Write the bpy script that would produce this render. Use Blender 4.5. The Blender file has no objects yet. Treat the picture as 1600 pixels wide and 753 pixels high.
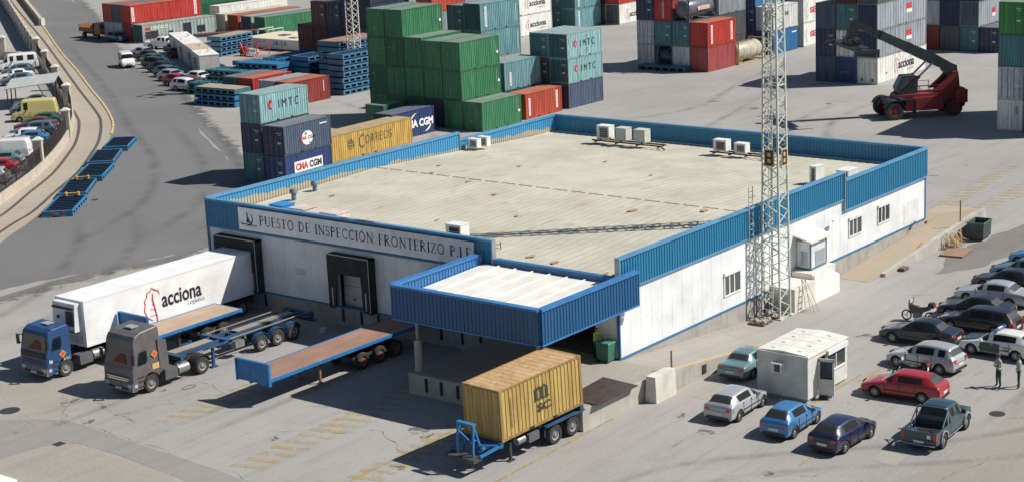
import bpy, bmesh, math, random
from mathutils import Vector, Matrix
random.seed(7)
R = math.radians
sin, cos, pi = math.sin, math.cos, math.pi
SC = bpy.context.scene
COL = SC.collection

# ---------------------------------------------------------------- camera
cam = bpy.data.objects.new('camera', bpy.data.cameras.new('camera'))
COL.objects.link(cam)
cam.data.sensor_width = 36.0
cam.data.lens = 62.01
cam.data.shift_x = -0.01966
cam.data.shift_y = -0.02408
cam.data.clip_start = 0.5
cam.data.clip_end = 3000
cam.matrix_world = (Matrix.Translation((-74.80, -53.234, 30.568)) @ Matrix.Rotation(R(38.227 - 90), 4, 'Z')
                    @ Matrix.Rotation(R(90 - 13.0), 4, 'X') @ Matrix.Rotation(R(-2.386), 4, 'Z'))
SC.camera = cam
# ---------------------------------------------------------------- sky and sun
SUN_AZ, SUN_EL = -52.5, 46.5          # direction towards the sun, world degrees
W = bpy.data.worlds.new('World'); SC.world = W; W.use_nodes = True
nt = W.node_tree
bg = nt.nodes['Background']
sky = nt.nodes.new('ShaderNodeTexSky'); sky.sky_type = 'NISHITA'; sky.sun_disc = False
sky.sun_elevation = R(SUN_EL); sky.sun_rotation = R(90 - SUN_AZ)
sky.altitude = 30; sky.dust_density = .4; sky.air_density = 1.0
nt.links.new(sky.outputs[0], bg.inputs[0]); bg.inputs[1].default_value = 0.058
sl = bpy.data.lights.new('sun', 'SUN'); sl.energy = 5.0; sl.angle = R(0.5); sl.color = (1.0, 0.955, 0.88)
so = bpy.data.objects.new('sun', sl); COL.objects.link(so)
sd = Vector((cos(R(SUN_AZ)) * cos(R(SUN_EL)), sin(R(SUN_AZ)) * cos(R(SUN_EL)), sin(R(SUN_EL))))
so.rotation_euler = sd.to_track_quat('Z', 'Y').to_euler(); so.location = (0, 0, 80)
SC.view_settings.view_transform = 'Standard'; SC.view_settings.look = 'None'
SC.view_settings.exposure = 0.22; SC.view_settings.gamma = 1.0
SC.view_settings.use_curve_mapping = False
SC.cycles.max_bounces = 5; SC.cycles.diffuse_bounces = 3; SC.cycles.glossy_bounces = 3
SC.cycles.transparent_max_bounces = 8

# ---------------------------------------------------------------- materials
def s2l(c):
    return tuple((x / 12.92 if x <= 0.04045 else ((x + 0.055) / 1.055) ** 2.4) for x in c)
MATS = {}
def nodes(name):
    m = bpy.data.materials.new(name); m.use_nodes = True
    n = m.node_tree.nodes; l = m.node_tree.links; b = n['Principled BSDF']
    return m, n, l, b
def mixc(n, l, a, b, fac, mode='MIX'):
    x = n.new('ShaderNodeMix'); x.data_type = 'RGBA'; x.blend_type = mode
    if isinstance(fac, float): x.inputs[0].default_value = fac
    else: l.new(fac, x.inputs[0])
    for s, v in ((6, a), (7, b)):
        if isinstance(v, tuple): x.inputs[s].default_value = (*v[:3], 1)
        else: l.new(v, x.inputs[s])
    return x.outputs[2]
def noise(n, l, vec, scale, detail=4, rough=.6, lo=.4, hi=.6, dim3=(1, 1, 1)):
    mp = n.new('ShaderNodeMapping'); mp.inputs['Scale'].default_value = dim3; l.new(vec, mp.inputs[0])
    t = n.new('ShaderNodeTexNoise'); t.inputs['Scale'].default_value = scale
    t.inputs['Detail'].default_value = detail; t.inputs['Roughness'].default_value = rough
    l.new(mp.outputs[0], t.inputs['Vector'])
    r = n.new('ShaderNodeMapRange'); r.inputs[1].default_value = lo; r.inputs[2].default_value = hi
    l.new(t.outputs[0], r.inputs[0])
    return r.outputs[0]
def coords(n, l, rnd=True):
    tc = n.new('ShaderNodeTexCoord')
    if not rnd: return tc.outputs['Object']
    oi = n.new('ShaderNodeObjectInfo'); mu = n.new('ShaderNodeMath'); mu.operation = 'MULTIPLY'; mu.inputs[1].default_value = 87.0
    l.new(oi.outputs['Random'], mu.inputs[0])
    ad = n.new('ShaderNodeVectorMath'); ad.operation = 'ADD'; l.new(tc.outputs['Object'], ad.inputs[0]); l.new(mu.outputs[0], ad.inputs[1])
    return ad.outputs[0]
def plain(name, c, rough=.6, metal=0.0, spec=.5):
    if name in MATS: return MATS[name]
    m, n, l, b = nodes(name); b.inputs['Base Color'].default_value = (*c, 1)
    b.inputs['Roughness'].default_value = rough; b.inputs['Metallic'].default_value = metal
    b.inputs['Specular IOR Level'].default_value = spec
    MATS[name] = m; return m
def worn(name, c, rough=.55, dirt=.35, dirtc=(.10, .085, .065), rust=.0, rustc=(.16, .06, .025), metal=0.0, sc=1.0, streak=True, bump=0.0, hue=.12, vs=0.0):
    """paint or plaster with patchy fading, vertical run-off streaks and rust spots"""
    if name in MATS: return MATS[name]
    m, n, l, b = nodes(name); v = coords(n, l)
    fade = tuple(min(1, x * 1.25 + .02) for x in c); dk = tuple(x * (1 - hue * 2) for x in c)
    f1 = noise(n, l, v, 1.1 * sc, 4, .6, .3, .7)
    col = mixc(n, l, dk, fade, f1)
    col = mixc(n, l, col, c, .45)
    if vs:
        oi = n.new('ShaderNodeObjectInfo'); r0 = n.new('ShaderNodeMapRange'); r0.inputs[3].default_value = 0.0; r0.inputs[4].default_value = 1.0; l.new(oi.outputs['Random'], r0.inputs[0])
        col = mixc(n, l, mixc(n, l, col, tuple(x * .70 for x in c), .8), mixc(n, l, col, tuple(min(1, x * 1.22 + .012) for x in c), .8), r0.outputs[0])
        f0 = noise(n, l, v, 3.4, 3, .6, .35, .65, (1.6, 1.6, .10)); col = mixc(n, l, mixc(n, l, col, tuple(x * .62 for x in c), vs), mixc(n, l, col, tuple(min(1, x * 1.35 + .018) for x in c), vs), f0)
    if dirt:
        f2 = noise(n, l, v, 2.2 * sc, 6, .7, .5, .78, (2.2, 2.2, .35) if streak else (1, 1, 1))
        mm = n.new('ShaderNodeMath'); mm.operation = 'MULTIPLY'; mm.inputs[1].default_value = dirt; l.new(f2, mm.inputs[0])
        col = mixc(n, l, col, dirtc, mm.outputs[0])
    if rust:
        f3 = noise(n, l, v, 5.0 * sc, 8, .75, .60 - rust * .12, .68, (1.3, 1.3, .6))
        mm = n.new('ShaderNodeMath'); mm.operation = 'MULTIPLY'; mm.inputs[1].default_value = min(1, .5 + rust); l.new(f3, mm.inputs[0])
        col = mixc(n, l, col, rustc, mm.outputs[0])
    l.new(col, b.inputs['Base Color'])
    b.inputs['Roughness'].default_value = rough; b.inputs['Metallic'].default_value = metal
    if bump:
        bp = n.new('ShaderNodeBump'); bp.inputs['Strength'].default_value = bump; bp.inputs['Distance'].default_value = .02
        f4 = noise(n, l, v, 14 * sc, 5, .6, .2, .8); l.new(f4, bp.inputs['Height']); l.new(bp.outputs[0], b.inputs['Normal'])
    MATS[name] = m; return m
def glassy(name, c=(.015, .02, .024), rough=.05):
    if name in MATS: return MATS[name]
    m, n, l, b = nodes(name); b.inputs['Base Color'].default_value = (*c, 1); b.inputs['Roughness'].default_value = rough
    b.inputs['Specular IOR Level'].default_value = .8; b.inputs['Coat Weight'].default_value = .3; b.inputs['Coat Roughness'].default_value = .03
    MATS[name] = m; return m
def carpaint(name, c, metal=.0):
    if name in MATS: return MATS[name]
    m, n, l, b = nodes(name); v = coords(n, l)
    f = noise(n, l, v, 1.6, 5, .6, .35, .75)
    mm = n.new('ShaderNodeMath'); mm.operation = 'MULTIPLY'; mm.inputs[1].default_value = .22; l.new(f, mm.inputs[0])
    col = mixc(n, l, c, tuple(.75 * x + .035 for x in c), mm.outputs[0]); l.new(col, b.inputs['Base Color'])
    b.inputs['Roughness'].default_value = .34; b.inputs['Metallic'].default_value = metal
    b.inputs['Coat Weight'].default_value = .7; b.inputs['Coat Roughness'].default_value = .09
    MATS[name] = m; return m
def ground_mat(name, c1, c2, dark, dscale=.12, fine=.5, cracks=.5, spots=.5, joints=None):
    """asphalt / concrete: broad tone shifts, oily stains, fine grit, hairline cracks"""
    m, n, l, b = nodes(name); v = coords(n, l, False)
    col = mixc(n, l, c1, c2, noise(n, l, v, dscale, 6, .62, .38, .64))
    f = noise(n, l, v, dscale * 4.3, 8, .7, .56, .78); mm = n.new('ShaderNodeMath'); mm.operation = 'MULTIPLY'; mm.inputs[1].default_value = spots; l.new(f, mm.inputs[0])
    col = mixc(n, l, col, dark, mm.outputs[0])
    f = noise(n, l, v, .55, 6, .75, .60, .72, (1, 3.4, 1)); mm = n.new('ShaderNodeMath'); mm.operation = 'MULTIPLY'; mm.inputs[1].default_value = spots * .45; l.new(f, mm.inputs[0])
    col = mixc(n, l, col, dark, mm.outputs[0])
    tk = noise(n, l, v, .9, 5, .7, .50, .66, (.10, 1.5, 1)); mm = n.new('ShaderNodeMath'); mm.operation = 'MULTIPLY'; mm.inputs[1].default_value = spots * .55; l.new(tk, mm.inputs[0])
    col = mixc(n, l, col, tuple(x * .8 for x in dark), mm.outputs[0])
    lt = noise(n, l, v, 1.7, 8, .8, .56, .72); mm = n.new('ShaderNodeMath'); mm.operation = 'MULTIPLY'; mm.inputs[1].default_value = .45; l.new(lt, mm.inputs[0])
    col = mixc(n, l, col, tuple(min(1, x * 1.22) for x in c2), mm.outputs[0])
    bl_ = noise(n, l, v, 3.1, 7, .8, .66, .74); mm = n.new('ShaderNodeMath'); mm.operation = 'MULTIPLY'; mm.inputs[1].default_value = spots; l.new(bl_, mm.inputs[0])
    col = mixc(n, l, col, dark, mm.outputs[0])
    g = noise(n, l, v, 9.0, 8, .85, .25, .75)
    col = mixc(n, l, col, mixc(n, l, tuple(x * (1 - fine * 1.6) for x in c1), tuple(min(1, x * (1 + fine * 1.3)) for x in c2), g), .5)
    g2 = noise(n, l, v, 42.0, 3, .8, .62, .70)
    mm = n.new('ShaderNodeMath'); mm.operation = 'MULTIPLY'; mm.inputs[1].default_value = .30 * fine * 2; l.new(g2, mm.inputs[0])
    col = mixc(n, l, col, dark, mm.outputs[0])
    if cracks:
        ns = n.new('ShaderNodeTexNoise'); ns.inputs['Scale'].default_value = .7; ns.inputs['Detail'].default_value = 6; l.new(v, ns.inputs['Vector'])
        ad = n.new('ShaderNodeVectorMath'); ad.operation = 'MULTIPLY_ADD'; ad.inputs[1].default_value = (2.2, 2.2, 2.2); l.new(ns.outputs['Color'], ad.inputs[0]); l.new(v, ad.inputs[2])
        vo = n.new('ShaderNodeTexVoronoi'); vo.feature = 'DISTANCE_TO_EDGE'; vo.inputs['Scale'].default_value = .17; l.new(ad.outputs[0], vo.inputs['Vector'])
        r = n.new('ShaderNodeMapRange'); r.inputs[1].default_value = .0; r.inputs[2].default_value = .006; r.inputs[3].default_value = cracks; r.inputs[4].default_value = 0; l.new(vo.outputs['Distance'], r.inputs[0])
        k = noise(n, l, v, .35, 3, .5, .45, .6); mm = n.new('ShaderNodeMath'); mm.operation = 'MULTIPLY'; l.new(r.outputs[0], mm.inputs[0]); l.new(k, mm.inputs[1])
        col = mixc(n, l, col, tuple(x * .45 for x in dark), mm.outputs[0])
    l.new(col, b.inputs['Base Color']); b.inputs['Roughness'].default_value = .88; b.inputs['Specular IOR Level'].default_value = .3
    bp = n.new('ShaderNodeBump'); bp.inputs['Strength'].default_value = .35; bp.inputs['Distance'].default_value = .02
    l.new(g, bp.inputs['Height']); l.new(bp.outputs[0], b.inputs['Normal'])
    MATS[name] = m; return m
def worn_marking(name, c, cover=.5, rough=.7):
    m, n, l, b = nodes(name); v = coords(n, l, False)
    b.inputs['Base Color'].default_value = (*c, 1); b.inputs['Roughness'].default_value = rough
    tr = n.new('ShaderNodeBsdfTransparent'); mx = n.new('ShaderNodeMixShader')
    f = noise(n, l, v, 1.6, 9, .8, .52 - cover * .22, .60 - cover * .12)
    g = noise(n, l, v, .35, 3, .5, .30, .55)
    mm = n.new('ShaderNodeMath'); mm.operation = 'MULTIPLY'; l.new(f, mm.inputs[0]); l.new(g, mm.inputs[1])
    m2 = n.new('ShaderNodeMath'); m2.operation = 'MULTIPLY'; m2.inputs[1].default_value = .85; l.new(mm.outputs[0], m2.inputs[0])
    l.new(m2.outputs[0], mx.inputs[0]); l.new(tr.outputs[0], mx.inputs[1]); l.new(b.outputs[0], mx.inputs[2])
    l.new(mx.outputs[0], n['Material Output'].inputs[0]); MATS[name] = m; return m

# ---------------------------------------------------------------- mesh builder
class MB:
    def __init__(s): s.v = []; s.f = []; s.m = []
    def face(s, pts, m=0):
        k = len(s.v); s.v += [tuple(p) for p in pts]; s.f.append(tuple(range(k, k + len(pts)))); s.m.append(m)
    def box(s, x0, x1, y0, y1, z0, z1, m=0, top=None):
        a = [(x0, y0, z0), (x1, y0, z0), (x1, y1, z0), (x0, y1, z0)]
        t = top or (x0, x1, y0, y1)
        b = [(t[0], t[2], z1), (t[1], t[2], z1), (t[1], t[3], z1), (t[0], t[3], z1)]
        s.hexa(a + b, m); return s
    def hexa(s, p, m=0):
        k = len(s.v); s.v += [tuple(q) for q in p]
        for f in ((0, 3, 2, 1), (4, 5, 6, 7), (0, 1, 5, 4), (1, 2, 6, 5), (2, 3, 7, 6), (3, 0, 4, 7)):
            s.f.append(tuple(k + i for i in f)); s.m.append(m)
    def bar(s, p, q, w=.05, h=None, m=0, up=(0, 0, 1)):
        p, q = Vector(p), Vector(q); h = h or w; d = (q - p)
        if d.length < 1e-6: return s
        d.normalize(); u = Vector(up)
        if abs(d.dot(u)) > .98: u = Vector((1, 0, 0))
        a = d.cross(u).normalized() * w / 2; b = a.cross(d).normalized() * h / 2
        s.hexa([p - a - b, p + a - b, q + a - b, q - a - b, p - a + b, p + a + b, q + a + b, q - a + b], m); return s
    def tube(s, pts, r, n=8, m=0, r2=None, caps=True):
        pts = [Vector(p) for p in pts]; k0 = len(s.v); N = len(pts)
        for i, p in enumerate(pts):
            d = (pts[min(i + 1, N - 1)] - pts[max(i - 1, 0)]).normalized()
            u = Vector((0, 0, 1)) if abs(d.z) < .95 else Vector((1, 0, 0))
            a = d.cross(u).normalized(); b = a.cross(d)
            rr = r if r2 is None else r + (r2 - r) * i / max(1, N - 1)
            if isinstance(r, (list, tuple)): rr = r[i]
            for j in range(n):
                t = 2 * pi * j / n; s.v.append(tuple(p + (a * cos(t) + b * sin(t)) * rr))
        for i in range(N - 1):
            for j in range(n):
                a0 = k0 + i * n + j; a1 = k0 + i * n + (j + 1) % n
                s.f.append((a0, a1, a1 + n, a0 + n)); s.m.append(m)
        if caps:
            s.f.append(tuple(k0 + j for j in range(n))[::-1]); s.m.append(m)
            s.f.append(tuple(k0 + (N - 1) * n + j for j in range(n))); s.m.append(m)
        return s
    def prism(s, poly, a, b, axis='z', m=0, capm=None):
        """poly: 2-D outline, extruded from a to b along an axis"""
        def P(u, w, t):
            return {'z': (u, w, t), 'y': (u, t, w), 'x': (t, u, w)}[axis]
        k = len(s.v); n = len(poly); cm = m if capm is None else capm
        s.v += [P(u, w, a) for u, w in poly] + [P(u, w, b) for u, w in poly]
        s.f.append(tuple(range(k, k + n))[::-1]); s.m.append(cm); s.f.append(tuple(range(k + n, k + 2 * n))); s.m.append(cm)
        for i in range(n):
            j = (i + 1) % n; s.f.append((k + i, k + j, k + n + j, k + n + i)); s.m.append(m)
        return s
    def disc(s, c, r, axis='y', n=16, m=0, r0=0):
        c = Vector(c); ax = {'x': ((0, 1, 0), (0, 0, 1)), 'y': ((1, 0, 0), (0, 0, 1)), 'z': ((1, 0, 0), (0, 1, 0))}[axis]
        a, b = Vector(ax[0]), Vector(ax[1])
        s.face([c + (a * cos(2 * pi * i / n) + b * sin(2 * pi * i / n)) * r for i in range(n)], m); return s
    def corr(s, p, d, L, z0, z1, nrm, pitch=.28, depth=.036, m=0, flip=False):
        """trapezoidal corrugated sheet, ribs vertical; p = (x, y), d and nrm are unit 2-D vectors"""
        n = max(2, round(L / pitch)); q = L / n; k = len(s.v); prof = []
        for i in range(n):
            for t, h in ((0, 0), (.30, 0), (.42, -1), (.88, -1)):
                prof.append(((i + t) * q, h * depth))
        prof.append((L, 0))
        for t, h in prof:
            x = p[0] + d[0] * t + nrm[0] * h; y = p[1] + d[1] * t + nrm[1] * h
            s.v.append((x, y, z0)); s.v.append((x, y, z1))
        for i in range(len(prof) - 1):
            a = k + 2 * i; s.f.append((a, a + 2, a + 3, a + 1) if not flip else (a, a + 1, a + 3, a + 2)); s.m.append(m)
        return s
    def add(s, o, mat=None, mo=0):
        k = len(s.v); M = mat or Matrix.Identity(4)
        s.v += [tuple(M @ Vector(p)) for p in o.v]; s.f += [tuple(i + k for i in f) for f in o.f]; s.m += [x + mo for x in o.m]; return s
    def mesh(s, name, mats, smooth=False, bevel=0):
        me = bpy.data.meshes.new(name); me.from_pydata(s.v, [], s.f)
        for m in (mats if isinstance(mats, (list, tuple)) else [mats]): me.materials.append(m)
        me.polygons.foreach_set('material_index', s.m)
        if smooth:
            me.polygons.foreach_set('use_smooth', [True] * len(s.f))
        bm = bmesh.new(); bm.from_mesh(me)
        bmesh.ops.remove_doubles(bm, verts=bm.verts, dist=.0004)
        bmesh.ops.recalc_face_normals(bm, faces=bm.faces)
        if smooth:
            for e in bm.edges:
                if len(e.link_faces) == 2 and e.calc_face_angle(0) > R(38): e.smooth = False
        bm.to_mesh(me); bm.free(); me.update(); return me
    def pieces(s):
        par = list(range(len(s.v)))
        def fd(a):
            while par[a] != a: par[a] = par[par[a]]; a = par[a]
            return a
        for f in s.f:
            for i in f[1:]: par[fd(i)] = fd(f[0])
        g = {}
        for f, m in zip(s.f, s.m): g.setdefault(fd(f[0]), []).append((f, m))
        out = []
        for fs in g.values():
            q = MB()
            for f, m in fs: q.face([s.v[i] for i in f], m)
            out.append(q)
        return out
    def build_each(s, name, mats, parent=None, **k):
        return [q.build(name, mats, parent, **k) for q in s.pieces()]
    def build(s, name, mats, parent=None, smooth=False, loc=None, rz=0, label=None):
        o = bpy.data.objects.new(name, s.mesh(name, mats, smooth)); COL.objects.link(o)
        if parent is not None: o.parent = parent
        if loc: o.location = loc
        if rz: o.rotation_euler.z = rz
        if label: o['label'] = label
        return o
def tag(o, label=None, cat=None, group=None, kind=None):
    for k, v in (('label', label), ('category', cat), ('group', group), ('kind', kind)):
        if v: o[k] = v
    return o
def thing(name, label, cat, loc=(0, 0, 0), rz=0, group=None):
    o = bpy.data.objects.new(name, None); COL.objects.link(o); o.empty_display_size = .3
    o.location = loc; o.rotation_euler = (0, 0, rz); return tag(o, label, cat, group)
def kids(o): return [c for c in COL.objects if c.parent == o]
def copy_tree(o, parent=None, children=None):
    c = o.copy(); COL.objects.link(c)
    if parent is not None: c.parent = parent
    for ch in (kids(o) if children is None else children): copy_tree(ch, c)
    return c
def struct(name, mb, mats, **k):
    return tag(mb.build(name, mats, **k), kind='structure')
def text_mesh(txt, size=1.0, extrude=0.0, bold=0.0, space=1.0):
    cu = bpy.data.curves.new('lettering', 'FONT'); cu.body = txt; cu.size = size; cu.offset = bold; cu.space_character = space
    cu.resolution_u = 3
    ob = bpy.data.objects.new('lettering', cu); COL.objects.link(ob)
    bpy.context.view_layer.update()
    me = bpy.data.meshes.new_from_object(ob.evaluated_get(bpy.context.evaluated_depsgraph_get()))
    bpy.data.objects.remove(ob); bpy.data.curves.remove(cu); me.materials.clear(); return me
def lettering(txt, width, height, origin, right, up, mat, parent, name='lettering', bold=0.0, label=None, space=1.0):
    """flat painted letters fitted to width x height; origin = lower-left corner"""
    me = text_mesh(txt, 1.0, bold=bold, space=space)
    xs = [v.co.x for v in me.vertices]; ys = [v.co.y for v in me.vertices]
    x0, x1, y0, y1 = min(xs), max(xs), min(ys), max(ys)
    o, r, u = Vector(origin), Vector(right).normalized(), Vector(up).normalized()
    for v in me.vertices:
        v.co = o + r * ((v.co.x - x0) / (x1 - x0) * width) + u * ((v.co.y - y0) / (y1 - y0) * height)
    me.materials.append(mat); me.update(); me.name = name
    ob = bpy.data.objects.new(name, me); COL.objects.link(ob)
    if parent is not None: ob.parent = parent
    if label: ob['label'] = label
    return ob
# ================================================================ ground
M_yard = ground_mat('yard_asphalt', (.265, .256, .242), (.36, .347, .326), (.14, .133, .125), .07, .30, .28, .6)
M_road = ground_mat('road_asphalt', (.138, .137, .138), (.178, .176, .174), (.10, .099, .099), .06, .18, .15, .18)
M_track = ground_mat('track_concrete', (.33, .285, .23), (.40, .35, .285), (.19, .165, .13), .12, .24, .2, .5)
M_lot = ground_mat('lot_asphalt', (.33, .32, .30), (.38, .365, .34), (.20, .19, .18), .12, .2, 0, .25)
M_conc = worn('weathered_concrete', (.40, .375, .33), .9, .45, (.17, .155, .135), 0, sc=.8, bump=.3)
M_concd = worn('grey_concrete', (.34, .325, .295), .9, .6, (.13, .12, .11), 0, sc=.8, bump=.3)
M_slab = ground_mat('slab_concrete', (.30, .275, .24), (.36, .335, .295), (.15, .135, .12), .2, .2, .3, .5)
M_ramp = ground_mat('ramp_concrete', (.34, .28, .205), (.39, .33, .25), (.20, .165, .13), .2, .16, .2, .3)
M_grav = ground_mat('gravelly_asphalt', (.29, .265, .23), (.34, .315, .275), (.16, .145, .125), .3, .5, 0, .5)
M_patch = ground_mat('patched_asphalt', (.235, .227, .213), (.285, .275, .258), (.12, .115, .11), .15, .2, .5, .5)
M_oil = ground_mat('oily_asphalt', (.16, .152, .14), (.21, .20, .185), (.08, .078, .075), .3, .3, 0, .6)
M_yel = worn_marking('worn_yellow_paint', (.46, .35, .13), .33)
M_yel2 = worn_marking('faint_yellow_paint', (.52, .36, .10), .40)
M_whl = worn_marking('worn_white_paint', (.6, .58, .53), .30)
M_ylsolid = worn('yellow_line_paint', (.60, .42, .13), .8, .35, (.30, .27, .22), 0, streak=False)

g = MB(); g.box(-140, 620, -260, 700, -1.0, 0.0); struct('ground', g, M_yard)
def sheet(name, pts, z, mat, kind='structure'):
    m = MB(); m.prism([tuple(p) for p in pts], z - .003, z, 'z'); o = m.build(name, mat); o['kind'] = kind; return o
def smooth_poly(pts, k=4, amp=0.0, seed=1):
    rr = random.Random(seed); out = []
    n = len(pts)
    for i in range(n - 1):
        p0, p1, p2, p3 = (Vector(pts[max(0, i - 1)]), Vector(pts[i]), Vector(pts[i + 1]), Vector(pts[min(n - 1, i + 2)]))
        for j in range(k):
            t = j / k; q = .5 * ((2 * p1) + (-p0 + p2) * t + (2 * p0 - 5 * p1 + 4 * p2 - p3) * t * t + (-p0 + 3 * p1 - 3 * p2 + p3) * t ** 3)
            out.append((q.x + rr.uniform(-amp, amp), q.y + rr.uniform(-amp, amp)))
    out.append(tuple(pts[-1])); return out
kerbline = smooth_poly([(-14, 46.5), (2.85, 59.6), (9.1, 64.0), (17, 70.6), (25, 77.2), (32.5, 84), (38, 89.6), (41.7, 93.8), (45.0, 98.2), (50.5, 106.3), (57.9, 117.9), (68.2, 133.8), (78.1, 149.6), (99.1, 181.6), (125.1, 221.9), (190, 322)], 4)
rail_r = smooth_poly([(-16, 47.5), (5.1, 62.7), (11.0, 66.5), (17.4, 71.7), (23.4, 76.5), (29.7, 82.5), (35.2, 88.1), (41.6, 95.7), (46.1, 101.9), (56.5, 118.2), (64.9, 131.2), (77.1, 150.1), (89.2, 169.0), (124.3, 224.6), (188, 323)], 5)
def offset(line, d):
    out = []
    for i, p in enumerate(line):
        a, b = Vector(line[max(0, i - 1)]), Vector(line[min(len(line) - 1, i + 1)]); t = (b - a).normalized()
        out.append((p[0] - t.y * d, p[1] + t.x * d))
    return out
rail_l = offset(rail_r, 2.25)
wall_line = smooth_poly([(-12, 55), (3.5, 65.3), (11.8, 71.9), (18.7, 77.2), (24.5, 82.2), (30.1, 87.6), (35.8, 93.6), (41.6, 100.4), (46.5, 107.3), (55.4, 120.9), (64.1, 134.4), (72.3, 147.2), (82.6, 163.2), (92.3, 178.1), (114.3, 211.9), (180, 313)], 4)
road_r = smooth_poly([(190, 305), (150, 245), (113.3, 188.4), (92, 157), (72.1, 129.4), (67.5, 119), (64.9, 112.5), (58, 101), (47.3, 87.9), (36.1, 71.3), (28.7, 60.3), (20, 53.6), (16.6, 51.8), (12.9, 47.4), (8.3, 44.7), (4.5, 45.2), (0, 46.4), (-5.2, 47.6), (-14, 46)], 5, .22)
M_edge = M_road.copy(); M_edge.name = 'road_asphalt_edge'
def fade_edge(line, width, z, mat, name='road_edge'):
    """ragged dusty edge: the surfacing thins out over a few metres"""
    nn, ll = mat.node_tree.nodes, mat.node_tree.links
    if 'fademix' not in nn:
        at = nn.new('ShaderNodeAttribute'); at.attribute_name = 'fade'; tc = nn.new('ShaderNodeTexCoord')
        f = noise(nn, ll, tc.outputs['Object'], .7, 8, .75, .3, .7); ad = nn.new('ShaderNodeMath'); ad.operation = 'ADD'; ll.new(at.outputs['Fac'], ad.inputs[0]); ll.new(f, ad.inputs[1])
        r = nn.new('ShaderNodeMapRange'); r.inputs[1].default_value = .72; r.inputs[2].default_value = 1.28; ll.new(ad.outputs[0], r.inputs[0])
        mx = nn.new('ShaderNodeMixShader'); mx.name = 'fademix'; tr_ = nn.new('ShaderNodeBsdfTransparent'); ll.new(r.outputs[0], mx.inputs[0]); ll.new(tr_.outputs[0], mx.inputs[1]); ll.new(nn['Principled BSDF'].outputs[0], mx.inputs[2]); ll.new(mx.outputs[0], nn['Material Output'].inputs[0])
    a = line; b = offset(line, width); vs_ = [(*p, z) for p in a] + [(*p, z) for p in b]; N = len(a)
    me = bpy.data.meshes.new(name); me.from_pydata(vs_, [], [(i, i + 1, N + i + 1, N + i) for i in range(N - 1)]); me.materials.append(mat)
    at = me.attributes.new('fade', 'FLOAT', 'POINT')
    for i in range(N): at.data[i].value = 1.0; at.data[N + i].value = 0.0
    o = bpy.data.objects.new(name, me); COL.objects.link(o); o['kind'] = 'structure'; return o
sheet('road', list(kerbline) + road_r, .006, M_road)
fade_edge(smooth_poly([road_r[i] for i in range(0, len(road_r), 10)], 6), 2.6, .0062, M_edge)
sheet('track_bed', list(kerbline) + wall_line[::-1], .012, M_track)
sheet('car_lot', wall_line + [(150, 420), (-40, 420), (-60, 100), (-30, 55)], .008, M_lot)
for ln in (rail_r, rail_l):
    w = .16; sheet('rail_groove', offset(ln, -w) + offset(ln, w)[::-1], .017, plain('dark_track_groove', (.10, .078, .058), .85))
    sheet('rail', offset(ln, .02) + offset(ln, .09)[::-1], .022, plain('worn_rail_steel', (.17, .15, .13), .35, .8))
    tag(bpy.context.scene.objects[-1] if False else COL.objects[-1], kind='structure')
# cross joints of the track slab
for i in range(6, len(rail_r) - 12, 5):
    a = offset(rail_r, -1.6)[i]; b = offset(rail_r, 3.9)[i]; m = MB(); m.bar((a[0], a[1], .0135), (b[0], b[1], .0135), .035, .004); 
    if i == 6: jm = MB()
    jm.add(m)
struct('slab_joints', jm, plain('dark_slab_joint', (.20, .17, .135), .9))  # joints drawn as thin strips in a darker concrete tone
# kerb of small yellow and white blocks
kb = MB(); acc = 0; seg = []
for i in range(20, len(kerbline) - 1):
    a, b = Vector(kerbline[i]), Vector(kerbline[i + 1]); L = (b - a).length; n = max(1, int(L / .62))
    if a.y < 89 or a.y > 181: continue
    for j in range(n):
        p = a.lerp(b, (j + .06) / n); q = a.lerp(b, (j + .80) / n); acc += 1
        kb.bar((p.x, p.y, .07), (q.x, q.y, .07), .17 + .03 * (acc % 3), .14, m=(0 if (acc * 7 % 5) > 1 else 1))
struct('kerb', kb, [worn('kerb_yellow', (.62, .44, .12), .8, .4, sc=2, streak=False), worn('kerb_white', (.62, .58, .48), .8, .4, sc=2, streak=False)])
# patches of other surfacing
def blob(pts, seed=3, amp=.12): return smooth_poly(pts + [pts[0]], 4, amp, seed)[:-1]
sheet('asphalt_patch', blob([(-30, 24), (-23.5, 19.2), (-22.5, 18.4), (-22.6, 15), (-23.2, 9.4), (-27, 4), (-40, 6)], 5), .006, M_grav)
sheet('asphalt_patch', blob([(-18.3, 30.5), (-20.5, 26.5), (-21.2, 23.2), (-19.5, 22.3), (-16.8, 23.8), (-12.5, 26.5), (-12.5, 31.5), (-15, 33.5)], 6), .006, M_grav)
sheet('asphalt_patch', [(-22.2, 24.6), (-20.4, 21.6), (-20.8, 15.8), (-21.2, 8.7), (-22.4, 1), (-24.8, 1.5), (-23, 9), (-22.4, 15), (-22.4, 18.2), (-23.6, 19.4), (-27, 19.8), (-30, 23), (-29, 29), (-25, 29.5)], .009, M_patch)
sheet('asphalt_patch', blob([(28.5, -5.4), (31, -4.4), (35, -4.0), (42, -4.6), (50, -6), (50, -9.5), (41, -9.2), (35, -7.5), (31.5, -6.8)], 8, .3), .006, M_oil)
sheet('asphalt_patch', [(-2.3, -12.2), (-1.1, -12.1), (-1.0, -13.6), (-2.2, -13.7)], .006, M_slab)
sheet('asphalt_patch', [(-3.6, -16.9), (-2.2, -16.8), (-2.2, -18.1), (-3.7, -18.2)], .006, M_slab)
sheet('asphalt_patch', [(3.0, -4.4), (4.2, -4.3), (4.2, -5.4), (3.0, -5.5)], .006, M_slab)
sheet('asphalt_patch', [(1.2, -4.5), (2.4, -4.4), (2.4, -5.6), (1.1, -5.7)], .006, M_slab)
sheet('asphalt_patch', [(-.2, -4.4), (1.0, -4.4), (1.0, -5.6), (-.3, -5.6)], .006, M_slab)
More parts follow.
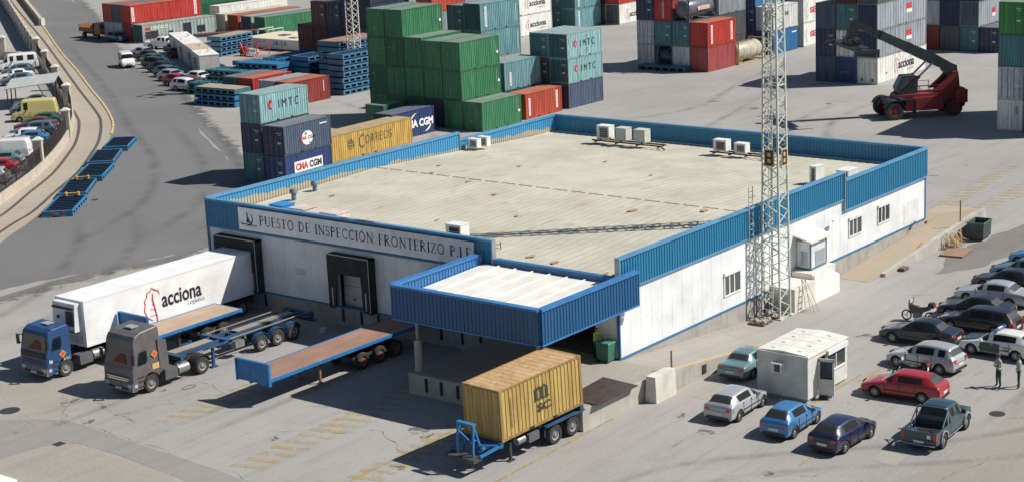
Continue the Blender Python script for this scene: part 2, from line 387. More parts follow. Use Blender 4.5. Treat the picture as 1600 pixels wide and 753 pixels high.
sheet('asphalt_patch', blob([(5, -20), (40, -12), (60, -18), (60, -60), (-30, -60), (-14, -21.5), (-4, -19.6)], 12, .3), .0045, ground_mat('car_park_asphalt', (.26, .242, .217), (.32, .30, .268), (.13, .12, .11), .11, .30, .25, .4))
# bays: hatched yellow strips
def hatch(x0, y0, x1, y1, w, step, mat, slant=.9, skew=0.0):
    m = MB(); a, b = Vector((x0, y0)), Vector((x1, y1)); L = (b - a).length; d = (b - a).normalized(); p = Vector((-d.y, d.x)); t = 0
    while t < L:
        q = a + d * t; e = q + d * slant + p * w; f = e + d * step * .48; h = q + d * step * .48
        m.face([(*q, .0125), (*h, .0125), (*f, .0125), (*e, .0125)]); t += step
    return tag(m.build('hatched_marking', mat), kind='structure')
hatch(-18.2, 17.3, -1.5, 18.6, -1.9, .95, M_yel, .5)
hatch(-20.5, 9.0, -1.5, 10.0, -2.0, .95, M_yel, .5)
hatch(-20.5, 2.9, -8.0, 3.6, -1.8, .95, M_yel, .5)
hatch(41.0, 2.9, 62.0, 5.2, -1.7, 1.1, M_yel, .6)
hatch(47.0, .6, 66.0, 1.3, -1.7, 1.1, M_yel, .6)
lm = MB()
for a, b in (((-19, -3.62), (-5.2, -3.12)), ((-21, 2.4), (-8, 2.9))): lm.bar((*a, .0105), (*b, .0105), .16, .003)
tag(lm.build('bay_line', M_yel), kind='structure')
lm = MB()
for a, b in (((1.6, -10.7), (7.5, -10.6)), ((6.5, -11), (13, -11.2)), ((-6, -14.4), (1, -14.2))): lm.bar((*a, .0125), (*b, .0125), .12, .003)
tag(lm.build('parking_line', M_yel2), kind='structure')
lm = MB()
for a, b in (((95, 42), (118, 42.6)), ((84, 47), (92, 47.2)), ((64, 47), (80, 40)), ((88, 50.5), (88.9, 49)), ((86, 28), (97, 22)), ((70, 30), (78, 24)), ((60, 36), (70, 33))): lm.bar((*a, .012), (*b, .012), .22, .003)
tag(lm.build('yard_line', M_whl), kind='structure')
def cover(x, y, r, sq=False, label='', grp=None):
    m = MB()
    if sq: m.box(-r, r, -r, r, .0, .018)
    else: m.prism([(r * cos(i * pi / 12), r * sin(i * pi / 12)) for i in range(24)], 0, .018)
    o = m.build('manhole_cover', plain('cast_iron', (.055, .052, .05), .6, .3), loc=(x, y, .004)); tag(o, label, 'manhole cover'); return o
cover(-21.1, 25.6, .55, label='round dark manhole cover in the grey asphalt left of the grey truck')
cover(-23.0, 18.9, .26, True, label='small square dark drain cover near the left lower corner')
cover(5.4, -19.3, .4, label='small round manhole cover behind the dark pickup')
cover(14.5, 46.4, .5, label='round dark manhole cover behind the white trailer beside the road')
cover(16.6, 65.5, .3, label='small dark cover in the road beside the blue roll trailers')

# ================================================================ inspection building (origin: right front corner)
BL, BS, BW = 37.6, 25.45, 32.5
M_panel = worn('white_wall_panel', (.72, .735, .745), .5, .06, (.42, .41, .38), 0, sc=.5)
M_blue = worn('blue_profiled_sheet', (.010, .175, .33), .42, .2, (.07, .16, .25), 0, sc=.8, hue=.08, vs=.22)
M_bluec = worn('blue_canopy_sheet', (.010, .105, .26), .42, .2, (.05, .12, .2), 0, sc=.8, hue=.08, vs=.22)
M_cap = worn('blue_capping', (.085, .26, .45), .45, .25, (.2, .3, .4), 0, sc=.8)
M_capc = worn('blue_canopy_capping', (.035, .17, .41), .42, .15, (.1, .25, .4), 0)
M_roof = None
def roof_mat():
    m, n, l, b = nodes('aged_roof_sheet'); v = coords(n, l, False)
    base = mixc(n, l, (.40, .38, .305), (.50, .48, .395), noise(n, l, v, .22, 7, .7, .38, .62))
    base = mixc(n, l, base, (.40, .345, .255), noise(n, l, v, .35, 6, .7, .56, .78, (.25, 1, 1)))
    f = noise(n, l, v, 1.0, 5, .6, .60, .72, (.35, 1.2, 1)); mm = n.new('ShaderNodeMath'); mm.operation = 'MULTIPLY'; mm.inputs[1].default_value = .8; l.new(f, mm.inputs[0])
    base = mixc(n, l, base, (.31, .28, .21), mm.outputs[0])
    f = noise(n, l, v, 2.6, 7, .75, .70, .76, (.7, 1, 1))
    base = mixc(n, l, base, (.30, .21, .13), f)
    l.new(base, b.inputs['Base Color']); b.inputs['Roughness'].default_value = .8
    g = noise(n, l, v, 3.0, 5, .6, .2, .8, (.3, 1, 1)); bp = n.new('ShaderNodeBump'); bp.inputs['Distance'].default_value = .03; bp.inputs['Strength'].default_value = .3
    l.new(g, bp.inputs['Height']); l.new(bp.outputs[0], b.inputs['Normal']); return m
M_roof = roof_mat()
M_trim = plain('blue_wall_trim', (.03, .16, .34), .5)
M_dark = plain('interior_dark', (.03, .03, .03), .9)
M_glass = glassy('window_glass', (.06, .075, .08), .08)
M_wframe = worn('white_window_frame', (.72, .72, .70), .5, .15)
M_rub = worn('black_rubber', (.022, .021, .021), .8, .4, (.06, .055, .05), 0, streak=False)
bld = thing('inspection_building', 'long white-walled warehouse with blue corrugated parapet and big pale roof', 'building')
ZF, ZB, ZW = 6.80, 6.24, 5.05            # parapet tops front and back, bottom of the blue band
# walls: vertical panels with thin joints; openings cut by composing the front wall from pieces
def panel_wall(mb, x0, y0, x1, y1, z0, z1, th, pitch=1.15):
    d = Vector((x1 - x0, y1 - y0)); L = d.length; d.normalize(); n = max(1, round(L / pitch))
    for i in range(n):
        a = Vector((x0, y0)) + d * (L * i / n + .008); b = Vector((x0, y0)) + d * (L * (i + 1) / n - .008)
        nx, ny = d.y, -d.x
        mb.hexa([(a.x, a.y, z0), (b.x, b.y, z0), (b.x - nx * th, b.y - ny * th, z0), (a.x - nx * th, a.y - ny * th, z0),
                 (a.x, a.y, z1), (b.x, b.y, z1), (b.x - nx * th, b.y - ny * th, z1), (a.x - nx * th, a.y - ny * th, z1)])
doors = [(29.9, 33.2 - .9), (17.9, 20.9), (10.4, 13.2)]      # dock door openings on the front wall (y range)
doors = [(27.95, 31.05), (18.2, 20.95), (10.2, 13.0)]
front = MB(); ys = [BW]
cuts = sorted([d for d in doors], reverse=True); y = BW
for a, b in cuts:
    panel_wall(front, 0, y, 0, b, 1.25, 5.3, .12); panel_wall(front, 0, b, 0, a, 4.3, 5.3, .12, 3); y = a
panel_wall(front, 0, y, 0, 5.8, 1.25, 5.3, .12)
panel_wall(front, 0, 5.8, 0, 1.6, 4.1, 5.3, .12, 4); panel_wall(front, 0, 1.6, 0, 0, 1.25, 5.3, .12)
front.build('wall', M_panel, bld)
side = MB(); panel_wall(side, 0, 0, BL, 0, 1.22, 5.3, .12, 1.05); side.build('wall', M_panel, bld)
back = MB(); panel_wall(back, BL, 0, BL, BW, 1.22, 5.0, .12, 2); panel_wall(back, BL, BW, 0, BW, 1.22, 5.0, .12, 2); back.build('wall', M_panel, bld)
core = MB(); core.box(.13, BL - .13, .13, BW - .13, .0, .02); core.box(6, 6.1, .3, BW - .3, .02, 4.6)
core.box(.14, 6.0, .2, BW - .2, 1.12, 1.2); core.build('floor', plain('interior_floor', (.18, .17, .16), .8), bld)
pl = MB(); y = BW
for k in range(11): pl.box(.0, .25, BW * k / 11 + .006, BW * (k + 1) / 11 - .006, 0, 1.2)
for k in range(13): pl.box(BL * k / 13 + .006 + (0.26 if k == 0 else 0), BL * (k + 1) / 13 - .006, .0, .25, 0, 1.18)
pl.box(BL - .25, BL, .26, BW, 0, 1.18); pl.box(.26, BL - .26, BW - .25, BW, 0, 1.18); pl.build('plinth', M_concd, bld)
tr = MB(); tr.box(-.05, 0, 13.2, BW + .05, 1.2, 1.3); tr.box(-.05, BL + .05, -.05, 0, 1.19, 1.29); tr.box(-.09, .0, -.09, .1, 1.3, 4.8); tr.box(-.07, .12, BW - .1, BW + .07, 1.3, 5.0)
tr.box(BL - .06, BL + .05, -.055, .05, 1.29, 4.4); tr.build('trim', M_trim, bld)
# roof: very shallow gable, corrugated along x
rf = MB(); n = int(BW / .62); q = (BW - .3) / n
def rz(x): return 5.58 + (5.93 - 5.58) * x / 16 if x < 16 else 5.93 - (5.93 - 4.95) * (x - 16) / (BL - 16)
for i in range(n):
    y0 = .15 + i * q
    for (xa, xb) in ((.15, 16), (16, BL - .15)):
        za, zb = rz(xa), rz(xb)
        pr = ((0, 0), (.25, -.008), (.55, 0), (.86, .012), (1, 0))
        for (u, h), (u2, h2) in zip(pr, pr[1:]):
            rf.face([(xa, y0 + u * q, za + h), (xb, y0 + u * q, zb + h), (xb, y0 + u2 * q, zb + h2), (xa, y0 + u2 * q, za + h2)])
roof = rf.build('roof', M_roof, bld)
rd = MB()
for i in range(22):
    if i % 1 == 0: rd.box(15.95, 16.01, .6 + i * 1.46, .6 + i * 1.46 + 1.15, 5.955, 5.975)
rd.build('ridge_joint', plain('ridge_gap', (.28, .27, .24), .9), roof)
ru = MB(); rr = random.Random(4)
for x, y, s in ((1.9, 7.4, .42), (1.5, 5.4, .38), (.95, 1.5, .34), (13.3, 8.2, .5), (15.2, 4.1, .45), (16.4, 27.4, .3), (15.2, 23.1, .3), (13, 19, .25), (22, 24, .25), (24, 14, .22), (8, 29, .3), (19, 29, .25), (27, 20, .25), (6, 18, .22), (3.2, 20, .26), (9, 14, .22)):
    ru.prism([(x + 1.0 * s * cos(t) * rr.uniform(.6, 1.1), y + .55 * s * sin(t) * rr.uniform(.6, 1.1)) for t in [k * pi / 5 for k in range(10)]], rz(x) + .046, rz(x) + .062)
ru.build_each('rust_patch', worn('rusty_patch', (.36, .25, .15), .9, .6, (.24, .17, .11), 0, sc=4, streak=False), roof)
# parapets (corrugated both faces), with capping
def parapet(mb, capb, x0, y0, x1, y1, z0, z1, out, th=.2, zi=None, inner=None, capz=.10):
    """out = outward normal"""
    d = Vector((x1 - x0, y1 - y0)); L = d.length; d.normalize(); nx, ny = out
    mb.corr((x0 + nx * th / 2, y0 + ny * th / 2), (d.x, d.y), L, z0, z1, (nx, ny), .26, .04, 0)
    mb.corr((x0 - nx * th / 2, y0 - ny * th / 2), (d.x, d.y), L, zi or z0, z1, (-nx, -ny), .26, .04, 1)
    a = Vector((x0, y0)); b = Vector((x1, y1)); o = Vector(out) * (th / 2 + .05); p = Vector(out) * (-th / 2 - .05)
    for (za, zb) in ((z1 - .02 - (capz - .1), z1 + capz),):
        capb.hexa([(*(a + o), za), (*(b + o), za), (*(b + p), za), (*(a + p), za), (*(a + o), zb), (*(b + o), zb), (*(b + p), zb), (*(a + p), zb)])
    e = Vector(out) * (th / 2 + .012)
    lz = z0 - .05 - (capz - .1); capb.hexa([(*(a + e), lz), (*(b + e), lz), (*(b + p * .3), lz), (*(a + p * .3), lz), (*(a + e), z0 + .03), (*(b + e), z0 + .03), (*(b + p * .3), z0 + .03), (*(a + p * .3), z0 + .03)])
def inner_mat():
    m, n, l, b = nodes('parapet_inner_sheet'); v = coords(n, l, False)
    sx = n.new('ShaderNodeSeparateXYZ'); l.new(v, sx.inputs[0])
    f = noise(n, l, v, .6, 4, .6, .3, .7)
    ad = n.new('ShaderNodeMath'); ad.operation = 'MULTIPLY_ADD'; ad.inputs[1].default_value = .35; l.new(f, ad.inputs[0]); l.new(sx.outputs[2], ad.inputs[2])
    # the lower strip keeps the pale sealing coat of the roof
    mx = n.new('ShaderNodeMath'); mx.operation = 'MULTIPLY_ADD'; mx.inputs[1].default_value = .0265; mx.inputs[2].default_value = 0; l.new(sx.outputs[0], mx.inputs[0])
    s2 = n.new('ShaderNodeMath'); s2.operation = 'ADD'; l.new(ad.outputs[0], s2.inputs[0]); l.new(mx.outputs[0], s2.inputs[1])
    r = n.new('ShaderNodeMapRange'); r.inputs[1].default_value = 6.52; r.inputs[2].default_value = 6.60; l.new(s2.outputs[0], r.inputs[0])
    col = mixc(n, l, (.44, .38, .27), (.055, .28, .52), r.outputs[0]); l.new(col, b.inputs['Base Color']); b.inputs['Roughness'].default_value = .5; return m
M_inner = inner_mat()
px = .03
for nm, a, b, z0, z1, out in (('parapet', (-px, BW + px), (-px, 8.6), ZW, ZF, (-1, 0)), ('parapet', (0.0, -px), (BS, -px), ZW, ZF, (0, -1)),
                              ('parapet', (BS, -px - .02), (BL + px, -px - .02), ZB - 1.95, ZB, (0, -1)), ('parapet', (BL + px, -px), (BL + px, BW + px), ZB - 1.95, ZB, (1, 0)),
                              ('parapet', (BL + px, BW + px + .02), (BS, BW + px + .02), ZB - 1.95, ZB, (0, 1)), ('parapet', (BS, BW + px), (-px, BW + px), ZW, ZF, (0, 1))):
    pcap = globals().get('pcap', .10) + .004; mb, cb = MB(), MB(); parapet(mb, cb, *a, *b, z0, z1, out, zi=4.9, capz=pcap)
    o = mb.build(nm, [M_blue, M_inner if out != (1, 0) else M_blue], bld); cb.build('capping', M_cap, o)
ends = MB(); ends.box(-.19, .13, 8.5, 8.61, ZW, ZF + .105); ends.box(BS - .04, BS + .04, -.20, .12, ZB - 1.95, ZF + .09); ends.box(BS - .04, BS + .04, BW - .12, BW + .20, 4.9, ZF + .09)
ends.box(-.08, .0, -.19, .14, ZW, ZF + .105)
ends.build_each('parapet_end', worn('galvanised_flashing', (.30, .33, .37), .45, .3, metal=.3), bld)
lowcap = MB(); lowcap.box(-.18, .2, .0, 8.49, 5.35, 5.82); lowcap.build('parapet_low', M_bluec, bld)
# sign
sg = MB(); sg.box(-.24, -.175, 9.85, 29.3, 5.22, 6.66); sign = sg.build('sign_board', worn('sign_panel', (.78, .80, .84), .45, .08, (.35, .35, .36)), bld)
M_navy = plain('navy_lettering', (.012, .02, .075), .5)
# serif capitals drawn from stems, bars and arcs
def serif_text(txt, y_left, z0, h, width, x, parent):
    TH, TN, SF = .185, .08, .055
    def arc(cx, cy, rx, ry, a0, a1, n=12): return [(cx + rx * cos(R(a0 + (a1 - a0) * i / n)), cy + ry * sin(R(a0 + (a1 - a0) * i / n))) for i in range(n + 1)]
    def st(x0, y0=0, y1=1, w=TH, top=True, bot=True):
        o = [([(x0, y0), (x0, y1)], w)]
        if bot: o.append(([(x0 - .14, y0 + .02), (x0 + .14, y0 + .02)], .045))
        if top: o.append(([(x0 - .14, y1 - .02), (x0 + .14, y1 - .02)], .045))
        return o
    G = {
     'P': (.62, st(.14) + [(arc(.2, .74, .34, .24, 90, -90), .10), ([(.14, .98), (.22, .98)], TN), ([(.14, .50), (.22, .50)], TN)]),
     'R': (.74, st(.14) + [(arc(.2, .74, .32, .24, 90, -90), .10), ([(.14, .98), (.22, .98)], TN), ([(.14, .50), (.24, .50)], TN), ([(.28, .5), (.64, .02)], .13), ([(.56, .02), (.76, .02)], .045)]),
     'U': (.80, st(.14, .25, 1, bot=False) + st(.66, .25, 1, TN, bot=False) + [(arc(.40, .27, .26, .25, 180, 360), .09)]),
     'E': (.62, st(.14) + [([(.14, .975), (.54, .975)], .05), ([(.14, .52), (.44, .52)], .05), ([(.14, .025), (.58, .025)], .05), ([(.54, .98), (.54, .82)], .05), ([(.58, .02), (.58, .2)], .05), ([(.44, .60), (.44, .44)], .04)]),
     'F': (.58, st(.14) + [([(.14, .975), (.54, .975)], .05), ([(.14, .50), (.44, .50)], .05), ([(.54, .98), (.54, .82)], .05), ([(.44, .58), (.44, .42)], .04)]),
     'S': (.52, [(arc(.26, .745, .18, .23, 30, 270), .09), (arc(.26, .27, .19, .245, 90, -160), .10), ([(.43, .96), (.43, .78)], .04), ([(.06, .04), (.06, .24)], .04)]),
     'T': (.68, st(.34, 0, 1, TH, top=False) + [([(.04, .975), (.64, .975)], .05), ([(.05, .98), (.05, .80)], .05), ([(.63, .98), (.63, .80)], .05)]),
     'O': (.86, [(arc(.43, .5, .34, .47, 0, 360, 22), .11)]),
     'D': (.82, st(.14) + [(arc(.2, .5, .48, .475, 90, -90, 16), .11)]),
     'I': (.30, st(.15)),
     'N': (.86, st(.14, 0, 1, TN) + st(.72, 0, 1, TN, bot=False) + [([(.12, .98), (.73, .03)], .14)]),
     'C': (.74, [(arc(.42, .5, .34, .47, 48, 312, 16), .11), ([(.68, .95), (.68, .74)], .045)]),
     'Z': (.64, [([(.07, .97), (.58, .97)], .055), ([(.56, .95), (.08, .05)], .13), ([(.06, .03), (.60, .03)], .055), ([(.06, .97), (.06, .8)], .045), ([(.60, .03), (.60, .2)], .045)]),
     '.': (.24, [([(.07, .06), (.19, .06)], .12)]), ' ': (.42, []),
    }
    G['Ó'] = (G['O'][0], G['O'][1] + [([(.40, 1.06), (.54, 1.24)], .07)])
    tot = sum(G[c][0] + .10 for c in txt) - .10; sx = width / tot; m = MB(); cx = 0
    for ch in txt:
        w, ss = G[ch]
        for pts, t in ss:
            P = [Vector((x, y_left - (cx + a) * sx, z0 + b * h)) for a, b in pts]
            for a, b in zip(P, P[1:]):
                d = (b - a).normalized(); nn = Vector((0, -d.z, d.y)) * t * h * .5; ex = d * t * h * .12
                m.face([a - nn - ex, b - nn + ex, b + nn + ex, a + nn - ex])
        cx += w + .10
    return m.build('lettering', M_navy, parent)
serif_text('PUESTO DE INSPECCIÓN FRONTERIZO P.I.F', 27.4, 5.66, .62, 17.35, -.243, sign)
lg = MB()
def yz(pts, x=-.244): lg.face([(x, 28.42 + (p[0] - 28.42) * .78, 5.95 + (p[1] - 5.95) * .86) for p in pts])
cx, cz = 28.42, 6.0
yz([(cx + .16, 5.66), (cx - .30, 5.66), (cx - .24, 5.78), (cx - .16, 5.95), (cx - .10, 6.02), (cx + .02, 6.12), (cx - .02, 6.3), (cx + .08, 6.46), (cx + .10, 6.55), (cx + .17, 6.42), (cx + .12, 6.28), (cx + .18, 6.1), (cx + .12, 5.98), (cx + .22, 5.8)])
for k in range(10):
    a0, a1 = R(-130 + k * 18), R(-130 + (k + 1) * 18)
    w0, w1 = .05 * sin(pi * k / 10), .05 * sin(pi * (k + 1) / 10)
    yz([(cx - (.52 + w0) * cos(a0) * -1 * -1 - .02, cz + (.50 + w0) * sin(a0 + 0)), (cx - (.52 + w1) * cos(a1) - .02, cz + (.50 + w1) * sin(a1)), (cx - (.47 - w1) * cos(a1) - .02, cz + (.45 - w1) * sin(a1)), (cx - (.47 - w0) * cos(a0) - .02, cz + (.45 - w0) * sin(a0))])
for a, b, z, t in ((.75, -1.0, 5.52, .07), (.4, -.85, 5.42, .03), (1.02, .45, 5.60, .03), (1.02, .5, 5.70, .025), (.95, .45, 5.50, .025)):
    yz([(cx + a, z), (cx + b, z - .02), (cx + b, z - .02 + t), (cx + a, z + t)])
lg.build('emblem', M_navy, sign)
# dock shelters, doors, bumpers
for i, (a, b) in enumerate(doors):
    dr = MB(); dr.box(.5, .56, a - .1, b + .1, 1.2, 4.4)
    for k in range(1, 5): dr.box(.488, .5, a, b, 1.2 + k * .64, 1.225 + k * .64, 1)
    d = dr.build('dock_door', [worn('dock_door_panel', (.62, .63, .62), .5, .2), plain('panel_seam', (.3, .3, .3), .7)], bld)
    wn = MB(); wn.prism([(b - .4 - .35 + .35 * cos(t) * 1.5, 3.05 + .2 * sin(t)) for t in [k * pi / 8 for k in range(16)]], .475, .49, 'x'); 
    wn = MB(); cy = a + 1.0; wn.prism([(cy + .36 * (abs(cos(t)) ** .5) * (1 if cos(t) > 0 else -1), 2.95 + .19 * (abs(sin(t)) ** .5) * (1 if sin(t) > 0 else -1)) for t in [k * pi / 10 for k in range(20)]], .465, .485, 'x'); wn.build('door_window', M_glass, d)
    hb = MB(); hb.box(.46, .49, b - .9, b - .7, 1.65, 1.73); hb.build('handle', M_rub, d)
    sh = MB(); x0, x1 = -.62, -.02; A, B, Z = a - .35, b + .35, 4.68
    sh.box(x0 + .04, x1, A, A + .1, 1.25, Z); sh.box(x0 + .04, x1, B - .1, B, 1.25, Z); sh.box(x0 + .02, x1, A, B, Z - .09, Z)
    sh.hexa([(x0, A, 1.3), (x0, A + .62, 1.3), (x0 + .03, A + .62, 1.3), (x0 + .03, A, 1.3), (x0, A, Z - .9), (x0, A + .72, Z - .9), (x0 + .03, A + .72, Z - .9), (x0 + .03, A, Z - .9)])
    sh.hexa([(x0, B - .55, 1.3), (x0, B, 1.3), (x0 + .03, B, 1.3), (x0 + .03, B - .55, 1.3), (x0, B - .72, Z - .9), (x0, B, Z - .9), (x0 + .03, B, Z - .9), (x0 + .03, B - .72, Z - .9)])
    sh.box(x0 - .01, x0 + .02, A, B, Z - 1.15, Z - .02)
    s = sh.build('dock_shelter', M_rub, bld)
    wh = MB(); wh.bar((x0 - .02, A, Z), (x0 - .02, B, Z), .03, .05); wh.bar((x0 - .02, A, 1.4), (x0 - .02, A, Z), .03, .03); wh.box(x0 - .02, x0 - .005, A + .3, A + .38, 1.5, 2.6); wh.box(x0 - .02, x0 - .005, B - .4, B - .32, 1.5, 2.6); wh.build_each('edge_strip', plain('worn_white_strip', (.5, .5, .48), .6), s)
    for yy in (a - .45, a + .95, b + .1 - .35):
        bp = MB(); bp.box(-.09, -.0, yy, yy + .12, .35, 1.15); bp.build('bumper', M_rub, bld)
sn = MB(); sn.box(-.03, -.002, 23.75, 24.75, 2.8, 3.25); o = sn.build('notice_plate', plain('pale_plate', (.66, .66, .64), .5), bld)
nl = MB()
for k in range(4): nl.box(-.035, -.031, 23.85, 24.65 - .1 * (k % 2), 2.88 + k * .09, 2.90 + k * .09)
nl.build('lettering', plain('grey_lettering', (.25, .25, .27), .6), o)
# side windows with shutter box and rails
def window(x0, x1, z0, z1, par, parts=2):
    f = MB(); f.box(x0 - .1, x1 + .1, -.06, .0, z0 - .12, z0 - .02); f.box(x0 - .1, x1 + .1, -.12, .0, z1, z1 + .2); f.box(x0 - .1, x0, -.06, 0, z0 - .02, z1); f.box(x1, x1 + .1, -.06, 0, z0 - .02, z1)
    for u in (.30, .62): 
        xx = x0 + (x1 - x0) * u; f.box(xx - .05, xx + .05, -.05, 0, z0, z1)
    o = f.build('window', M_wframe, par)
    p = MB(); p.box(x0, x1, -.03, -.01, z0 - .02, z1); p.build('pane', M_glass, o); return o
window(10.8, 12.5, 2.2, 3.35, bld); window(26.3, 27.95, 2.4, 3.45, bld); window(30.4, 32.0, 2.4, 3.45, bld)
cb = MB(); cb.box(23.6, 23.62, -.35, -.02, 4.05, 4.08); cb.box(23.3, 23.9, -.5, -.35, 4.02, 4.14); cb.build('wall_lamp', M_wframe, bld)
hat = MB(); hat.box(34.3, 36.5, -.02, .0, 1.5, 3.0); hat.build('wall_hatch', worn('white_hatch', (.70, .70, .68), .5, .1), bld)
hose = MB(); hose.tube([(36.0, -.06, 1.35), (35.5, -.1, 1.25), (35.1, -.12, 1.1), (35.0, -.14, .95)], .05); hose.build('drain_pipe', M_rub, bld)
# porch on the right side
pr = MB(); pr.box(19.3, 21.3, -1.02, -.04, 1.9, 3.6)
porch = pr.build('porch', worn('porch_panel', (.62, .64, .64), .5, .15), bld)
pf = MB(); pf.hexa([(18.95, -1.25, 3.62), (21.6, -1.25, 3.62), (21.6, -.04, 3.95), (18.95, -.04, 3.95), (18.95, -1.25, 3.74), (21.6, -1.25, 3.74), (21.6, -.04, 4.05), (18.95, -.04, 4.05)]); pf.build('porch_roof', worn('porch_roof_sheet', (.72, .70, .64), .6, .2), porch)
pt = MB()
for x, y in ((19.26, -1.06), (21.25, -1.06)): pt.box(x, x + .08, y, y + .08, 1.9, 3.62)
pt.box(19.345, 21.245, -1.06, -1.02, 1.86, 1.96); pt.box(19.25, 19.3, -.98, -.06, 1.86, 1.96); pt.build('porch_frame', plain('teal_frame', (.03, .16, .22), .5), porch)
pg = MB(); pg.box(19.9, 21.1, -1.045, -1.02, 2.0, 2.95); pg.box(19.275, 19.3, -.8, -.35, 2.1, 3.0); pg.build_each('porch_window', glassy('porch_glass', (.30, .34, .36), .2), porch)
# canopy
can = thing('canopy', None, None); can.parent = bld
CX0, CX1, CY0, CY1, CZ0, CZ1 = -7.75, 0.9, -.62, 9.35, 4.2, 6.0
for k in ('label', 'category'):
    if k in can: del can[k]
cm, cc = MB(), MB()
parapet(cm, cc, CX0, CY1, CX0, CY0, CZ0, CZ1, (-1, 0), .3); parapet(cm, cc, CX0, CY0 - .0, CX1, CY0, CZ0, CZ1, (0, -1), .3, capz=.106)
parapet(cm, cc, -.3, CY1, CX0, CY1, CZ0, CZ1, (0, 1), .3, capz=.112)
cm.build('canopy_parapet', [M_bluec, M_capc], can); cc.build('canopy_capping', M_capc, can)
cr = MB(); n = 8; q = (CY1 - CY0 - .4) / n
for i in range(n):
    y0 = CY0 + .2 + i * q
    cr.face([(CX0 + .2, y0, 5.32), (-.1, y0, 5.5), (-.1, y0 + q, 5.5), (CX0 + .2, y0 + q, 5.32)])
    if i: cr.hexa([(CX0 + .2, y0 - .06, 5.325), (-.1, y0 - .06, 5.505), (-.1, y0 + .06, 5.505), (CX0 + .2, y0 + .06, 5.325), (CX0 + .2, y0 - .03, 5.39), (-.1, y0 - .03, 5.57), (-.1, y0 + .03, 5.57), (CX0 + .2, y0 + .03, 5.39)])
cr.build('canopy_roof', worn('clean_white_sheet', (.70, .685, .62), .5, .12, (.45, .43, .38), 0, sc=.6), can)
cs = MB(); cs.box(CX0 + .2, -.1, CY0 + .2, CY1 - .2, 4.35, 4.4); cs.box(CX0 + .25, -.1, 2.6, 2.75, 4.1, 4.35); cs.build('canopy_soffit', worn('soffit_sheet', (.4, .41, .42), .6, .2), can)
cl = MB(); cl.tube([(-7.1, 8.3, 2.9), (-7.1, 8.3, 4.4)], .09, 12); cl.tube([(-7.2, -.0, 1.2), (-7.2, -.0, 4.4)], .11, 12); cl.build('canopy_post', worn('steel_post', (.30, .31, .32), .5, .3), can, smooth=True)
cl = MB(); cl.tube([(-7.1, 8.3, 1.2), (-7.1, 8.3, 2.95)], .21, 18); cl.build('post_sleeve', M_conc, can, smooth=True)

# loading dock with sloping approach (thing)
dk = thing('loading_dock', 'raised concrete loading dock under the blue canopy with rubber bumpers', 'loading dock')
db = MB(); db.box(-7.6, -.02, -3.0, 8.68, 0, 1.17)
db.build('dock_body', M_conc, dk)
dt = MB(); dt.box(-7.5, -.1, -2.9, 8.58, 1.17, 1.2); dt.build('dock_deck', M_slab, dk)
dm = MB()
for y in (7.3, 6.25, 5.1, 4.0, 2.9, 1.8): dm.box(-7.68, -7.6, y, y + .14, .3, 1.05)
for y in (7.0, 5.0, 3.0): pass
for y in (13.6, 12.2): pass
dm.build_each('bumper', M_rub, dk)
# approach ramp alongside the wall
rp = MB(); rp.hexa([(-.02, -3.3, 0), (11.5, -4.0, 0), (12.6, -.02, 0), (-.02, -.02, 0), (-.02, -3.3, 1.17), (11.5, -4.0, .02), (12.6, -.02, .05), (-.02, -.02, 1.17)])
rp.build('ramp', M_slab, dk)
rw = MB(); rw.hexa([(-.02, -3.42, 0), (11.2, -4.1, 0), (11.2, -4.0, 0), (-.02, -3.3, 0), (-.02, -3.42, 1.2), (11.2, -4.1, .06), (11.2, -4.0, .06), (-.02, -3.3, 1.2)]); rw.build('ramp_wall', M_conc, dk)
vt = MB(); vt.box(2.6, 3.0, -3.62, -3.5, .25, .75); vt.build('vent_hole', M_dark, dk)
yl = MB(); yl.hexa([(.1, -3.30, 1.192), (8.6, -3.82, .342), (8.6, -3.7, .342), (.1, -3.18, 1.192), (.1, -3.30, 1.20), (8.6, -3.82, .35), (8.6, -3.7, .35), (.1, -3.18, 1.20)]); yl.build('edge_line', M_ylsolid, dk)
er = MB(); er.box(-7.62, -7.0, -3.05, -2.4, 1.2, 1.215); 
# steel plate, block, post
ps = MB(); ps.hexa([(-6.75, -3.35, 1.215), (-3.2, -3.35, 1.215), (-3.0, -1.0, 1.215), (-6.9, -1.3, 1.215), (-6.75, -3.35, 1.26), (-3.2, -3.35, 1.26), (-3.0, -1.0, 1.26), (-6.9, -1.3, 1.26)])
tag(ps.build('steel_plate', worn('brown_steel_plate', (.045, .032, .03), .6, .5, (.10, .075, .06), .2, sc=1.5, streak=False)), 'dark brown steel plate lying on the dock edge right of the yellow container', 'steel plate')
tb = MB(); tb.box(-6.6, -3.2, -3.28, -3.12, 1.2, 1.213); tb.box(-6.3, -4.9, -3.2, -3.0, 1.2, 1.214)
bk = MB(); bk.box(-2.15, -.25, -3.78, -3.05, 0, 1.42, top=(-2.15, -.25, -3.72, -3.15)); tag(bk.build('concrete_block', worn('pale_block', (.56, .54, .48), .9, .3, (.3, .27, .22), 0)), 'tall pale concrete block standing against the ramp wall of the dock', 'concrete block')
po = MB(); po.tube([(-.1, -3.4, 1.2), (-.1, -3.4, 2.3)], .05, 8); tag(po.build('post', worn('rusty_post', (.25, .13, .06), .8, .4)), 'thin rusty post at the top of the ramp wall by the concrete block', 'post')

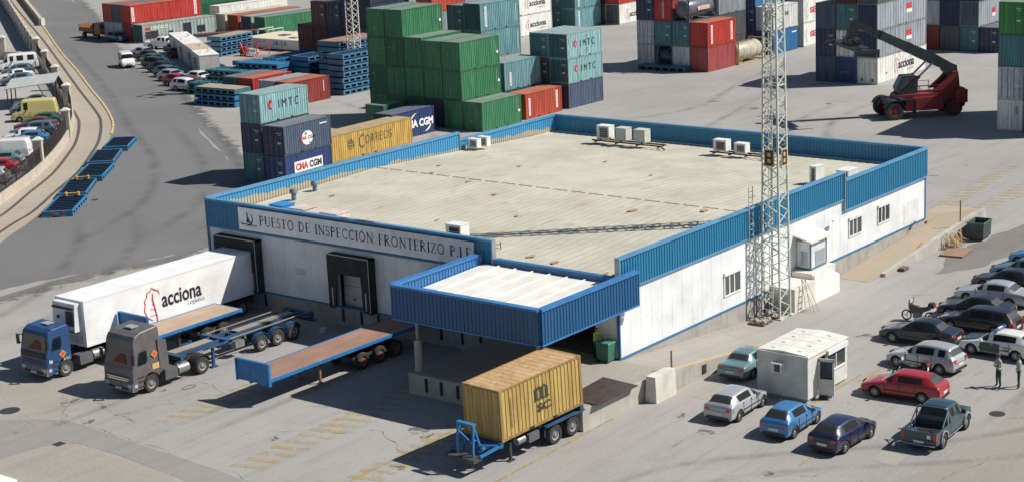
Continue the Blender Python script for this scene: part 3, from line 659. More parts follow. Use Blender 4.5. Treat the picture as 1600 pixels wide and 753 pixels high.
# porch block and far ramp with retaining wall
pb = thing('concrete_platform', 'white concrete platform with sloping side wall under the porch', 'platform')
b1 = MB(); b1.box(16.0, 18.6, -1.75, -.05, 0, 1.5); b1.box(18.6, 21.6, -1.5, -.05, 0, 1.84); b1.build('platform_body', worn('cream_concrete', (.62, .59, .52), .85, .2, (.4, .37, .3)), pb)
b2 = MB(); b2.prism([(18.6, 0), (21.8, 0), (21.8, 1.15), (20.2, 1.92), (18.6, 1.75)], -1.7, -1.51, 'y'); b2.build('side_wall', worn('white_plaster', (.78, .76, .70), .8, .1, (.5, .48, .4)), pb)
fr_ = thing('far_ramp', 'tan concrete ramp with a low retaining wall along the right wall', 'ramp')
r1 = MB(); r1.hexa([(24.5, -2.3, 0), (45, -2.1, 0), (43, 6, 0), (24.5, -.02, 0), (24.5, -2.3, .01), (40.5, -2.1, .98), (39.5, -.02, 1.05), (24.5, -.02, .01)])
r1 = MB(); r1.hexa([(24.5, -2.35, -.02), (41, -2.35, -.02), (41, -.02, -.02), (24.5, -.02, -.02), (24.5, -2.35, .014), (41, -2.35, 1.0), (41, -.02, 1.0), (24.5, -.02, .014)])
r1.hexa([(BL + .4, -.01, 0), (47, -.01, 0), (47, 3, 0), (BL + .4, 3, 0), (BL + .4, -.01, .94), (41, -.01, .94), (41, 1.5, .94), (BL + .4, 1.5, .94)]); r1.build('ramp_surface', M_ramp, fr_)
r2 = MB(); r2.prism([(26.2, 0), (42, 0), (42, 1.35), (40, 1.35), (26.2, .22)], -2.68, -2.36, 'y'); r2.build('retaining_wall', M_conc, fr_)
# white roof edge close to the photographer
wr = MB(); wr.box(-34, -27.75, 15.9, 24, 0, .3); tag(wr.build('low_white_wall', worn('white_coping', (.75, .75, .70), .7, .1)), 'white edge of a low wall in the bottom left corner', 'wall')
# joints, cracks and tyre marks as thin surface marks
jl = worn_marking('asphalt_joint', (.12, .113, .105), .4)
def seam(name, pts, w, mat, z=.0145, amp=.05, seed=1):
    rr = random.Random(seed); P = smooth_poly(pts, 6, amp, seed); m = MB()
    for a, b in zip(P, P[1:]):
        A, B = Vector(a), Vector(b); d = (B - A).normalized(); n = Vector((-d.y, d.x)) * w * rr.uniform(.4, 1.2) / 2
        m.face([(*(A - n), z), (*(B - n), z), (*(B + n), z), (*(A + n), z)])
    return tag(m.build(name, mat), kind='structure')
for i, pts in enumerate((
    [(-18, 25), (-20.5, 21.6), (-20.7, 15.8), (-21.1, 8.7), (-22, 2), (-23, -4)], [(-16.9, 24), (-18.6, 20), (-18.5, 15)], [(-18.6, 20), (-14.5, 18.5)], [(-12, 12), (-9, 7)],
    [(-16, 11), (-13, 6), (-15.5, .5)], [(-7, -8), (-2.5, -7.5)], [(-10, -12), (-6, -16)], [(8, -5), (12, -6.5)], [(22, -4.5), (24, -7.5)], [(10, -19), (16, -20)], [(5, -20), (9, -24)], [(45, 8), (60, 14)], [(84, 30), (90, 44)], [(-9, -20), (0, -21.5)], [(-12, 22), (-13, 16.5)])):
    k = [pts[0]]
    rj = random.Random(i + 40)
    for a, b in zip(pts, pts[1:]):
        for q in range(1, 7): k.append((a[0] + (b[0] - a[0]) * q / 6 + rj.uniform(-.22, .22), a[1] + (b[1] - a[1]) * q / 6 + rj.uniform(-.22, .22)))
    seam('surface_crack', k, .05, jl, seed=i, amp=.05)
def band_mat(name, c, a):
    m, n, l, b = nodes(name); v = coords(n, l, False); b.inputs['Base Color'].default_value = (*c, 1); b.inputs['Roughness'].default_value = .9
    tr = n.new('ShaderNodeBsdfTransparent'); mx = n.new('ShaderNodeMixShader'); f = noise(n, l, v, .35, 5, .65, .35, .7)
    at = n.new('ShaderNodeAttribute'); at.attribute_name = 'fade'
    m1 = n.new('ShaderNodeMath'); m1.operation = 'MULTIPLY'; m1.inputs[1].default_value = a; l.new(f, m1.inputs[0]); m2 = n.new('ShaderNodeMath'); m2.operation = 'MULTIPLY'; l.new(m1.outputs[0], m2.inputs[0]); l.new(at.outputs['Fac'], m2.inputs[1])
    l.new(m2.outputs[0], mx.inputs[0]); l.new(tr.outputs[0], mx.inputs[1]); l.new(b.outputs[0], mx.inputs[2]); l.new(mx.outputs[0], n['Material Output'].inputs[0]); return m
skid = band_mat('tyre_mark', (.07, .067, .065), .28)
def track(pts, w, z, i):
    P = smooth_poly(pts, 8); A, B, C = offset(P, -w / 2), P, offset(P, w / 2); N = len(P)
    me = bpy.data.meshes.new('tyre_track'); me.from_pydata([(*p, z) for p in A + B + C], [], [(k, k + 1, N + k + 1, N + k) for k in range(N - 1)] + [(N + k, N + k + 1, 2 * N + k + 1, 2 * N + k) for k in range(N - 1)]); me.materials.append(skid)
    at = me.attributes.new('fade', 'FLOAT', 'POINT')
    for k in range(N): at.data[N + k].value = min(1, k / 6, (N - 1 - k) / 6)
    o = bpy.data.objects.new('tyre_track', me); COL.objects.link(o); o['kind'] = 'structure'
for i, (pts, w) in enumerate((([(30, 44), (45, 52), (62, 70), (72, 90)], 1.4), ([(27, 46), (42, 55), (58, 72), (68, 92)], 1.2), ([(8, 50), (22, 58), (34, 72), (46, 90)], 1.8), ([(3, 53), (18, 61), (31, 75), (43, 93), (60, 118), (90, 165)], 1.6), ([(10, 47), (26, 58), (38, 72), (52, 92), (66, 114), (96, 160)], 1.5), ([(50, 8), (60, 22), (72, 30), (90, 32)], 1.3), ([(52, 5), (63, 20), (74, 27), (90, 29)], 1.3),
    ([(-24, 36), (-8, 39), (8, 50), (16, 60)], 1.6), ([(-24, 40), (-9, 42.5), (4, 52), (12, 62)], 1.5), ([(-22, -10), (-10, -9), (2, -20), (14, -26)], .9), ([(-22, -13), (-10, -12), (1, -23), (12, -28)], .9), ([(60, 50), (75, 44), (92, 48), (110, 52)], 1.3), ([(45, 42), (58, 36), (72, 38), (88, 42)], 1.2), ([(-22, 13.3), (-12, 13.6), (-2, 14)], .8), ([(-22, 15.6), (-12, 15.9), (-3, 16.2)], .8), ([(-22, -.4), (-14, -.6), (-9, -.6)], .8), ([(-24, 21.4), (-16, 21.5), (-3, 21.6)], .8), ([(-24, 23.6), (-16, 23.5), (-3, 23.6)], .8), ([(4, -22), (20, -21), (40, -24)], 1.0), ([(-4, -19.4), (16, -19.2), (40, -20)], 1.0))):
    track(pts, w, .0162 + i * .0003, i)
stain = worn_marking('oil_stain', (.15, .142, .13), .3)
rr = random.Random(21)
for i in range(46):
    x, y = rr.choice([(rr.uniform(-24, -9), rr.uniform(-8, 26)), (rr.uniform(-8, 38), rr.uniform(-24, -5)), (rr.uniform(42, 90), rr.uniform(0, 50))]); s = rr.uniform(.2, .7)
    m = MB(); ph = rr.uniform(0, 6); m.face([(s * (1 + .25 * sin(2 * k * .314 + ph)) * cos(k * .314), s * (1 + .25 * sin(3 * k * .314 + ph)) * sin(k * .314) * .7, 0) for k in range(20)]); o = m.build('oil_stain', stain, loc=(x, y, .0175 + i * .0001), rz=rr.uniform(0, 3)); o['kind'] = 'structure'
# ================================================================ shipping containers
LEN20, LEN40, CW = 6.058, 12.192, 2.438
CC = {  # paint name: (colour, dirt, rust)
 'green': ((.034, .195, .085), .35, .24), 'dark green': ((.010, .125, .055), .35, .2), 'bright green': ((.03, .24, .045), .25, .05),
 'light teal': ((.26, .46, .47), .45, .28), 'teal': ((.055, .19, .215), .4, .15), 'pale teal': ((.155, .33, .36), .45, .15), 'dark teal': ((.02, .11, .13), .35, .1),
 'navy': ((.018, .032, .085), .35, .12), 'blue': ((.02, .045, .15), .3, .14), 'light blue': ((.02, .15, .36), .3, .1), 'slate blue': ((.07, .10, .155), .4, .15),
 'red': ((.47, .035, .022), .25, .08), 'orange red': ((.45, .065, .032), .35, .15), 'faded red': ((.38, .07, .075), .4, .1), 'dark red': ((.24, .03, .025), .35, .15), 'maroon': ((.10, .016, .018), .35, .1),
 'white': ((.74, .73, .68), .28, .04), 'cream': ((.62, .58, .46), .4, .15), 'grey': ((.30, .33, .36), .35, .1), 'pale grey': ((.48, .51, .54), .35, .1), 'yellow': ((.44, .30, .09), .28, .16), 'mustard': ((.56, .37, .09), .3, .14), 'sage': ((.33, .40, .36), .45, .1), 'dark grey': ((.09, .10, .105), .4, .1),
}
def cpaint(c):
    col, d, r = CC[c]; return worn(c.replace(' ', '_') + '_container_paint', col, .5, d, tuple(x * .35 + .03 for x in col), r, sc=.9, vs=.68)
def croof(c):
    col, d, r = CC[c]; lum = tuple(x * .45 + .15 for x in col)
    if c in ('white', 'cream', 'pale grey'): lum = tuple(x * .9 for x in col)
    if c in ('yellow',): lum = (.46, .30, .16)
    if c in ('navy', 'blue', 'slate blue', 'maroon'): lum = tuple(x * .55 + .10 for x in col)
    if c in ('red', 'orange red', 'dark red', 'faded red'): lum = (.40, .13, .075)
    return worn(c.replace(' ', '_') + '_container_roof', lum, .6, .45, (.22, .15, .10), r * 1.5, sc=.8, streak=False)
M_bar = worn('steel_lock_bar', (.16, .19, .21), .5, .3, metal=.2)
M_mark = plain('white_stencil', (.62, .62, .58), .6)
M_black = plain('black_void', (.012, .012, .012), .9)
MESHC = {}
def cont_meshes(L, H, color, kind='std', endc=None):
    key = (round(L, 2), round(H, 2), color, kind, endc)
    if key in MESHC: return MESHC[key]
    hx, hy = L / 2, CW / 2; P, D = cpaint(color), {}
    E = cpaint(endc) if endc else P
    # frame
    f = MB(); t = .10
    for sx in (-1, 1):
        for sy in (-1, 1):
            x0, x1 = (sx * hx, sx * (hx - .15)); y0, y1 = (sy * hy, sy * (hy - t)); f.box(min(x0, x1), max(x0, x1), min(y0, y1), max(y0, y1), .12, H - .12)
            for z in (0, H - .118): f.box(min(sx * (hx + .003), sx * (hx - .178)), max(sx * (hx + .003), sx * (hx - .178)), min(sy * (hy + .003), sy * (hy - .162)), max(sy * (hy + .003), sy * (hy - .162)), z, z + .118, 1)
        f.box(min(sx * hx, sx * (hx - .1)), max(sx * hx, sx * (hx - .1)), -hy + .163, hy - .163, .01, .13); f.box(min(sx * hx, sx * (hx - .1)), max(sx * hx, sx * (hx - .1)), -hy + .163, hy - .163, H - .11, H - .004)
    for sy in (-1, 1):
        y0, y1 = sy * hy, sy * (hy - .06)
        f.box(-hx + .179, hx - .179, min(y0, y1), max(y0, y1), .01, .15); f.box(-hx + .179, hx - .179, min(y0, y1), max(y0, y1), H - .08, H - .004)
        for cxp in ((-1.05, -.7), (.7, 1.05)):
            f.box(cxp[0], cxp[1], min(y0, y1) - .004, max(y0, y1) + .004, .02, .13, 2)
    FR = worn(color.replace(' ', '_') + '_frame_paint', tuple(x * .72 for x in CC[color][0]), .55, .5, (.10, .055, .03), min(.6, CC[color][2] * 2 + .12), sc=1.3, vs=.4)
    D['frame'] = f.mesh('frame', [FR, worn('corner_casting_' + color.replace(' ', '_'), tuple(x * .6 + .03 for x in CC[color][0]), .6, .5, (.12, .06, .03), .3), M_black])
    b = MB()
    if kind == 'reefer':
        for sy in (-1, 1):
            k = round(L / .6)
            for i in range(k):
                xa, xb = -hx + .15 + (L - .3) * i / k, -hx + .15 + (L - .3) * (i + 1) / k; y = sy * (hy - .02)
                b.face([(xa + .012, y, .15), (xb - .012, y, .15), (xb - .012, y, H - .08), (xa + .012, y, H - .08)]); b.face([(xb - .012, y, .15), (xb + .012, y - sy * .012, .15), (xb + .012, y - sy * .012, H - .08), (xb - .012, y, H - .08)])
        b.box(-hx + .05, -hx + .07, -hy + .1, hy - .1, .13, H - .11, 1); b.box(hx - .07, hx - .05, -hy + .1, hy - .1, .13, H - .11, 1)
        for z in (.5, 1.2, 1.9): b.box(-hx + .04, -hx + .05, -hy + .3, hy - .3, z, z + .02, 1)
    else:
        pit, dep = (.28, .036) if kind != 'wide' else (.62, .05)
        b.corr((-hx + .15, -hy + .008), (1, 0), L - .3, .15, H - .08, (0, -1), pit, dep); b.corr((-hx + .15, hy - .008), (1, 0), L - .3, .15, H - .08, (0, 1), pit, dep)
        if kind not in ('doors',): b.corr((-hx + .012, -hy + .10), (0, 1), CW - .2, .13, H - .11, (-1, 0), .24, .045, 1)
        b.corr((hx - .012, -hy + .10), (0, 1), CW - .2, .13, H - .11, (1, 0), .24, .045, 1)
    D['body'] = b.mesh('body', [P, E])
    r = MB(); n = round(L / .42); q = (L - .12) / n
    for i in range(n):
        x = -hx + .06 + i * q
        for (u, h), (u2, h2) in zip(((0, 0), (.25, -.02), (.6, -.02), (.8, 0), (1, 0)), ((.25, -.02), (.6, -.02), (.8, 0), (1, 0))):
            r.face([(x + u * q, -hy + .06, H - .012 + h), (x + u2 * q, -hy + .06, H - .012 + h2), (x + u2 * q, hy - .06, H - .012 + h2), (x + u * q, hy - .06, H - .012 + h)])
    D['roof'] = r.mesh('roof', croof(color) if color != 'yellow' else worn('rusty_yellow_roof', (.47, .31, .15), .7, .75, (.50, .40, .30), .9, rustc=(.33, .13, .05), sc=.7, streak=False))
    if kind == 'doors':
        for s in (0, 1):
            d = MB(); y0, y1 = (-hy + .10, -.01) if s == 0 else (.01, hy - .10)
            d.box(-hx + .03, -hx + .075, y0, y1, .13, H - .115)
            for k in range(5): d.box(-hx + .018, -hx + .03, y0 + .05, y1 - .05, .20 + k * (H - .5) / 5 + .03, .20 + (k + 1) * (H - .5) / 5 - .04)
            if s == 0:
                d.box(-hx + .010, -hx + .0175, y0 + .18, y1 - .35, H - .62, H - .56, 1); d.box(-hx + .010, -hx + .0175, y0 + .25, y1 - .5, H - .78, H - .73, 1); d.box(-hx + .010, -hx + .0175, y0 + .3, y1 - .4, H * .40, H * .40 + .16, 1)
            D['door%d' % s] = d.mesh('door', [E, M_mark])
            l = MB()
            for yy in (y0 + .28, y1 - .28):
                l.tube([(-hx - .005, yy, .10), (-hx - .005, yy, H - .09)], .022, 6); l.box(-hx - .02, -hx + .012, yy - .2, yy + .02, H * .40 - .2, H * .40 - .16)
                for z in (.16, H * .3, H * .6, H - .17): l.box(-hx - .012, -hx + .016, yy - .06, yy + .06, z - .03, z + .03)
            D['bar%d' % s] = l.mesh('locking_bar', M_bar)
    MESHC[key] = D; return D
def tank_meshes(L, H, color):
    key = ('tank', color)
    if key in MESHC: return MESHC[key]
    D = {}; hx, hy = L / 2, CW / 2; f = MB(); t = .12
    for sx in (-1, 1):
        for sy in (-1, 1): f.bar((sx * (hx - t / 2), sy * (hy - t / 2), 0), (sx * (hx - t / 2), sy * (hy - t / 2), H), t)
        for z in (t / 2, H - t / 2): f.bar((sx * (hx - t / 2), -hy + t, z), (sx * (hx - t / 2), hy - t, z), t)
        for sy in (-1, 1):
            f.bar((sx * (hx - .07), sy * (hy - .1), .15), (sx * (hx - .07), sy * .35, .75), .08); f.bar((sx * (hx - .07), sy * (hy - .1), H - .15), (sx * (hx - .07), sy * .35, H - .75), .08)
    for sy in (-1, 1):
        f.bar((-hx + t, sy * (hy - t / 2), t / 2), (hx - t, sy * (hy - t / 2), t / 2), t)
        f.bar((-hx + t, sy * (hy - t / 2), H - t / 2), (-hx + 1.2, sy * (hy - t / 2), H - t / 2), .07); f.bar((hx - t, sy * (hy - t / 2), t / 2), (hx - 1.0, sy * (hy - t), .6), .08); f.bar((-hx + t, sy * (hy - t / 2), t / 2), (-hx + 1.0, sy * (hy - t), .6), .08)
    D['frame'] = f.mesh('frame', worn('tank_frame_' + color.replace(' ', '_'), (.45, .27, .05) if color == 'cream' else (.05, .06, .08), .6, .4))
    b = MB(); rr = 1.08; zc = H / 2 + .05; xs = [-hx + .12, -hx + .2, -hx + .42, -hx + .55, hx - .55, hx - .42, hx - .2, hx - .12]; rs = [.05, .62, 1.0, rr, rr, 1.0, .62, .05]
    b.tube([(x, 0, zc) for x in xs], rs, 24)
    for x in (-1.5, 0, 1.5): b.tube([(x - .04, 0, zc), (x + .04, 0, zc)], rr + .025, 24)
    D['body'] = b.mesh('tank', worn('tank_shell_' + color.replace(' ', '_'), {'cream': (.52, .47, .36), 'navy': (.03, .04, .07), 'grey': (.13, .145, .17)}[color], .3, .35, sc=1.2, metal=.15), True)
    w = MB(); w.box(-1.6, 1.6, -.25, .25, zc + rr + .01, zc + rr + .05); D['roof'] = w.mesh('walkway', M_bar)
    MESHC[key] = D; return D
def place(name, me, parent):
    o = bpy.data.objects.new(name, me); COL.objects.link(o); o.parent = parent; return o
CLOG = []
def container(x, y, z, yaw, spec, label, group):
    """x, y: the corner towards the camera (least x, least y in the stack's own frame)"""
    color, H, L, kind = spec['c'], spec.get('h', 2.6), spec.get('l', LEN20), spec.get('k', 'std')
    c, s = cos(yaw), sin(yaw); cx, cy = x + c * L / 2 - s * CW / 2, y + s * L / 2 + c * CW / 2
    if spec.get('slip'): cx += spec['slip'] * c; cy += spec['slip'] * s
    t = thing('tank_container' if kind == 'tank' else ('refrigerated_container' if kind == 'reefer' else 'shipping_container'), label, 'container', (cx, cy, z), yaw, group)
    D = tank_meshes(L, H, color) if kind == 'tank' else cont_meshes(L, H, color, kind, spec.get('e'))
    for k, me in D.items():
        if k.startswith('bar'): continue
        nm = {'frame': 'frame', 'body': 'tank' if kind == 'tank' else 'body', 'roof': 'walkway' if kind == 'tank' else 'roof', 'door0': 'door', 'door1': 'door'}[k]
        o = place(nm, me, t)
        if k.startswith('door'): place('locking_bar', D['bar' + k[4]], o)
    hx, hy = L / 2, CW / 2
    for d in spec.get('d', ()): decal(t, hx, hy, H, *d)
    CLOG.append(label); return t
M_ink = plain('dark_lettering', (.02, .025, .045), .5); M_wht = plain('white_lettering', (.78, .78, .75), .5); M_redl = plain('red_lettering', (.55, .03, .04), .5)
M_gry = plain('grey_letters', (.3, .3, .32), .6); M_brn = plain('brown_lettering', (.12, .10, .07), .6)
INK = {'ink': M_ink, 'white': M_wht, 'red': M_redl, 'grey': M_gry, 'brown': M_brn}
def flat(parent, pts, mat, name='emblem'):
    m = MB(); m.face(pts); return m.build(name, mat, parent)
def decal(t, hx, hy, H, what, *a):
    y = -hy - .006
    if what == 'txt':        # text, x0, z0, w, h, ink, bold
        tx, x0, z0, w, h, ink, bold = a; lettering(tx, w, h, (x0, y - .006, z0), (1, 0, 0), (0, 0, 1), INK[ink], t, bold=bold)
    elif what == 'vert':     # vertical strip, x, z0, z1, w, panel ink, letter ink, text
        x, z0, z1, w, pc, lc, tx = a
        if pc: flat(t, [(x, y, z0), (x + w, y, z0), (x + w, y, z1), (x, y, z1)], INK[pc], 'stripe')
        lettering(tx, (z1 - z0) * .9, w * .6, (x + w * .8, y - .003, z0 + (z1 - z0) * .05), (0, 0, 1), (-1, 0, 0), INK[lc], t, bold=.02)
    elif what == 'endvert':
        yy, z0, z1, w, lc, tx = a; lettering(tx, z1 - z0, w, (-hx - .005, yy, z1), (0, 0, -1), (0, -1, 0), INK[lc], t, bold=.02)
    elif what == 'endbox':
        for (y0, y1, z0, z1, ink) in a: flat(t, [(-hx - .006, y0, z0), (-hx - .006, y1, z0), (-hx - .006, y1, z1), (-hx - .006, y0, z1)], INK[ink], 'marking')
    elif what == 'box':
        for (x0, x1, z0, z1, ink) in a: flat(t, [(x0, y, z0), (x1, y, z0), (x1, y, z1), (x0, y, z1)], INK[ink], 'marking')
    elif what == 'ring':     # swoosh arcs, cx, cz, r, a0, a1, ink, thick
        cx, cz, r, a0, a1, ink, th, sx = a; m = MB(); n = 12
        for k in range(n):
            u, v = R(a0 + (a1 - a0) * k / n), R(a0 + (a1 - a0) * (k + 1) / n); w0, w1 = th * sin(pi * k / n), th * sin(pi * (k + 1) / n)
            m.face([(cx + (r - w0) * cos(u) * sx, y - .001, cz + (r - w0) * sin(u)), (cx + (r - w1) * cos(v) * sx, y - .001, cz + (r - w1) * sin(v)), (cx + (r + w1) * cos(v) * sx, y - .001, cz + (r + w1) * sin(v)), (cx + (r + w0) * cos(u) * sx, y - .001, cz + (r + w0) * sin(u))])
        m.build('emblem', INK[ink], t)
    elif what == 'oval':
        cx, cz, rx, rz_, ink, dy = a; flat(t, [(cx + rx * cos(k * pi / 12), y - dy, cz + rz_ * sin(k * pi / 12)) for k in range(24)], INK[ink])
    elif what == 'leaf': leaf(t, a[0], y, a[1], a[2])
def leaf(t, cx, y, z0, h, nrm=-1):
    """outlined tree-leaf emblem in red"""
    out = [(.50, -.02), (.30, .05), (.12, .17), (.02, .36), (.10, .52), (.06, .66), (.22, .74), (.26, .88), (.46, .90), (.58, 1.0), (.74, .92), (.98, .86), (1.04, .74)]
    stem = [(.80, -.14), (.76, .10), (.66, .40), (.58, .62), (.60, .84)]
    br = [[(.76, .12), (.36, .14)], [(.70, .30), (.36, .36)], [(.64, .46), (.50, .50)], [(.60, .64), (.52, .68)]]
    m = MB(); w = h * .62
    def line(ps, th, off):
        P = [Vector((cx + a * w, y - off, z0 + b * h)) for a, b in ps]; N = len(P); LR = []
        for i in range(N):
            d = (P[min(N - 1, i + 1)] - P[max(0, i - 1)]).normalized(); n = Vector((-d.z, 0, d.x)) * th * h * (.5 if i in (0, N - 1) else 1); LR.append((P[i] - n, P[i] + n))
        for (a, b), (c, d) in zip(LR, LR[1:]): m.face([a, c, d, b])
    line(out, .018, .002); line(stem, .024, .004)
    for b in br: line(b, .016, .006)
    m.build('emblem', M_redl, t)
def S(c, h=2.6, l=LEN20, k='std', **kw): return dict(c=c, h=h, l=l, k=k, **kw)
ORD = ['bottom', 'second', 'third', 'fourth', 'fifth']
def stack(x, y, yawd, cols, where, group, step=2.5, names=None, z0=0.0):
    yaw = R(yawd)
    n = len(cols)
    for ci, col in enumerate(cols):
        z = z0; ox, oy = x - sin(yaw) * step * ci, y + cos(yaw) * step * ci
        for li, sp in enumerate(col):
            if sp is None: continue
            jit = random.uniform(-.04, .04)
            if sp.get('skip'): z += sp['h']; continue
            lay = 'single' if len(col) == 1 else ('top' if li == len(col) - 1 else ORD[li])
            cn = (names[ci] if names else ('' if n == 1 else ('right-hand column' if ci == 0 else ('leftmost column' if ci == n - 1 else ['', 'second', 'third', 'fourth', 'fifth'][ci] + ' column from right'))))
            lab = sp.get('lab') or (f"{sp['c']} {'tank ' if sp['k'] == 'tank' else ''}container, " + (f"{lay} of the {where}" if not cn else (f"{cn} of the {where}" if lay == 'single' else f"{lay} in {cn}, {where}")))
            container(ox + jit, oy, z, yaw, sp, lab, group); z += sp['h'] + .012
imtc = [('txt', 'I M T C', -.7, 1.05, 2.5, .72, 'ink', .0), ('oval', -1.72, 1.45, .30, .36, 'red', 0), ('oval', -1.62, 1.40, .16, .2, 'grey', .003), ('box', (-1.95, -1.45, 1.36, 1.52, 'red'), (-1.82, -1.58, 1.1, 1.9, 'red'))]
gmark = [('box', (2.42, 2.50, .9, 2.35, 'white'))]
gend = ('endbox', (-.62, -.50, 1.4, 2.35, 'grey'), (-.1, .1, .9, 1.15, 'grey'))
# --- green block
GH = 2.87
gr_ = random.Random(3)
def G(c='green', **k):
    a = gr_.uniform(-.85, .6); d = [('box', (2.32, 2.38, 1.2, 2.4, 'grey'), (2.55, 2.82, 1.15, 1.4, 'white'))]
    e = [(a, a + .05, gr_.uniform(1.1, 1.6), 2.4, 'grey')] if gr_.random() < .8 else []
    if gr_.random() < .7: b_ = gr_.uniform(-.9, .7); z_ = gr_.uniform(.8, 2.0); e.append((b_, b_ + .16, z_, z_ + .18, 'grey'))
    return S(c, GH, d=d + ([('endbox', *e)] if e else []), **k)
stack(55.75, 55.27, -.9, [[G()], [G(), G(), G()], [S('navy', GH), G(), G()], [G('dark green'), S('green', 2.98), S('green', 2.98)], [G('dark green'), G(), G('dark green'), G()], [G(), G('dark green'), G(), G()]],
      'big green stack', 'green containers stacked behind the roof', step=2.50)
# --- near left stack
cma = [('txt', 'CMA', -1.75, 1.05, 1.55, .62, 'red', .05), ('txt', 'CGM', .0, 1.05, 1.55, .62, 'ink', .05)]
stack(28.6, 57.48, 1.9, [[S('teal', 2.53, k='doors', lab='teal container with doors at the foot of the near left stack'), S('navy', 2.53, k='doors', lab='navy container with doors in the middle of the near left stack'),
      S('light teal', 2.53, k='doors', e='pale teal', d=imtc, lab='pale teal container with IMTC lettering atop the near left stack')]], '', 'containers stacked left behind the roof')
stack(28.31, 54.47, 3.3, [[S('blue', 2.54, k='doors', lab='blue container with white board reading CMACGM, bottom right of left stack', d=[('box', (-1.9, 1.75, .9, 1.85, 'white'))] + [('txt', 'CMA', -1.75, 1.05, 1.6, .62, 'red', .05), ('txt', 'CGM', .0, 1.05, 1.6, .62, 'ink', .05)]),
      S('slate blue', 2.54, k='doors', e='navy', lab='grey-blue container with round globe emblem above the CMACGM one', d=[('oval', -.1, 1.15, .72, .62, 'white', 0), ('txt', 'CMA', -1.02, 1.0, .88, .32, 'red', .04), ('txt', 'CGM', -.02, 1.0, .92, .32, 'ink', .04), ('box', (-.45, -.1, 1.4, 1.62, 'ink'), (.05, .3, .62, .8, 'ink')), ('box', (1.6, 2.5, 2.05, 2.15, 'white'))])]], '', 'containers stacked left behind the roof')
stack(36.3, 57.9, .3, [[S('mustard', 2.45, LEN40, e='mustard', lab='long yellow container with CORREOS lettering behind the roof edge')]], '', None)
cor = [o for o in COL.objects if o.get('label', '').startswith('long yellow')][0]
lettering('C', .75, 1.25, (.4 - 1.7, -CW / 2 - .01, .75), (1, 0, 0), (0, 0, 1), M_brn, cor, bold=-.01)
lettering('ORREOS', 3.7, .80, (-.5, -CW / 2 - .01, 1.05), (1, 0, 0), (0, 0, 1), M_brn, cor, bold=-.01, space=1.15)
for (cx_, rx, rz_) in ((-2.35, .42, .30),):
    m = MB()
    for k in range(14):
        a0, a1 = R(k * 25.7), R((k + 1) * 25.7); yy = -CW / 2 - .01
        m.face([(cx_ + rx * .8 * cos(a0), yy, 1.15 + rz_ * .8 * sin(a0)), (cx_ + rx * .8 * cos(a1), yy, 1.15 + rz_ * .8 * sin(a1)), (cx_ + rx * cos(a1), yy, 1.15 + rz_ * sin(a1)), (cx_ + rx * cos(a0), yy, 1.15 + rz_ * sin(a0))])
    for k in range(3): m.box(cx_ - .32 + .2 * k, cx_ - .2 + .2 * k, -CW / 2 - .012, -CW / 2 - .008, 1.5 + .06 * (k == 1), 1.72 + .1 * (k == 1))
    m.box(cx_ - .42, cx_ + .42, -CW / 2 - .012, -CW / 2 - .008, 1.43, 1.48); m.box(cx_ - .25, cx_ + .25, -CW / 2 - .016, -CW / 2 - .013, 1.1, 1.2)
    m.build('emblem', M_brn, cor)
stack(47.9, 59.9, 0, [[S('blue', 2.6, e='navy', lab='blue container with large white CMA CGM lettering beside the yellow one', d=[('txt', 'CMA CGM', -1.5, .85, 4.35, .78, 'white', .05), ('ring', .75, 1.25, 1.0, 100, 175, 'white', .07, 1.25), ('ring', 1.3, 1.25, 1.0, 280, 350, 'white', .09, 1.25)])]], '', None)
stack(51.6, 64.4, 0, [[S('green', 2.6, 2.99, lab='short green container half length behind the CMA CGM one')]], '', None)
# --- IMTC pair, red and teal right of the green block
grp = 'containers right of the green stack'
im2 = [('txt', 'I M T C', -.75, 1.05, 2.5, .70, 'ink', .0), ('oval', -1.62, 1.45, .30, .36, 'red', 0), ('oval', -1.55, 1.40, .16, .2, 'grey', .003)]
stack(70.15, 55.41, -.45, [[S('slate blue', 2.58, e='navy', lab='slate blue container under the two IMTC containers'), S('light teal', 2.58, k='doors', e='dark teal', d=im2, lab='pale teal IMTC container in the middle of its stack of three'),
      S('light teal', 2.58, k='doors', e='dark teal', d=im2 + [('box', (-2.75, -2.6, .3, 1.0, 'grey'), (-2.75, -2.6, 1.5, 2.3, 'grey'), (-1.15, -1.0, .3, 2.3, 'grey'), (.35, .5, 1.8, 2.3, 'grey'), (.35, .5, .3, .9, 'grey'))], lab='pale teal IMTC container with darker patches on top of its stack')],
      [S('dark teal', 2.58, k='doors'), S('dark grey', 2.58, k='doors'), S('light teal', 2.58, k='doors', e='teal')]], 'stack left of the two lettered IMTC containers', grp, names=['right', 'column'])
hs = [('vert', -2.55, .35, 2.1, .32, 'white', 'red', 'HAMBURG SUD'), ('vert', 2.0, .5, 2.3, .32, 'white', 'red', 'HAMBURG SUD')]
stack(62.95, 55.5, 0, [[S('orange red', 2.6, d=hs, lab='orange-red container with two white vertical signs beside the green stack')]], '', grp)
stack(63.5, 58.5, 0, [[S('dark teal', 2.65), S('pale teal', 2.85, e='teal', d=[('vert', -2.2, .4, 1.8, .3, 'white', 'grey', 'SEALAND')])]], 'stack behind the orange-red container', grp)
stack(66.72, 64.0, -4.5, [[S('cream', 2.6), S('pale grey', 2.6), S('pale teal', 2.87, e='dark teal', d=[('box', (2.5, 2.56, .4, 2.3, 'white'))]), S('pale teal', 2.87, e='dark teal', d=[('vert', -2.4, .4, 2.5, .32, 'white', 'grey', 'SEALAND'), ('box', (2.4, 2.47, .6, 2.4, 'white'))])],
      [S('dark teal', 2.6), S('teal', 2.6), S('dark teal', 2.7), S('dark teal', 2.75, k='doors')]], 'tall teal stack right behind green block', grp)
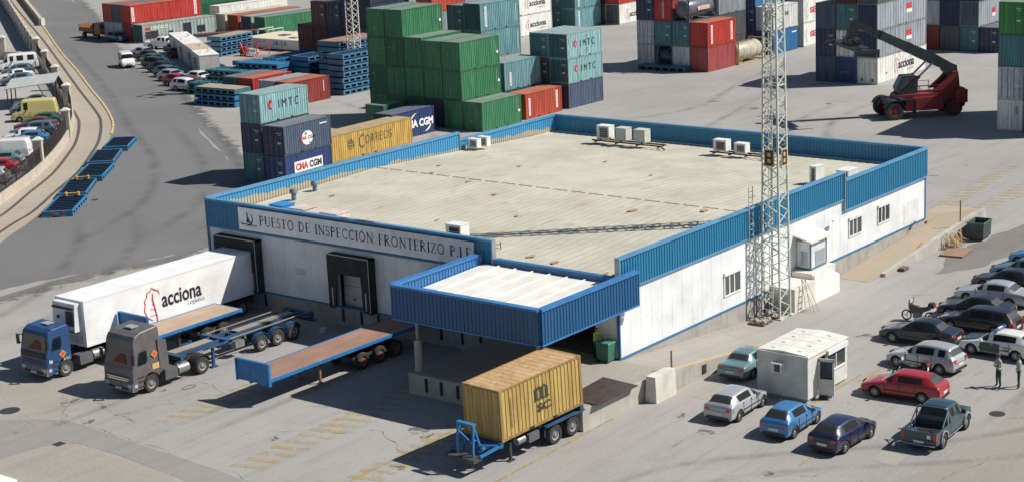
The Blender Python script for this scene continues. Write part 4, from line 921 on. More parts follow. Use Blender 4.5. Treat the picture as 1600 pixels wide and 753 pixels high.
# --- far back right of the greens
acc = lambda z=.9: [('leaf', -3.6, z, 1.3), ('txt', 'acciona', -2.6, z + .15, 3.6, .75, 'ink', .02), ('txt', 'Logistica', -.8, z - .25, 1.6, .3, 'grey', 0)]
acc2 = [('leaf', 0.2, .9, 1.3), ('txt', 'acciona', 1.1, 1.1, 3.6, .75, 'ink', .02), ('txt', 'Logistica', 3.0, .65, 1.6, .3, 'grey', 0)]
grp = 'containers at the far end of the yard'
stack(109.7, 96.7, 0, [[S('white', 2.9, LEN40, 'reefer', d=acc2), S('white', 2.9, LEN40, 'reefer', d=acc2), S('white', 2.9, LEN40, 'reefer')]], 'far white stack with acciona lettering', grp)
stack(124.3, 94.4, -1, [[S('pale teal', 2.85, e='dark teal', d=[('vert', -2.3, .3, 2.5, .3, 'white', 'grey', 'SEALAND')]), S('pale teal', 2.85, e='dark teal', d=[('vert', -2.3, .3, 2.5, .3, 'white', 'grey', 'SEALAND')]), S('teal', 2.85)],
      [S('dark teal', 2.85, k='doors'), S('dark teal', 2.85, k='doors'), S('navy', 2.85)], [S('navy', 2.85, k='doors'), S('pale grey', 2.85, k='doors'), S('dark teal', 2.85)]], 'far teal stack at the top middle', grp)
stack(130.8, 91.4, 0, [[S('white', 2.9, LEN40, 'reefer', e='dark grey', d=[('leaf', -4.5, .7, 1.4), ('txt', 'acciona', -3.5, .9, 3.4, .75, 'ink', .02)]), S('red', 2.9, LEN40)], [S('dark grey', 2.9), S('maroon', 2.9)]], 'far red and white pair', grp)
# --- red corner stack
grp = 'containers in the red corner stack'
stack(97.23, 55.47, -.7, [[S('faded red', 2.84), S('red', 2.84, d=[('vert', -2.35, .35, 2.5, .38, 'white', 'red', 'HAMBURG SUD'), ('vert', 1.9, .35, 2.5, .42, 'white', 'red', 'HAMBURG SUD')])],
      [S('pale grey', 2.84, e='pale grey'), S('teal', 2.84, k='doors'), S('grey', 2.7, k='tank', d=[('box', (-1.1, 1.3, 1.2, 1.62, 'white')), ('txt', 'CRONOS', -.95, 1.25, 2.1, .32, 'red', .03)])],
      [S('navy', 2.84, k='tank'), S('teal', 2.84, k='doors'), S('red', 2.7, d=[('endvert', .1, .35, 2.4, .3, 'white', 'TRITON')]), S('cream', 2.6)],
      [S('pale grey', 2.84, k='doors'), S('pale grey', 2.84, k='doors'), S('navy', 2.84, k='doors')]], 'red corner stack', grp)
stack(103.4, 55.1, -.7, [[S('cream', 2.6, k='tank', lab='cream tank container in a yellow frame right behind the red containers')]], '', None)
stack(104.4, 58.4, -.7, [[S('dark grey', 2.84), S('dark grey', 2.84), S('grey', 2.84), S('grey', 2.84)]], 'grey stack behind the red containers', grp)
grp = 'containers behind the tall lattice mast'
stack(112.4, 55.6, 0, [[S('light blue', 2.9, k='doors', e='blue', d=[('vert', -2.3, .4, 2.3, .3, 'white', 'ink', 'CMA CGM'), ('box', (1.5, 2.6, 2.2, 2.35, 'white'))]), S('white', 2.9, e='pale grey', d=[('txt', 'K LINE', -.9, 1.6, 1.6, .5, 'ink', .02)])],
      [S('blue', 2.9, k='doors'), S('blue', 2.9, k='doors'), S('light blue', 2.9, k='doors', e='blue'), ]], 'stack behind the tall mast', grp)
hm = [('box', (-6.05, 6.05, .02, .28, 'brown')), ('txt', 'HAMBURG', -4.6, 1.5, 5.2, .6, 'red', .04), ('txt', 'SUD', -4.6, .7, 2.5, .55, 'ink', .04)]
hmr = [('txt', 'SERO', -4.4, 1.1, 3.6, .75, 'red', .03), ('ring', -4.9, 1.45, .9, 90, 270, 'ink', .05, .6)]
stack(119.7, 55.5, 0, [[S('white', 3.0, LEN40, 'reefer', e='pale grey', d=hmr), S('white', 3.0, LEN40, 'reefer', e='pale grey', d=hmr), S('navy', 3.0, LEN40)], [S('maroon', 3.0), S('maroon', 3.0), S('navy', 3.0)]], 'refrigerated row right of the mast', grp)
# --- acciona stack
grp = 'containers stacked behind the reach stacker'
gl = [('box', (1.0, 2.3, 1.6, 2.2, 'red'), (1.0, 2.3, 1.15, 1.55, 'white'))]
stack(96.48, 33.57, .5, [[S('white', 2.87, LEN40, 'reefer', d=[('leaf', -2.0, .7, 1.6), ('txt', 'acciona', -1.0, 1.05, 3.9, .95, 'ink', .02), ('txt', 'Logistica', 1.3, .6, 1.6, .3, 'grey', 0), ('box', (-4.0, -3.75, .9, 1.1, 'red')), ('endbox', (-.75, -.5, .3, .62, 'brown'), (.5, .75, .3, .62, 'brown'))]), S('grey', 2.95, LEN40, 'wide', e='navy', d=gl), S('grey', 2.87, LEN40, 'wide', e='navy', d=gl), S('dark grey', 2.87, LEN40, 'wide', e='dark grey')],
      [S('light blue', 2.87, e='blue', d=[('endbox', (-.5, .6, 1.1, 1.3, 'brown'))]), S('white', 2.87, k='doors'), S('teal', 2.87, k='doors'), S('maroon', 2.87)],
      [S('slate blue', 2.87), S('navy', 2.87, k='doors'), S('slate blue', 2.87, e='slate blue')]], 'stack behind the reach stacker', grp)
grp = 'containers in the far right row'
stack(123.4, 31.4, 0, [[S('navy', 3.0, k='doors')], [S('teal', 3.0, LEN40, k='doors'), S('grey', 3.0, LEN40, 'wide', e='slate blue', d=[('box', (-2.2, -1.3, 1.3, 1.9, 'red'), (-2.2, -1.3, .85, 1.25, 'white'))]), S('navy', 3.0, LEN40)], [S('dark grey', 3.0), S('navy', 3.0), S('navy', 3.0)], [S('dark red', 3.0), S('pale grey', 3.0), S('light blue', 3.0, e='blue')], [S('white', 3.0), S('pale grey', 3.0)]], 'far right row', grp, step=2.52)
stack(77.46, 9.3, 3.75, [[S('white', 2.93, LEN40, d=[('endbox', (-.7, -.5, 1.6, 2.3, 'grey'))]), S('white', 2.93, LEN40, 'doors', e='pale grey'), S('teal', 2.95, LEN40), S('bright green', 2.95, LEN40, 'doors', e='bright green')]], 'tall stack at the right edge of the photo', 'containers at the right edge')
# --- maroon and navy block by the second mast
grp = 'containers behind the second mast'
stack(79.4, 91.4, 0, [[S('navy', 2.9), S('navy', 2.9, k='doors'), S('navy', 2.9), S('navy', 2.9)], [S('navy', 2.9), S('maroon', 2.9), S('blue', 2.9), S('navy', 2.9)], [S('blue', 2.9), S('navy', 2.9), S('navy', 2.9, k='doors')], [S('blue', 2.9), S('maroon', 2.9), S('maroon', 2.9, k='doors')], [S('blue', 2.9), S('maroon', 2.9)]], 'maroon and navy block', grp, step=2.52)
stack(86.3, 91.4, 0, [[S('navy', 2.9, LEN40), S('grey', 2.9, LEN40), S('grey', 2.9, LEN40), S('slate blue', 2.9, LEN40)], [S('navy', 2.9, LEN40), S('grey', 2.9, LEN40), S('grey', 2.9, LEN40), S('slate blue', 2.9, LEN40)]], 'blue-grey row far behind green block', grp)
stack(80, 82.2, 0, [[S('dark grey', 2.6), S('grey', 2.6), S('grey', 2.6), S('orange red', 2.6)]], 'stack between green and teal blocks', grp)
# --- reds behind the near left stack
grp = 'low containers behind the near left stack'
stack(58.7, 84.6, 0, [[S('dark red', 2.6, d=[('box', (2.0, 2.08, 1.0, 2.2, 'white'))])], [S('grey', 2.6)]], 'ground pair behind the pale teal IMTC container', grp, step=2.55)
stack(59.2, 91.0, 0, [[S('red', 2.6, d=[('box', (-2.1, -1.7, 2.0, 2.35, 'white'), (1.8, 2.2, 2.0, 2.35, 'white'))])], [S('slate blue', 2.6)]], 'ground pair further back beside the blue flatracks', grp, step=2.55)
# --- far left
grp = 'containers far left beside the road'
L40 = LEN40
stack(90.3, 148.9, -7, [[S('dark red', 2.62, L40), S('red', 2.62, L40, d=[('vert', -5.9, .25, 2.3, .45, 'white', 'red', 'HAMBURG SUD'), ('vert', 4.9, .25, 2.3, .45, 'white', 'red', 'HAMBURG SUD')])], [S('pale grey', 2.62, L40), S('slate blue', 2.62, L40)], [S('pale grey', 2.62, L40), S('orange red', 2.62, L40)]], 'red stack far left', grp)
stack(90.0, 146.2, -7, [[S('sage', 2.6, 12.8, 'wide', e='dark teal', lab='pale green container with white lettering and dark patches below the long red one', d=[('txt', 'LINDICO', -4.9, 1.75, 2.9, .45, 'white', .02), ('box', (-5.9, -5.1, 1.75, 2.15, 'red'), (-5.9, -3.8, .5, 1.55, 'ink'), (-2.0, -1.2, .4, 1.3, 'ink'), (.6, 2.0, .4, 2.1, 'ink'), (3.0, 4.4, .5, 1.5, 'ink'))])]], '', grp)
stack(103.1, 134.8, -5, [[S('green', 2.6, L40, e='dark green')], [S('sage', 2.6, L40, e='navy')], [S('orange red', 2.6, L40, e='dark red', d=[('vert', -5.6, .25, 2.2, .4, 'white', 'red', 'HAMBURG SUD')])], [S('cream', 2.6, L40)]], 'low row far left of the masts', grp, step=3.1)
stack(109.9, 151.8, -5, [[S('white', 2.9, 13.6, 'reefer', d=[('leaf', -1.8, .9, 1.3), ('txt', 'acciona', -.4, 1.0, 4.2, .5, 'grey', 0)])]], 'long white one behind the low far row', grp)
stack(108, 156, -5, [[S('dark green', 2.9, L40), S('dark green', 2.9, L40)]], 'dark green stack behind everything far left', grp)

stack(77.3, 4.2, 3.75, [[S('white', 2.93, LEN40), S('teal', 2.93, LEN40), S('navy', 2.93, LEN40)], [S('teal', 2.93, LEN40), S('navy', 2.93, LEN40), S('white', 2.93, LEN40), S('maroon', 2.93, LEN40)]], 'stack just beyond the right edge', 'containers at the right edge')
# ================================================================ road vehicles
M_tyre = worn('tyre_rubber', (.028, .026, .024), .85, .6, (.12, .105, .09), 0, sc=3, streak=False)
M_rim = plain('alloy_rim', (.42, .43, .44), .35, .6); M_rimd = worn('steel_rim', (.30, .29, .27), .5, .5, (.12, .09, .06), .2, sc=4, streak=False)
M_rimr = worn('rusty_rim', (.30, .13, .08), .6, .5, sc=4, streak=False)
M_cglass = plain('car_glass', (.010, .020, .024), .05, 0, .8); M_cglass.node_tree.nodes['Principled BSDF'].inputs['Alpha'].default_value = .62; M_cglass.node_tree.nodes['Principled BSDF'].inputs['Coat Weight'].default_value = .6
M_seat = plain('seat_fabric', (.07, .07, .075), .85); M_lin = plain('car_lining', (.045, .045, .045), .9); M_well = plain('wheel_well', (.008, .008, .008), .95)
M_head = glassy('headlamp_glass', (.45, .47, .48), .08); M_tail = glassy('tail_lamp', (.50, .02, .015), .2); M_trimb = plain('black_plastic', (.025, .025, .027), .6)
M_plate = plain('number_plate', (.62, .62, .58), .5); M_chrome = plain('chrome_tube', (.6, .6, .6), .15, 1.0); M_chas = worn('chassis_steel', (.035, .036, .04), .6, .5, (.12, .10, .08), .1, sc=2, streak=False)
M_grey = plain('grey_plastic', (.11, .11, .115), .6)
WH = {}
def wheel_meshes(r, w, rim, n=24, ri=.62):
    k = (r, w, rim.name)
    if k in WH: return WH[k]
    t = MB(); s = .03 if r < .4 else .06
    pr = [(-w / 2 + .0, r * ri), (-w / 2, r * .93), (-w / 2 + s, r), (w / 2 - s, r), (w / 2, r * .93), (w / 2, r * ri), (w / 2 - .03, r * ri * .96)]
    for i in range(n):
        a0, a1 = 2 * pi * i / n, 2 * pi * (i + 1) / n
        for (y, q), (y2, q2) in zip(pr, pr[1:]):
            t.face([(q * cos(a0), y, q * sin(a0)), (q * cos(a1), y, q * sin(a1)), (q2 * cos(a1), y2, q2 * sin(a1)), (q2 * cos(a0), y2, q2 * sin(a0))])
    b = MB(); rr = r * ri
    for sg in (-1, 1):
        y = sg * (w / 2 - .035)
        b.disc((0, y - sg * .03, 0), rr, 'y', 24, 1)
        for k2 in range(24):
            a0, a1 = 2 * pi * k2 / 24, 2 * pi * (k2 + 1) / 24
            b.face([(rr * cos(a0), y, rr * sin(a0)), (rr * cos(a1), y, rr * sin(a1)), (rr * .88 * cos(a1), y - sg * .005, rr * .88 * sin(a1)), (rr * .88 * cos(a0), y - sg * .005, rr * .88 * sin(a0))], 0)
        if r >= .45:
            for (ra, rb, ya, yb) in ((.86, .55, -.006, -.05), (.55, .50, -.05, -.02), (.50, .28, -.02, -.015)):
                for k2 in range(24):
                    a0, a1 = 2 * pi * k2 / 24, 2 * pi * (k2 + 1) / 24
                    b.face([(rr * ra * cos(a0), y + sg * ya, rr * ra * sin(a0)), (rr * ra * cos(a1), y + sg * ya, rr * ra * sin(a1)), (rr * rb * cos(a1), y + sg * yb, rr * rb * sin(a1)), (rr * rb * cos(a0), y + sg * yb, rr * rb * sin(a0))], 0)
            for k2 in range(8): a0 = 2 * pi * k2 / 8; c = (rr * .4 * cos(a0), y - sg * .012, rr * .4 * sin(a0)); b.box(c[0] - .012, c[0] + .012, c[1] - .006, c[1] + .006, c[2] - .012, c[2] + .012, 1)
        for k2 in range(7 if r < .45 else 0):
            a = 2 * pi * k2 / 7; d = Vector((cos(a), 0, sin(a))); p = Vector((-sin(a), 0, cos(a))) * rr * .12
            b.face([d * rr * .15 - p + Vector((0, y, 0)), d * rr * .9 - p + Vector((0, y, 0)), d * rr * .9 + p + Vector((0, y, 0)), d * rr * .15 + p + Vector((0, y, 0))], 0)
        b.tube([(0, y - sg * .03, 0), (0, y + sg * .025, 0)], rr * .26, 12, 0)
    WH[k] = (t.mesh('tyre', M_tyre, True), b.mesh('rim', [rim, M_trimb], False)); return WH[k]
def wheel(parent, x, y, r, w, rim, name='wheel'):
    t, b = wheel_meshes(r, w, rim)
    o = bpy.data.objects.new(name, t); COL.objects.link(o); o.parent = parent; o.location = (x, y, r)
    c = bpy.data.objects.new('rim', b); COL.objects.link(c); c.parent = o; return o
def body_loft(name, st, Wd, wheels, rw, paint, parent, win):
    """st: stations (x, z_sill, z_belt, z_top, half_belt, half_roof) nose to tail; win: station index -> role of the segment"""
    bm = bmesh.new(); rings = []
    for (x, zs, zb, zt, hb, hr) in st:
        zt = max(zt, zb + .012); 
        half = [(0, zs), (hb * .80, zs), (hb * .965, zs + .05), (hb * 1.0, zs + (zb - zs) * .45), (hb * .985, zb - .05), (hb * .955, zb), (hr, zt - (zt - zb) * .08), (hr * .90, zt - .004), (0, zt + .012)]
        ring = [bm.verts.new((x, -y, z)) for y, z in half] + [bm.verts.new((x, y, z)) for y, z in half[-2:0:-1]]
        rings.append(ring)
    n = len(rings[0])
    for i in range(len(rings) - 1):
        role = win.get(i, '')
        for j in range(n):
            f = bm.faces.new((rings[i][j], rings[i][(j + 1) % n], rings[i + 1][(j + 1) % n], rings[i + 1][j]))
            top = j in (6, 7, 8, 9); side = j in (5, 10); f.material_index = 0; f.smooth = True
            if 'wind' in role and (j in (7, 8) or j in (6, 9)): f.material_index = 1
            if 'rear' in role and (j in (7, 8) or j in (6, 9)): f.material_index = 2
            if role.endswith('s') and side: f.material_index = 3
            if j in (0, 15): f.material_index = 4
    for r_, rev in ((rings[0], False), (rings[-1], True)):
        f = bm.faces.new(r_ if rev else r_[::-1]); f.smooth = True
    bmesh.ops.recalc_face_normals(bm, faces=bm.faces)
    me = bpy.data.meshes.new(name); bm.to_mesh(me); bm.free()
    for m in (paint, M_cglass, M_cglass, M_cglass, M_trimb): me.materials.append(m)
    # crease glass borders a little, subdivide, then cut the wheel arches
    ob = bpy.data.objects.new('tmp', me); COL.objects.link(ob)
    s = ob.modifiers.new('s', 'SUBSURF'); s.levels = 2; s.render_levels = 2
    cut = MB()
    for x in wheels:
        for sy in (-1, 1): cut.tube([(x, sy * (Wd / 2 - .34), rw * 1.0), (x, sy * (Wd / 2 + .2), rw * 1.0)], rw * 1.2, 22)
    cme = cut.mesh('cut', M_well); co = bpy.data.objects.new('cut', cme); COL.objects.link(co)
    b = ob.modifiers.new('b', 'BOOLEAN'); b.operation = 'DIFFERENCE'; b.object = co; b.solver = 'EXACT'
    try: b.material_mode = 'TRANSFER'
    except Exception: pass
    bpy.context.view_layer.update()
    res = bpy.data.meshes.new_from_object(ob.evaluated_get(bpy.context.evaluated_depsgraph_get()))
    bpy.data.objects.remove(ob); bpy.data.objects.remove(co)
    out = []
    mats = [m for m in res.materials]
    for pname, ids, side in (('body', (0, 4, 5), 0), ('windscreen', (1,), 0), ('rear_window', (2,), 0), ('side_window', (3,), -1), ('side_window', (3,), 1)):
        bm = bmesh.new(); bm.from_mesh(res)
        kill = [f for f in bm.faces if (f.material_index not in ids) or (side and f.calc_center_median().y * side < 0)]
        bmesh.ops.delete(bm, geom=kill, context='FACES')
        if not bm.faces: bm.free(); continue
        m = bpy.data.meshes.new(pname); bm.to_mesh(m); bm.free()
        for q in mats: m.materials.append(q)
        o = bpy.data.objects.new(pname, m); COL.objects.link(o); o.parent = parent; out.append(o)
    return out
PROF = {}
def prof(kind, L, Wd, Hh):
    """stations from nose (+x) to tail; numbers are fractions of the length"""
    h = Wd / 2; X = lambda f: L / 2 - f * L
    T = {
     'hatch': ([(0, .34, .50, .52, .62, .50), (.012, .22, .62, .64, .86, .62), (.08, .19, .72, .75, .96, .70), (.20, .19, .82, .85, 1, .74), (.265, .19, .88, .91, 1, .74), (.285, .19, .89, .94, 1, .74), (.43, .19, .92, 1.36, 1, .62), (.455, .19, .92, 1.39, 1, .63), (.60, .19, .94, Hh, 1, .64), (.625, .19, .94, Hh, 1, .64), (.80, .19, .97, Hh - .03, .99, .62), (.84, .19, .98, Hh - .06, .98, .60), (.875, .19, .98, Hh - .12, .97, .60), (.955, .20, .97, 1.02, .965, .68), (.98, .21, .93, .96, .96, .70), (.997, .24, .78, .80, .94, .68), (1.0, .28, .56, .59, .90, .62)],
              {5: 'winds', 7: 's', 8: 's', 9: 's', 12: 'rear', 11: 'rear'}),
     'sedan': ([(0, .34, .48, .50, .62, .50), (.010, .22, .58, .60, .86, .62), (.07, .19, .68, .71, .95, .70), (.20, .19, .79, .82, 1, .74), (.275, .19, .84, .87, 1, .74), (.295, .19, .86, .90, 1, .74), (.425, .19, .89, 1.31, 1, .61), (.45, .19, .89, 1.35, 1, .62), (.575, .19, .91, Hh, 1, .63), (.60, .19, .91, Hh, 1, .63), (.715, .19, .93, Hh - .05, .99, .61), (.74, .19, .94, Hh - .08, .99, .60), (.845, .19, .95, .99, .97, .66), (.865, .19, .95, .985, .97, .70), (.965, .20, .92, .95, .955, .72), (.988, .22, .86, .88, .945, .70), (.998, .26, .70, .72, .92, .66), (1.0, .30, .54, .57, .86, .60)],
              {5: 'winds', 7: 's', 8: 's', 9: 's', 11: 'rear'}),
     'wagon': ([(0, .34, .48, .50, .62, .50), (.010, .22, .58, .60, .86, .62), (.07, .19, .68, .71, .95, .70), (.19, .19, .80, .83, 1, .74), (.26, .19, .86, .89, 1, .74), (.28, .19, .87, .92, 1, .74), (.41, .19, .90, 1.36, 1, .62), (.435, .19, .90, 1.40, 1, .63), (.57, .19, .92, Hh, 1, .65), (.59, .19, .92, Hh, 1, .65), (.725, .19, .94, Hh, 1, .65), (.745, .19, .94, Hh - .005, 1, .65), (.88, .19, .96, Hh - .04, .98, .64), (.90, .19, .97, Hh - .07, .97, .63), (.965, .20, .96, 1.02, .965, .70), (.985, .22, .92, .95, .955, .70), (.998, .25, .76, .78, .93, .66), (1.0, .30, .54, .57, .88, .60)],
              {5: 'winds', 7: 's', 8: 's', 9: 's', 11: 's', 13: 'rear'}),
     'van': ([(0, .36, .56, .58, .70, .55), (.012, .26, .74, .76, .90, .68), (.06, .22, .92, .95, .97, .74), (.12, .22, 1.02, 1.05, 1, .80), (.14, .22, 1.05, 1.12, 1, .82), (.255, .22, 1.10, Hh - .10, 1, .80), (.275, .22, 1.10, Hh - .05, 1, .82), (.40, .22, 1.12, Hh, 1, .84), (.43, .22, 1.12, Hh, 1, .84), (.66, .22, 1.12, Hh, 1, .84), (.69, .22, 1.12, Hh, 1, .84), (.92, .22, 1.12, Hh - .01, .99, .84), (.955, .22, 1.10, Hh - .05, .98, .82), (.985, .24, 1.06, 1.20, .97, .84), (1.0, .32, .60, .64, .93, .80)],
             {4: 'winds', 6: 's', 8: 's', 10: 's', 12: 'rear'}),
    }
    st, win = T[kind]
    return [(X(a), b, c, d, h * e, h * (f if f < .7 or True else f)) for a, b, c, d, e, f in st], win
CARS = {}
def make_car(kind, L, Wd, Hh, wb, paint, label, rim=None, r=.31, plate=True, name=None, strip=None, roofrack=False, cargo=False):
    rim = rim or M_rim
    st, win = prof(kind, L, Wd, Hh)
    if cargo: win = {k: v for k, v in win.items() if k < 7 or k == 4}
    t = thing(name or {'hatch': 'hatchback_car', 'sedan': 'saloon_car', 'wagon': 'estate_car', 'van': 'van'}[kind], label, 'car' if kind != 'van' else 'van')
    xf, xr = wb / 2 + .05, -wb / 2 + .05
    body_loft('body', st, Wd, (xf, xr), r, paint, t, win)
    h = Wd / 2; z1 = .60 if kind != 'van' else .72
    un = MB(); un.box(-L / 2 + .15, L / 2 - .15, -h * .75, h * .75, .2, .32); 
    for x in (xf, xr): un.box(x - r * 1.25, x + r * 1.25, -h + .32, h - .32, .2, r * 2.15)
    un.build('underbody', M_well, t)
    it = MB(); xa, xb = -L * .40, L * .14; zt_ = .80 if kind != 'van' else 1.0
    it.box(xa, xb, -h * .86, h * .86, .4, zt_ - .22, 1); it.box(xb, xb + .35, -h * .84, h * .84, .6, zt_ + .06, 1)
    for sx, yy in ((xb - .95, -.36), (xb - .95, .36), (xb - 1.75, -.32), (xb - 1.75, .32)):
        hb_ = .34 if sx > xb - 1 else .16
        it.box(sx - .1, sx + .45, yy - .25, yy + .25, zt_ - .22, zt_ - .1); it.box(sx - .2, sx - .08, yy - .23, yy + .23, zt_ - .2, zt_ + hb_)
        if hb_ > .3: it.box(sx - .2, sx - .11, yy - .1, yy + .1, zt_ + .34, zt_ + .46)
    if kind != 'van' or not cargo: it.build('seats', [M_seat, M_lin], t)
    for x in (xf, xr):
        for sy in (-1, 1): wheel(t, x, sy * (h - .12), r, .2, rim)
    for sy in (-1, 1):
        m = MB(); m.prism([(L / 2 - .035, sy * h * .46), (L / 2 - .11, sy * h * .74), (L / 2 - .27, sy * h * .885), (L / 2 - .26, sy * h * .75), (L / 2 - .12, sy * h * .5)], z1 - .10, z1 + .01 if kind != 'van' else z1 + .08); m.build('headlight', M_head, t, smooth=False)
        m = MB(); zt = .72 if kind != 'van' else .8
        m.prism([(-L / 2 - .008, sy * h * .56), (-L / 2 + .02, sy * h * .85), (-L / 2 + .20, sy * h * .975), (-L / 2 + .22, sy * h * .82), (-L / 2 + .05, sy * h * .56)], zt - .05, zt + (.11 if kind != 'wagon' else .2)); m.build('tail_light', M_tail, t)
        m = MB(); xm = L / 2 - L * .335; m.box(xm - .06, xm + .04, min(sy * (h - .02), sy * (h + .17)), max(sy * (h - .02), sy * (h + .17)), .90 if kind != 'van' else 1.1, 1.04 if kind != 'van' else 1.3); m.build('mirror', paint if kind != 'van' else M_trimb, t)
    m = MB(); m.box(L / 2 - .012, L / 2 + .02, -h * .5, h * .5, .36, .46); m.box(L / 2 - .03, L / 2 + .015, -h * .26, h * .26, .56, .64); m.build('grille', M_trimb, t)
    zp = .58 if kind != 'hatch' else .56
    m = MB(); m.box(-L / 2 - .022, -L / 2 + .03, -.26, .26, zp - .06, zp + .06); m.build('number_plate', M_plate, t)
    m = MB(); m.box(-L / 2 - .012, -L / 2 + .05, -h * .72, h * .72, .36, .42)
    for sy in (-1, 1):
        for a, b in ((.28, .285), (.505, .51)) if kind in ('hatch', 'sedan', 'wagon') else ((.15, .155), (.42, .425)):
            pass
    m.build('bumper_strip', M_trimb, t)
    for sy in (-1, 1):
        m = MB(); m.box(xr + r * 1.3, xf - r * 1.3, min(sy * (h - .015), sy * (h + .008)), max(sy * (h - .015), sy * (h + .008)), .50, .555); m.build('rubbing_strip', M_trimb if not strip else strip, t)
        for fx in (.46, .69) if kind != 'van' else (.32,):
            m = MB(); x = L / 2 - L * fx; m.box(x - .1, x + .02, min(sy * (h - .03), sy * (h + .015)), max(sy * (h - .03), sy * (h + .015)), .80, .83); m.build('door_handle', paint, t)
    for sy in (-1, 1):
        m = MB()
        for fx in ((.325, .505, .70) if kind in ('hatch', 'sedan') else (.31, .49, .68) if kind == 'wagon' else (.20, .42)):
            x = L / 2 - L * fx; m.box(x - .011, x + .011, min(sy * (h - .03), sy * (h + .003)), max(sy * (h - .03), sy * (h + .003)), .30, .93 if kind != 'van' else 1.1)
        m.box(L / 2 - L * .72, L / 2 - L * .315, min(sy * (h - .05), sy * (h - .004)), max(sy * (h - .05), sy * (h - .004)), .27, .29); m.build('door_seam', M_trimb, t)
    m = MB(); m.box(-L / 2 - .006, -L / 2 + .02, -h * .66, h * .66, .685, .70); m.box(-L / 2 - .02, -L / 2 + .04, -h * .80, h * .80, .26, .34); m.build('tailgate_seam', M_trimb, t)
    if roofrack:
        m = MB()
        for sy in (-1, 1): m.bar((L / 2 - .45 * L, sy * h * .60, Hh + .03), (L / 2 - .86 * L, sy * h * .60, Hh + .0), .035)
        m.build('roof_rail', M_trimb, t)
    t['_L'] = L; return t
P_silver = carpaint('silver_paint', (.42, .44, .46), .25); P_blue = carpaint('sky_blue_paint', (.04, .19, .42), .2); P_navy = carpaint('navy_paint', (.009, .014, .055)); P_red = carpaint('red_paint', (.34, .012, .018))
P_black = carpaint('black_paint', (.009, .012, .016)); P_aqua = carpaint('pale_green_blue_paint', (.16, .27, .28), .25); P_white = carpaint('white_car_paint', (.74, .74, .72)); P_dgreen = carpaint('dark_green_paint', (.01, .05, .05)); P_yel = carpaint('pale_yellow_paint', (.62, .53, .20))
P_steel = carpaint('steel_blue_paint', (.07, .13, .20), .2); P_mar = carpaint('maroon_paint', (.12, .01, .035)); P_pick = carpaint('petrol_paint', (.018, .055, .07), .1)
def put(t, x, y, head): t.location = (x, y, 0); t.rotation_euler.z = R(head); return t
def from_near(A, B):
    """A near-side rear wheel contact, B near-side front wheel contact"""
    pass
gcar = 'cars parked on the right'
def car(kind, L, Wd, Hh, wb, paint, label, x, y, head, grp=None, **k):
    t = make_car(kind, L, Wd, Hh, wb, paint, label, **k)
    if grp: t['group'] = grp
    return put(t, x, y, head)
car('hatch', 4.15, 1.72, 1.40, 2.55, P_silver, 'silver hatchback seen from behind, left of the white cabin', -1.05, -8.0, 3)
car('sedan', 4.6, 1.78, 1.42, 2.65, P_aqua, 'pale green-blue saloon tucked behind the white portable cabin', 5.15, -5.1, 3)
car('hatch', 3.9, 1.66, 1.46, 2.46, P_blue, 'sky-blue small hatchback just below the white cabin', -1.75, -11.6, 2)
car('hatch', 4.15, 1.73, 1.44, 2.52, P_navy, 'navy hatchback at the bottom right beside the sky-blue one', -2.2, -14.7, -1.5)
car('hatch', 4.37, 1.72, 1.40, 2.54, P_red, 'red hatchback facing left behind the dark pickup', 5.5, -14.15, 96)
car('wagon', 4.2, 1.74, 1.50, 2.6, P_silver, 'silver small estate facing left behind the red hatchback', 10.45, -13.0, 87)
car('sedan', 4.6, 1.75, 1.41, 2.65, P_black, 'black saloon facing left, nearest to the empty asphalt', 14.5, -10.75, 93, 'dark cars')
car('wagon', 4.8, 1.79, 1.46, 2.7, P_black, 'black estate between the motorcycle and the patrol car', 18.3, -12.6, 91)
car('sedan', 4.5, 1.76, 1.41, 2.62, P_black, 'black saloon with red tail lamps right behind the motorcycle', 20.6, -11.4, 93)
car('sedan', 4.7, 1.78, 1.41, 2.7, P_silver, 'silver saloon at the right edge behind two black saloons', 24.1, -11.0, 92)
car('sedan', 4.6, 1.76, 1.41, 2.65, P_black, 'dark saloon half hidden behind the silver saloon', 27.2, -10.7, 91)
car('sedan', 4.5, 1.76, 1.41, 2.62, P_steel, 'blue-grey saloon at the right edge, second furthest', 30.1, -10.6, 91)
car('hatch', 4.1, 1.7, 1.44, 2.5, P_blue, 'blue hatchback furthest back at the right edge', 33.6, -10.2, 91)
car('hatch', 4.2, 1.72, 1.43, 2.52, P_dgreen, 'dark green hatchback cut by the right edge of the photo', 22.3, -16.2, 95)
# patrol car: white with dark green bonnet and door, light bar
pc = car('hatch', 4.35, 1.75, 1.45, 2.6, P_white, 'white and green patrol car with a roof light bar behind two officers', 14.6, -15.5, 89)
P_gdoor = carpaint('patrol_green', (.006, .035, .030))
m = MB(); m.prism([(-.30, .34), (.80, .34), (.86, .60), (.80, .86), (-.34, .86)], .866, .878, 'y'); m.build('green_door', P_gdoor, pc)
m = MB(); m.prism([(1.03, -.62), (1.6, -.66), (1.98, -.52), (1.98, .52), (1.6, .66), (1.03, .62)], .9, .905); b_ = m.build('bonnet_panel', P_gdoor, pc)
b_.location.z = 0; 
for v in b_.data.vertices: v.co.z = .945 - (v.co.x - 1.03) * .13 + (v.co.z - .9) - .05 * abs(v.co.y) ** 2
m = MB(); m.box(-.05, .12, -.62, .62, Hh0 := 1.47, 1.56); m.build('light_bar', worn('lightbar_plastic', (.05, .12, .32), .3, .1), pc)
m = MB(); m.box(-.02, .09, -.25, .25, 1.561, 1.585); m.build('bar_centre', M_wht, pc)
lettering('GUARDIA', .62, .10, (-.42, .900, .68), (-1, 0, 0), (0, 0, 1), P_gdoor, pc, bold=.02); lettering('CIVIL', .40, .10, (-.52, .900, .53), (-1, 0, 0), (0, 0, 1), P_gdoor, pc, bold=.02)
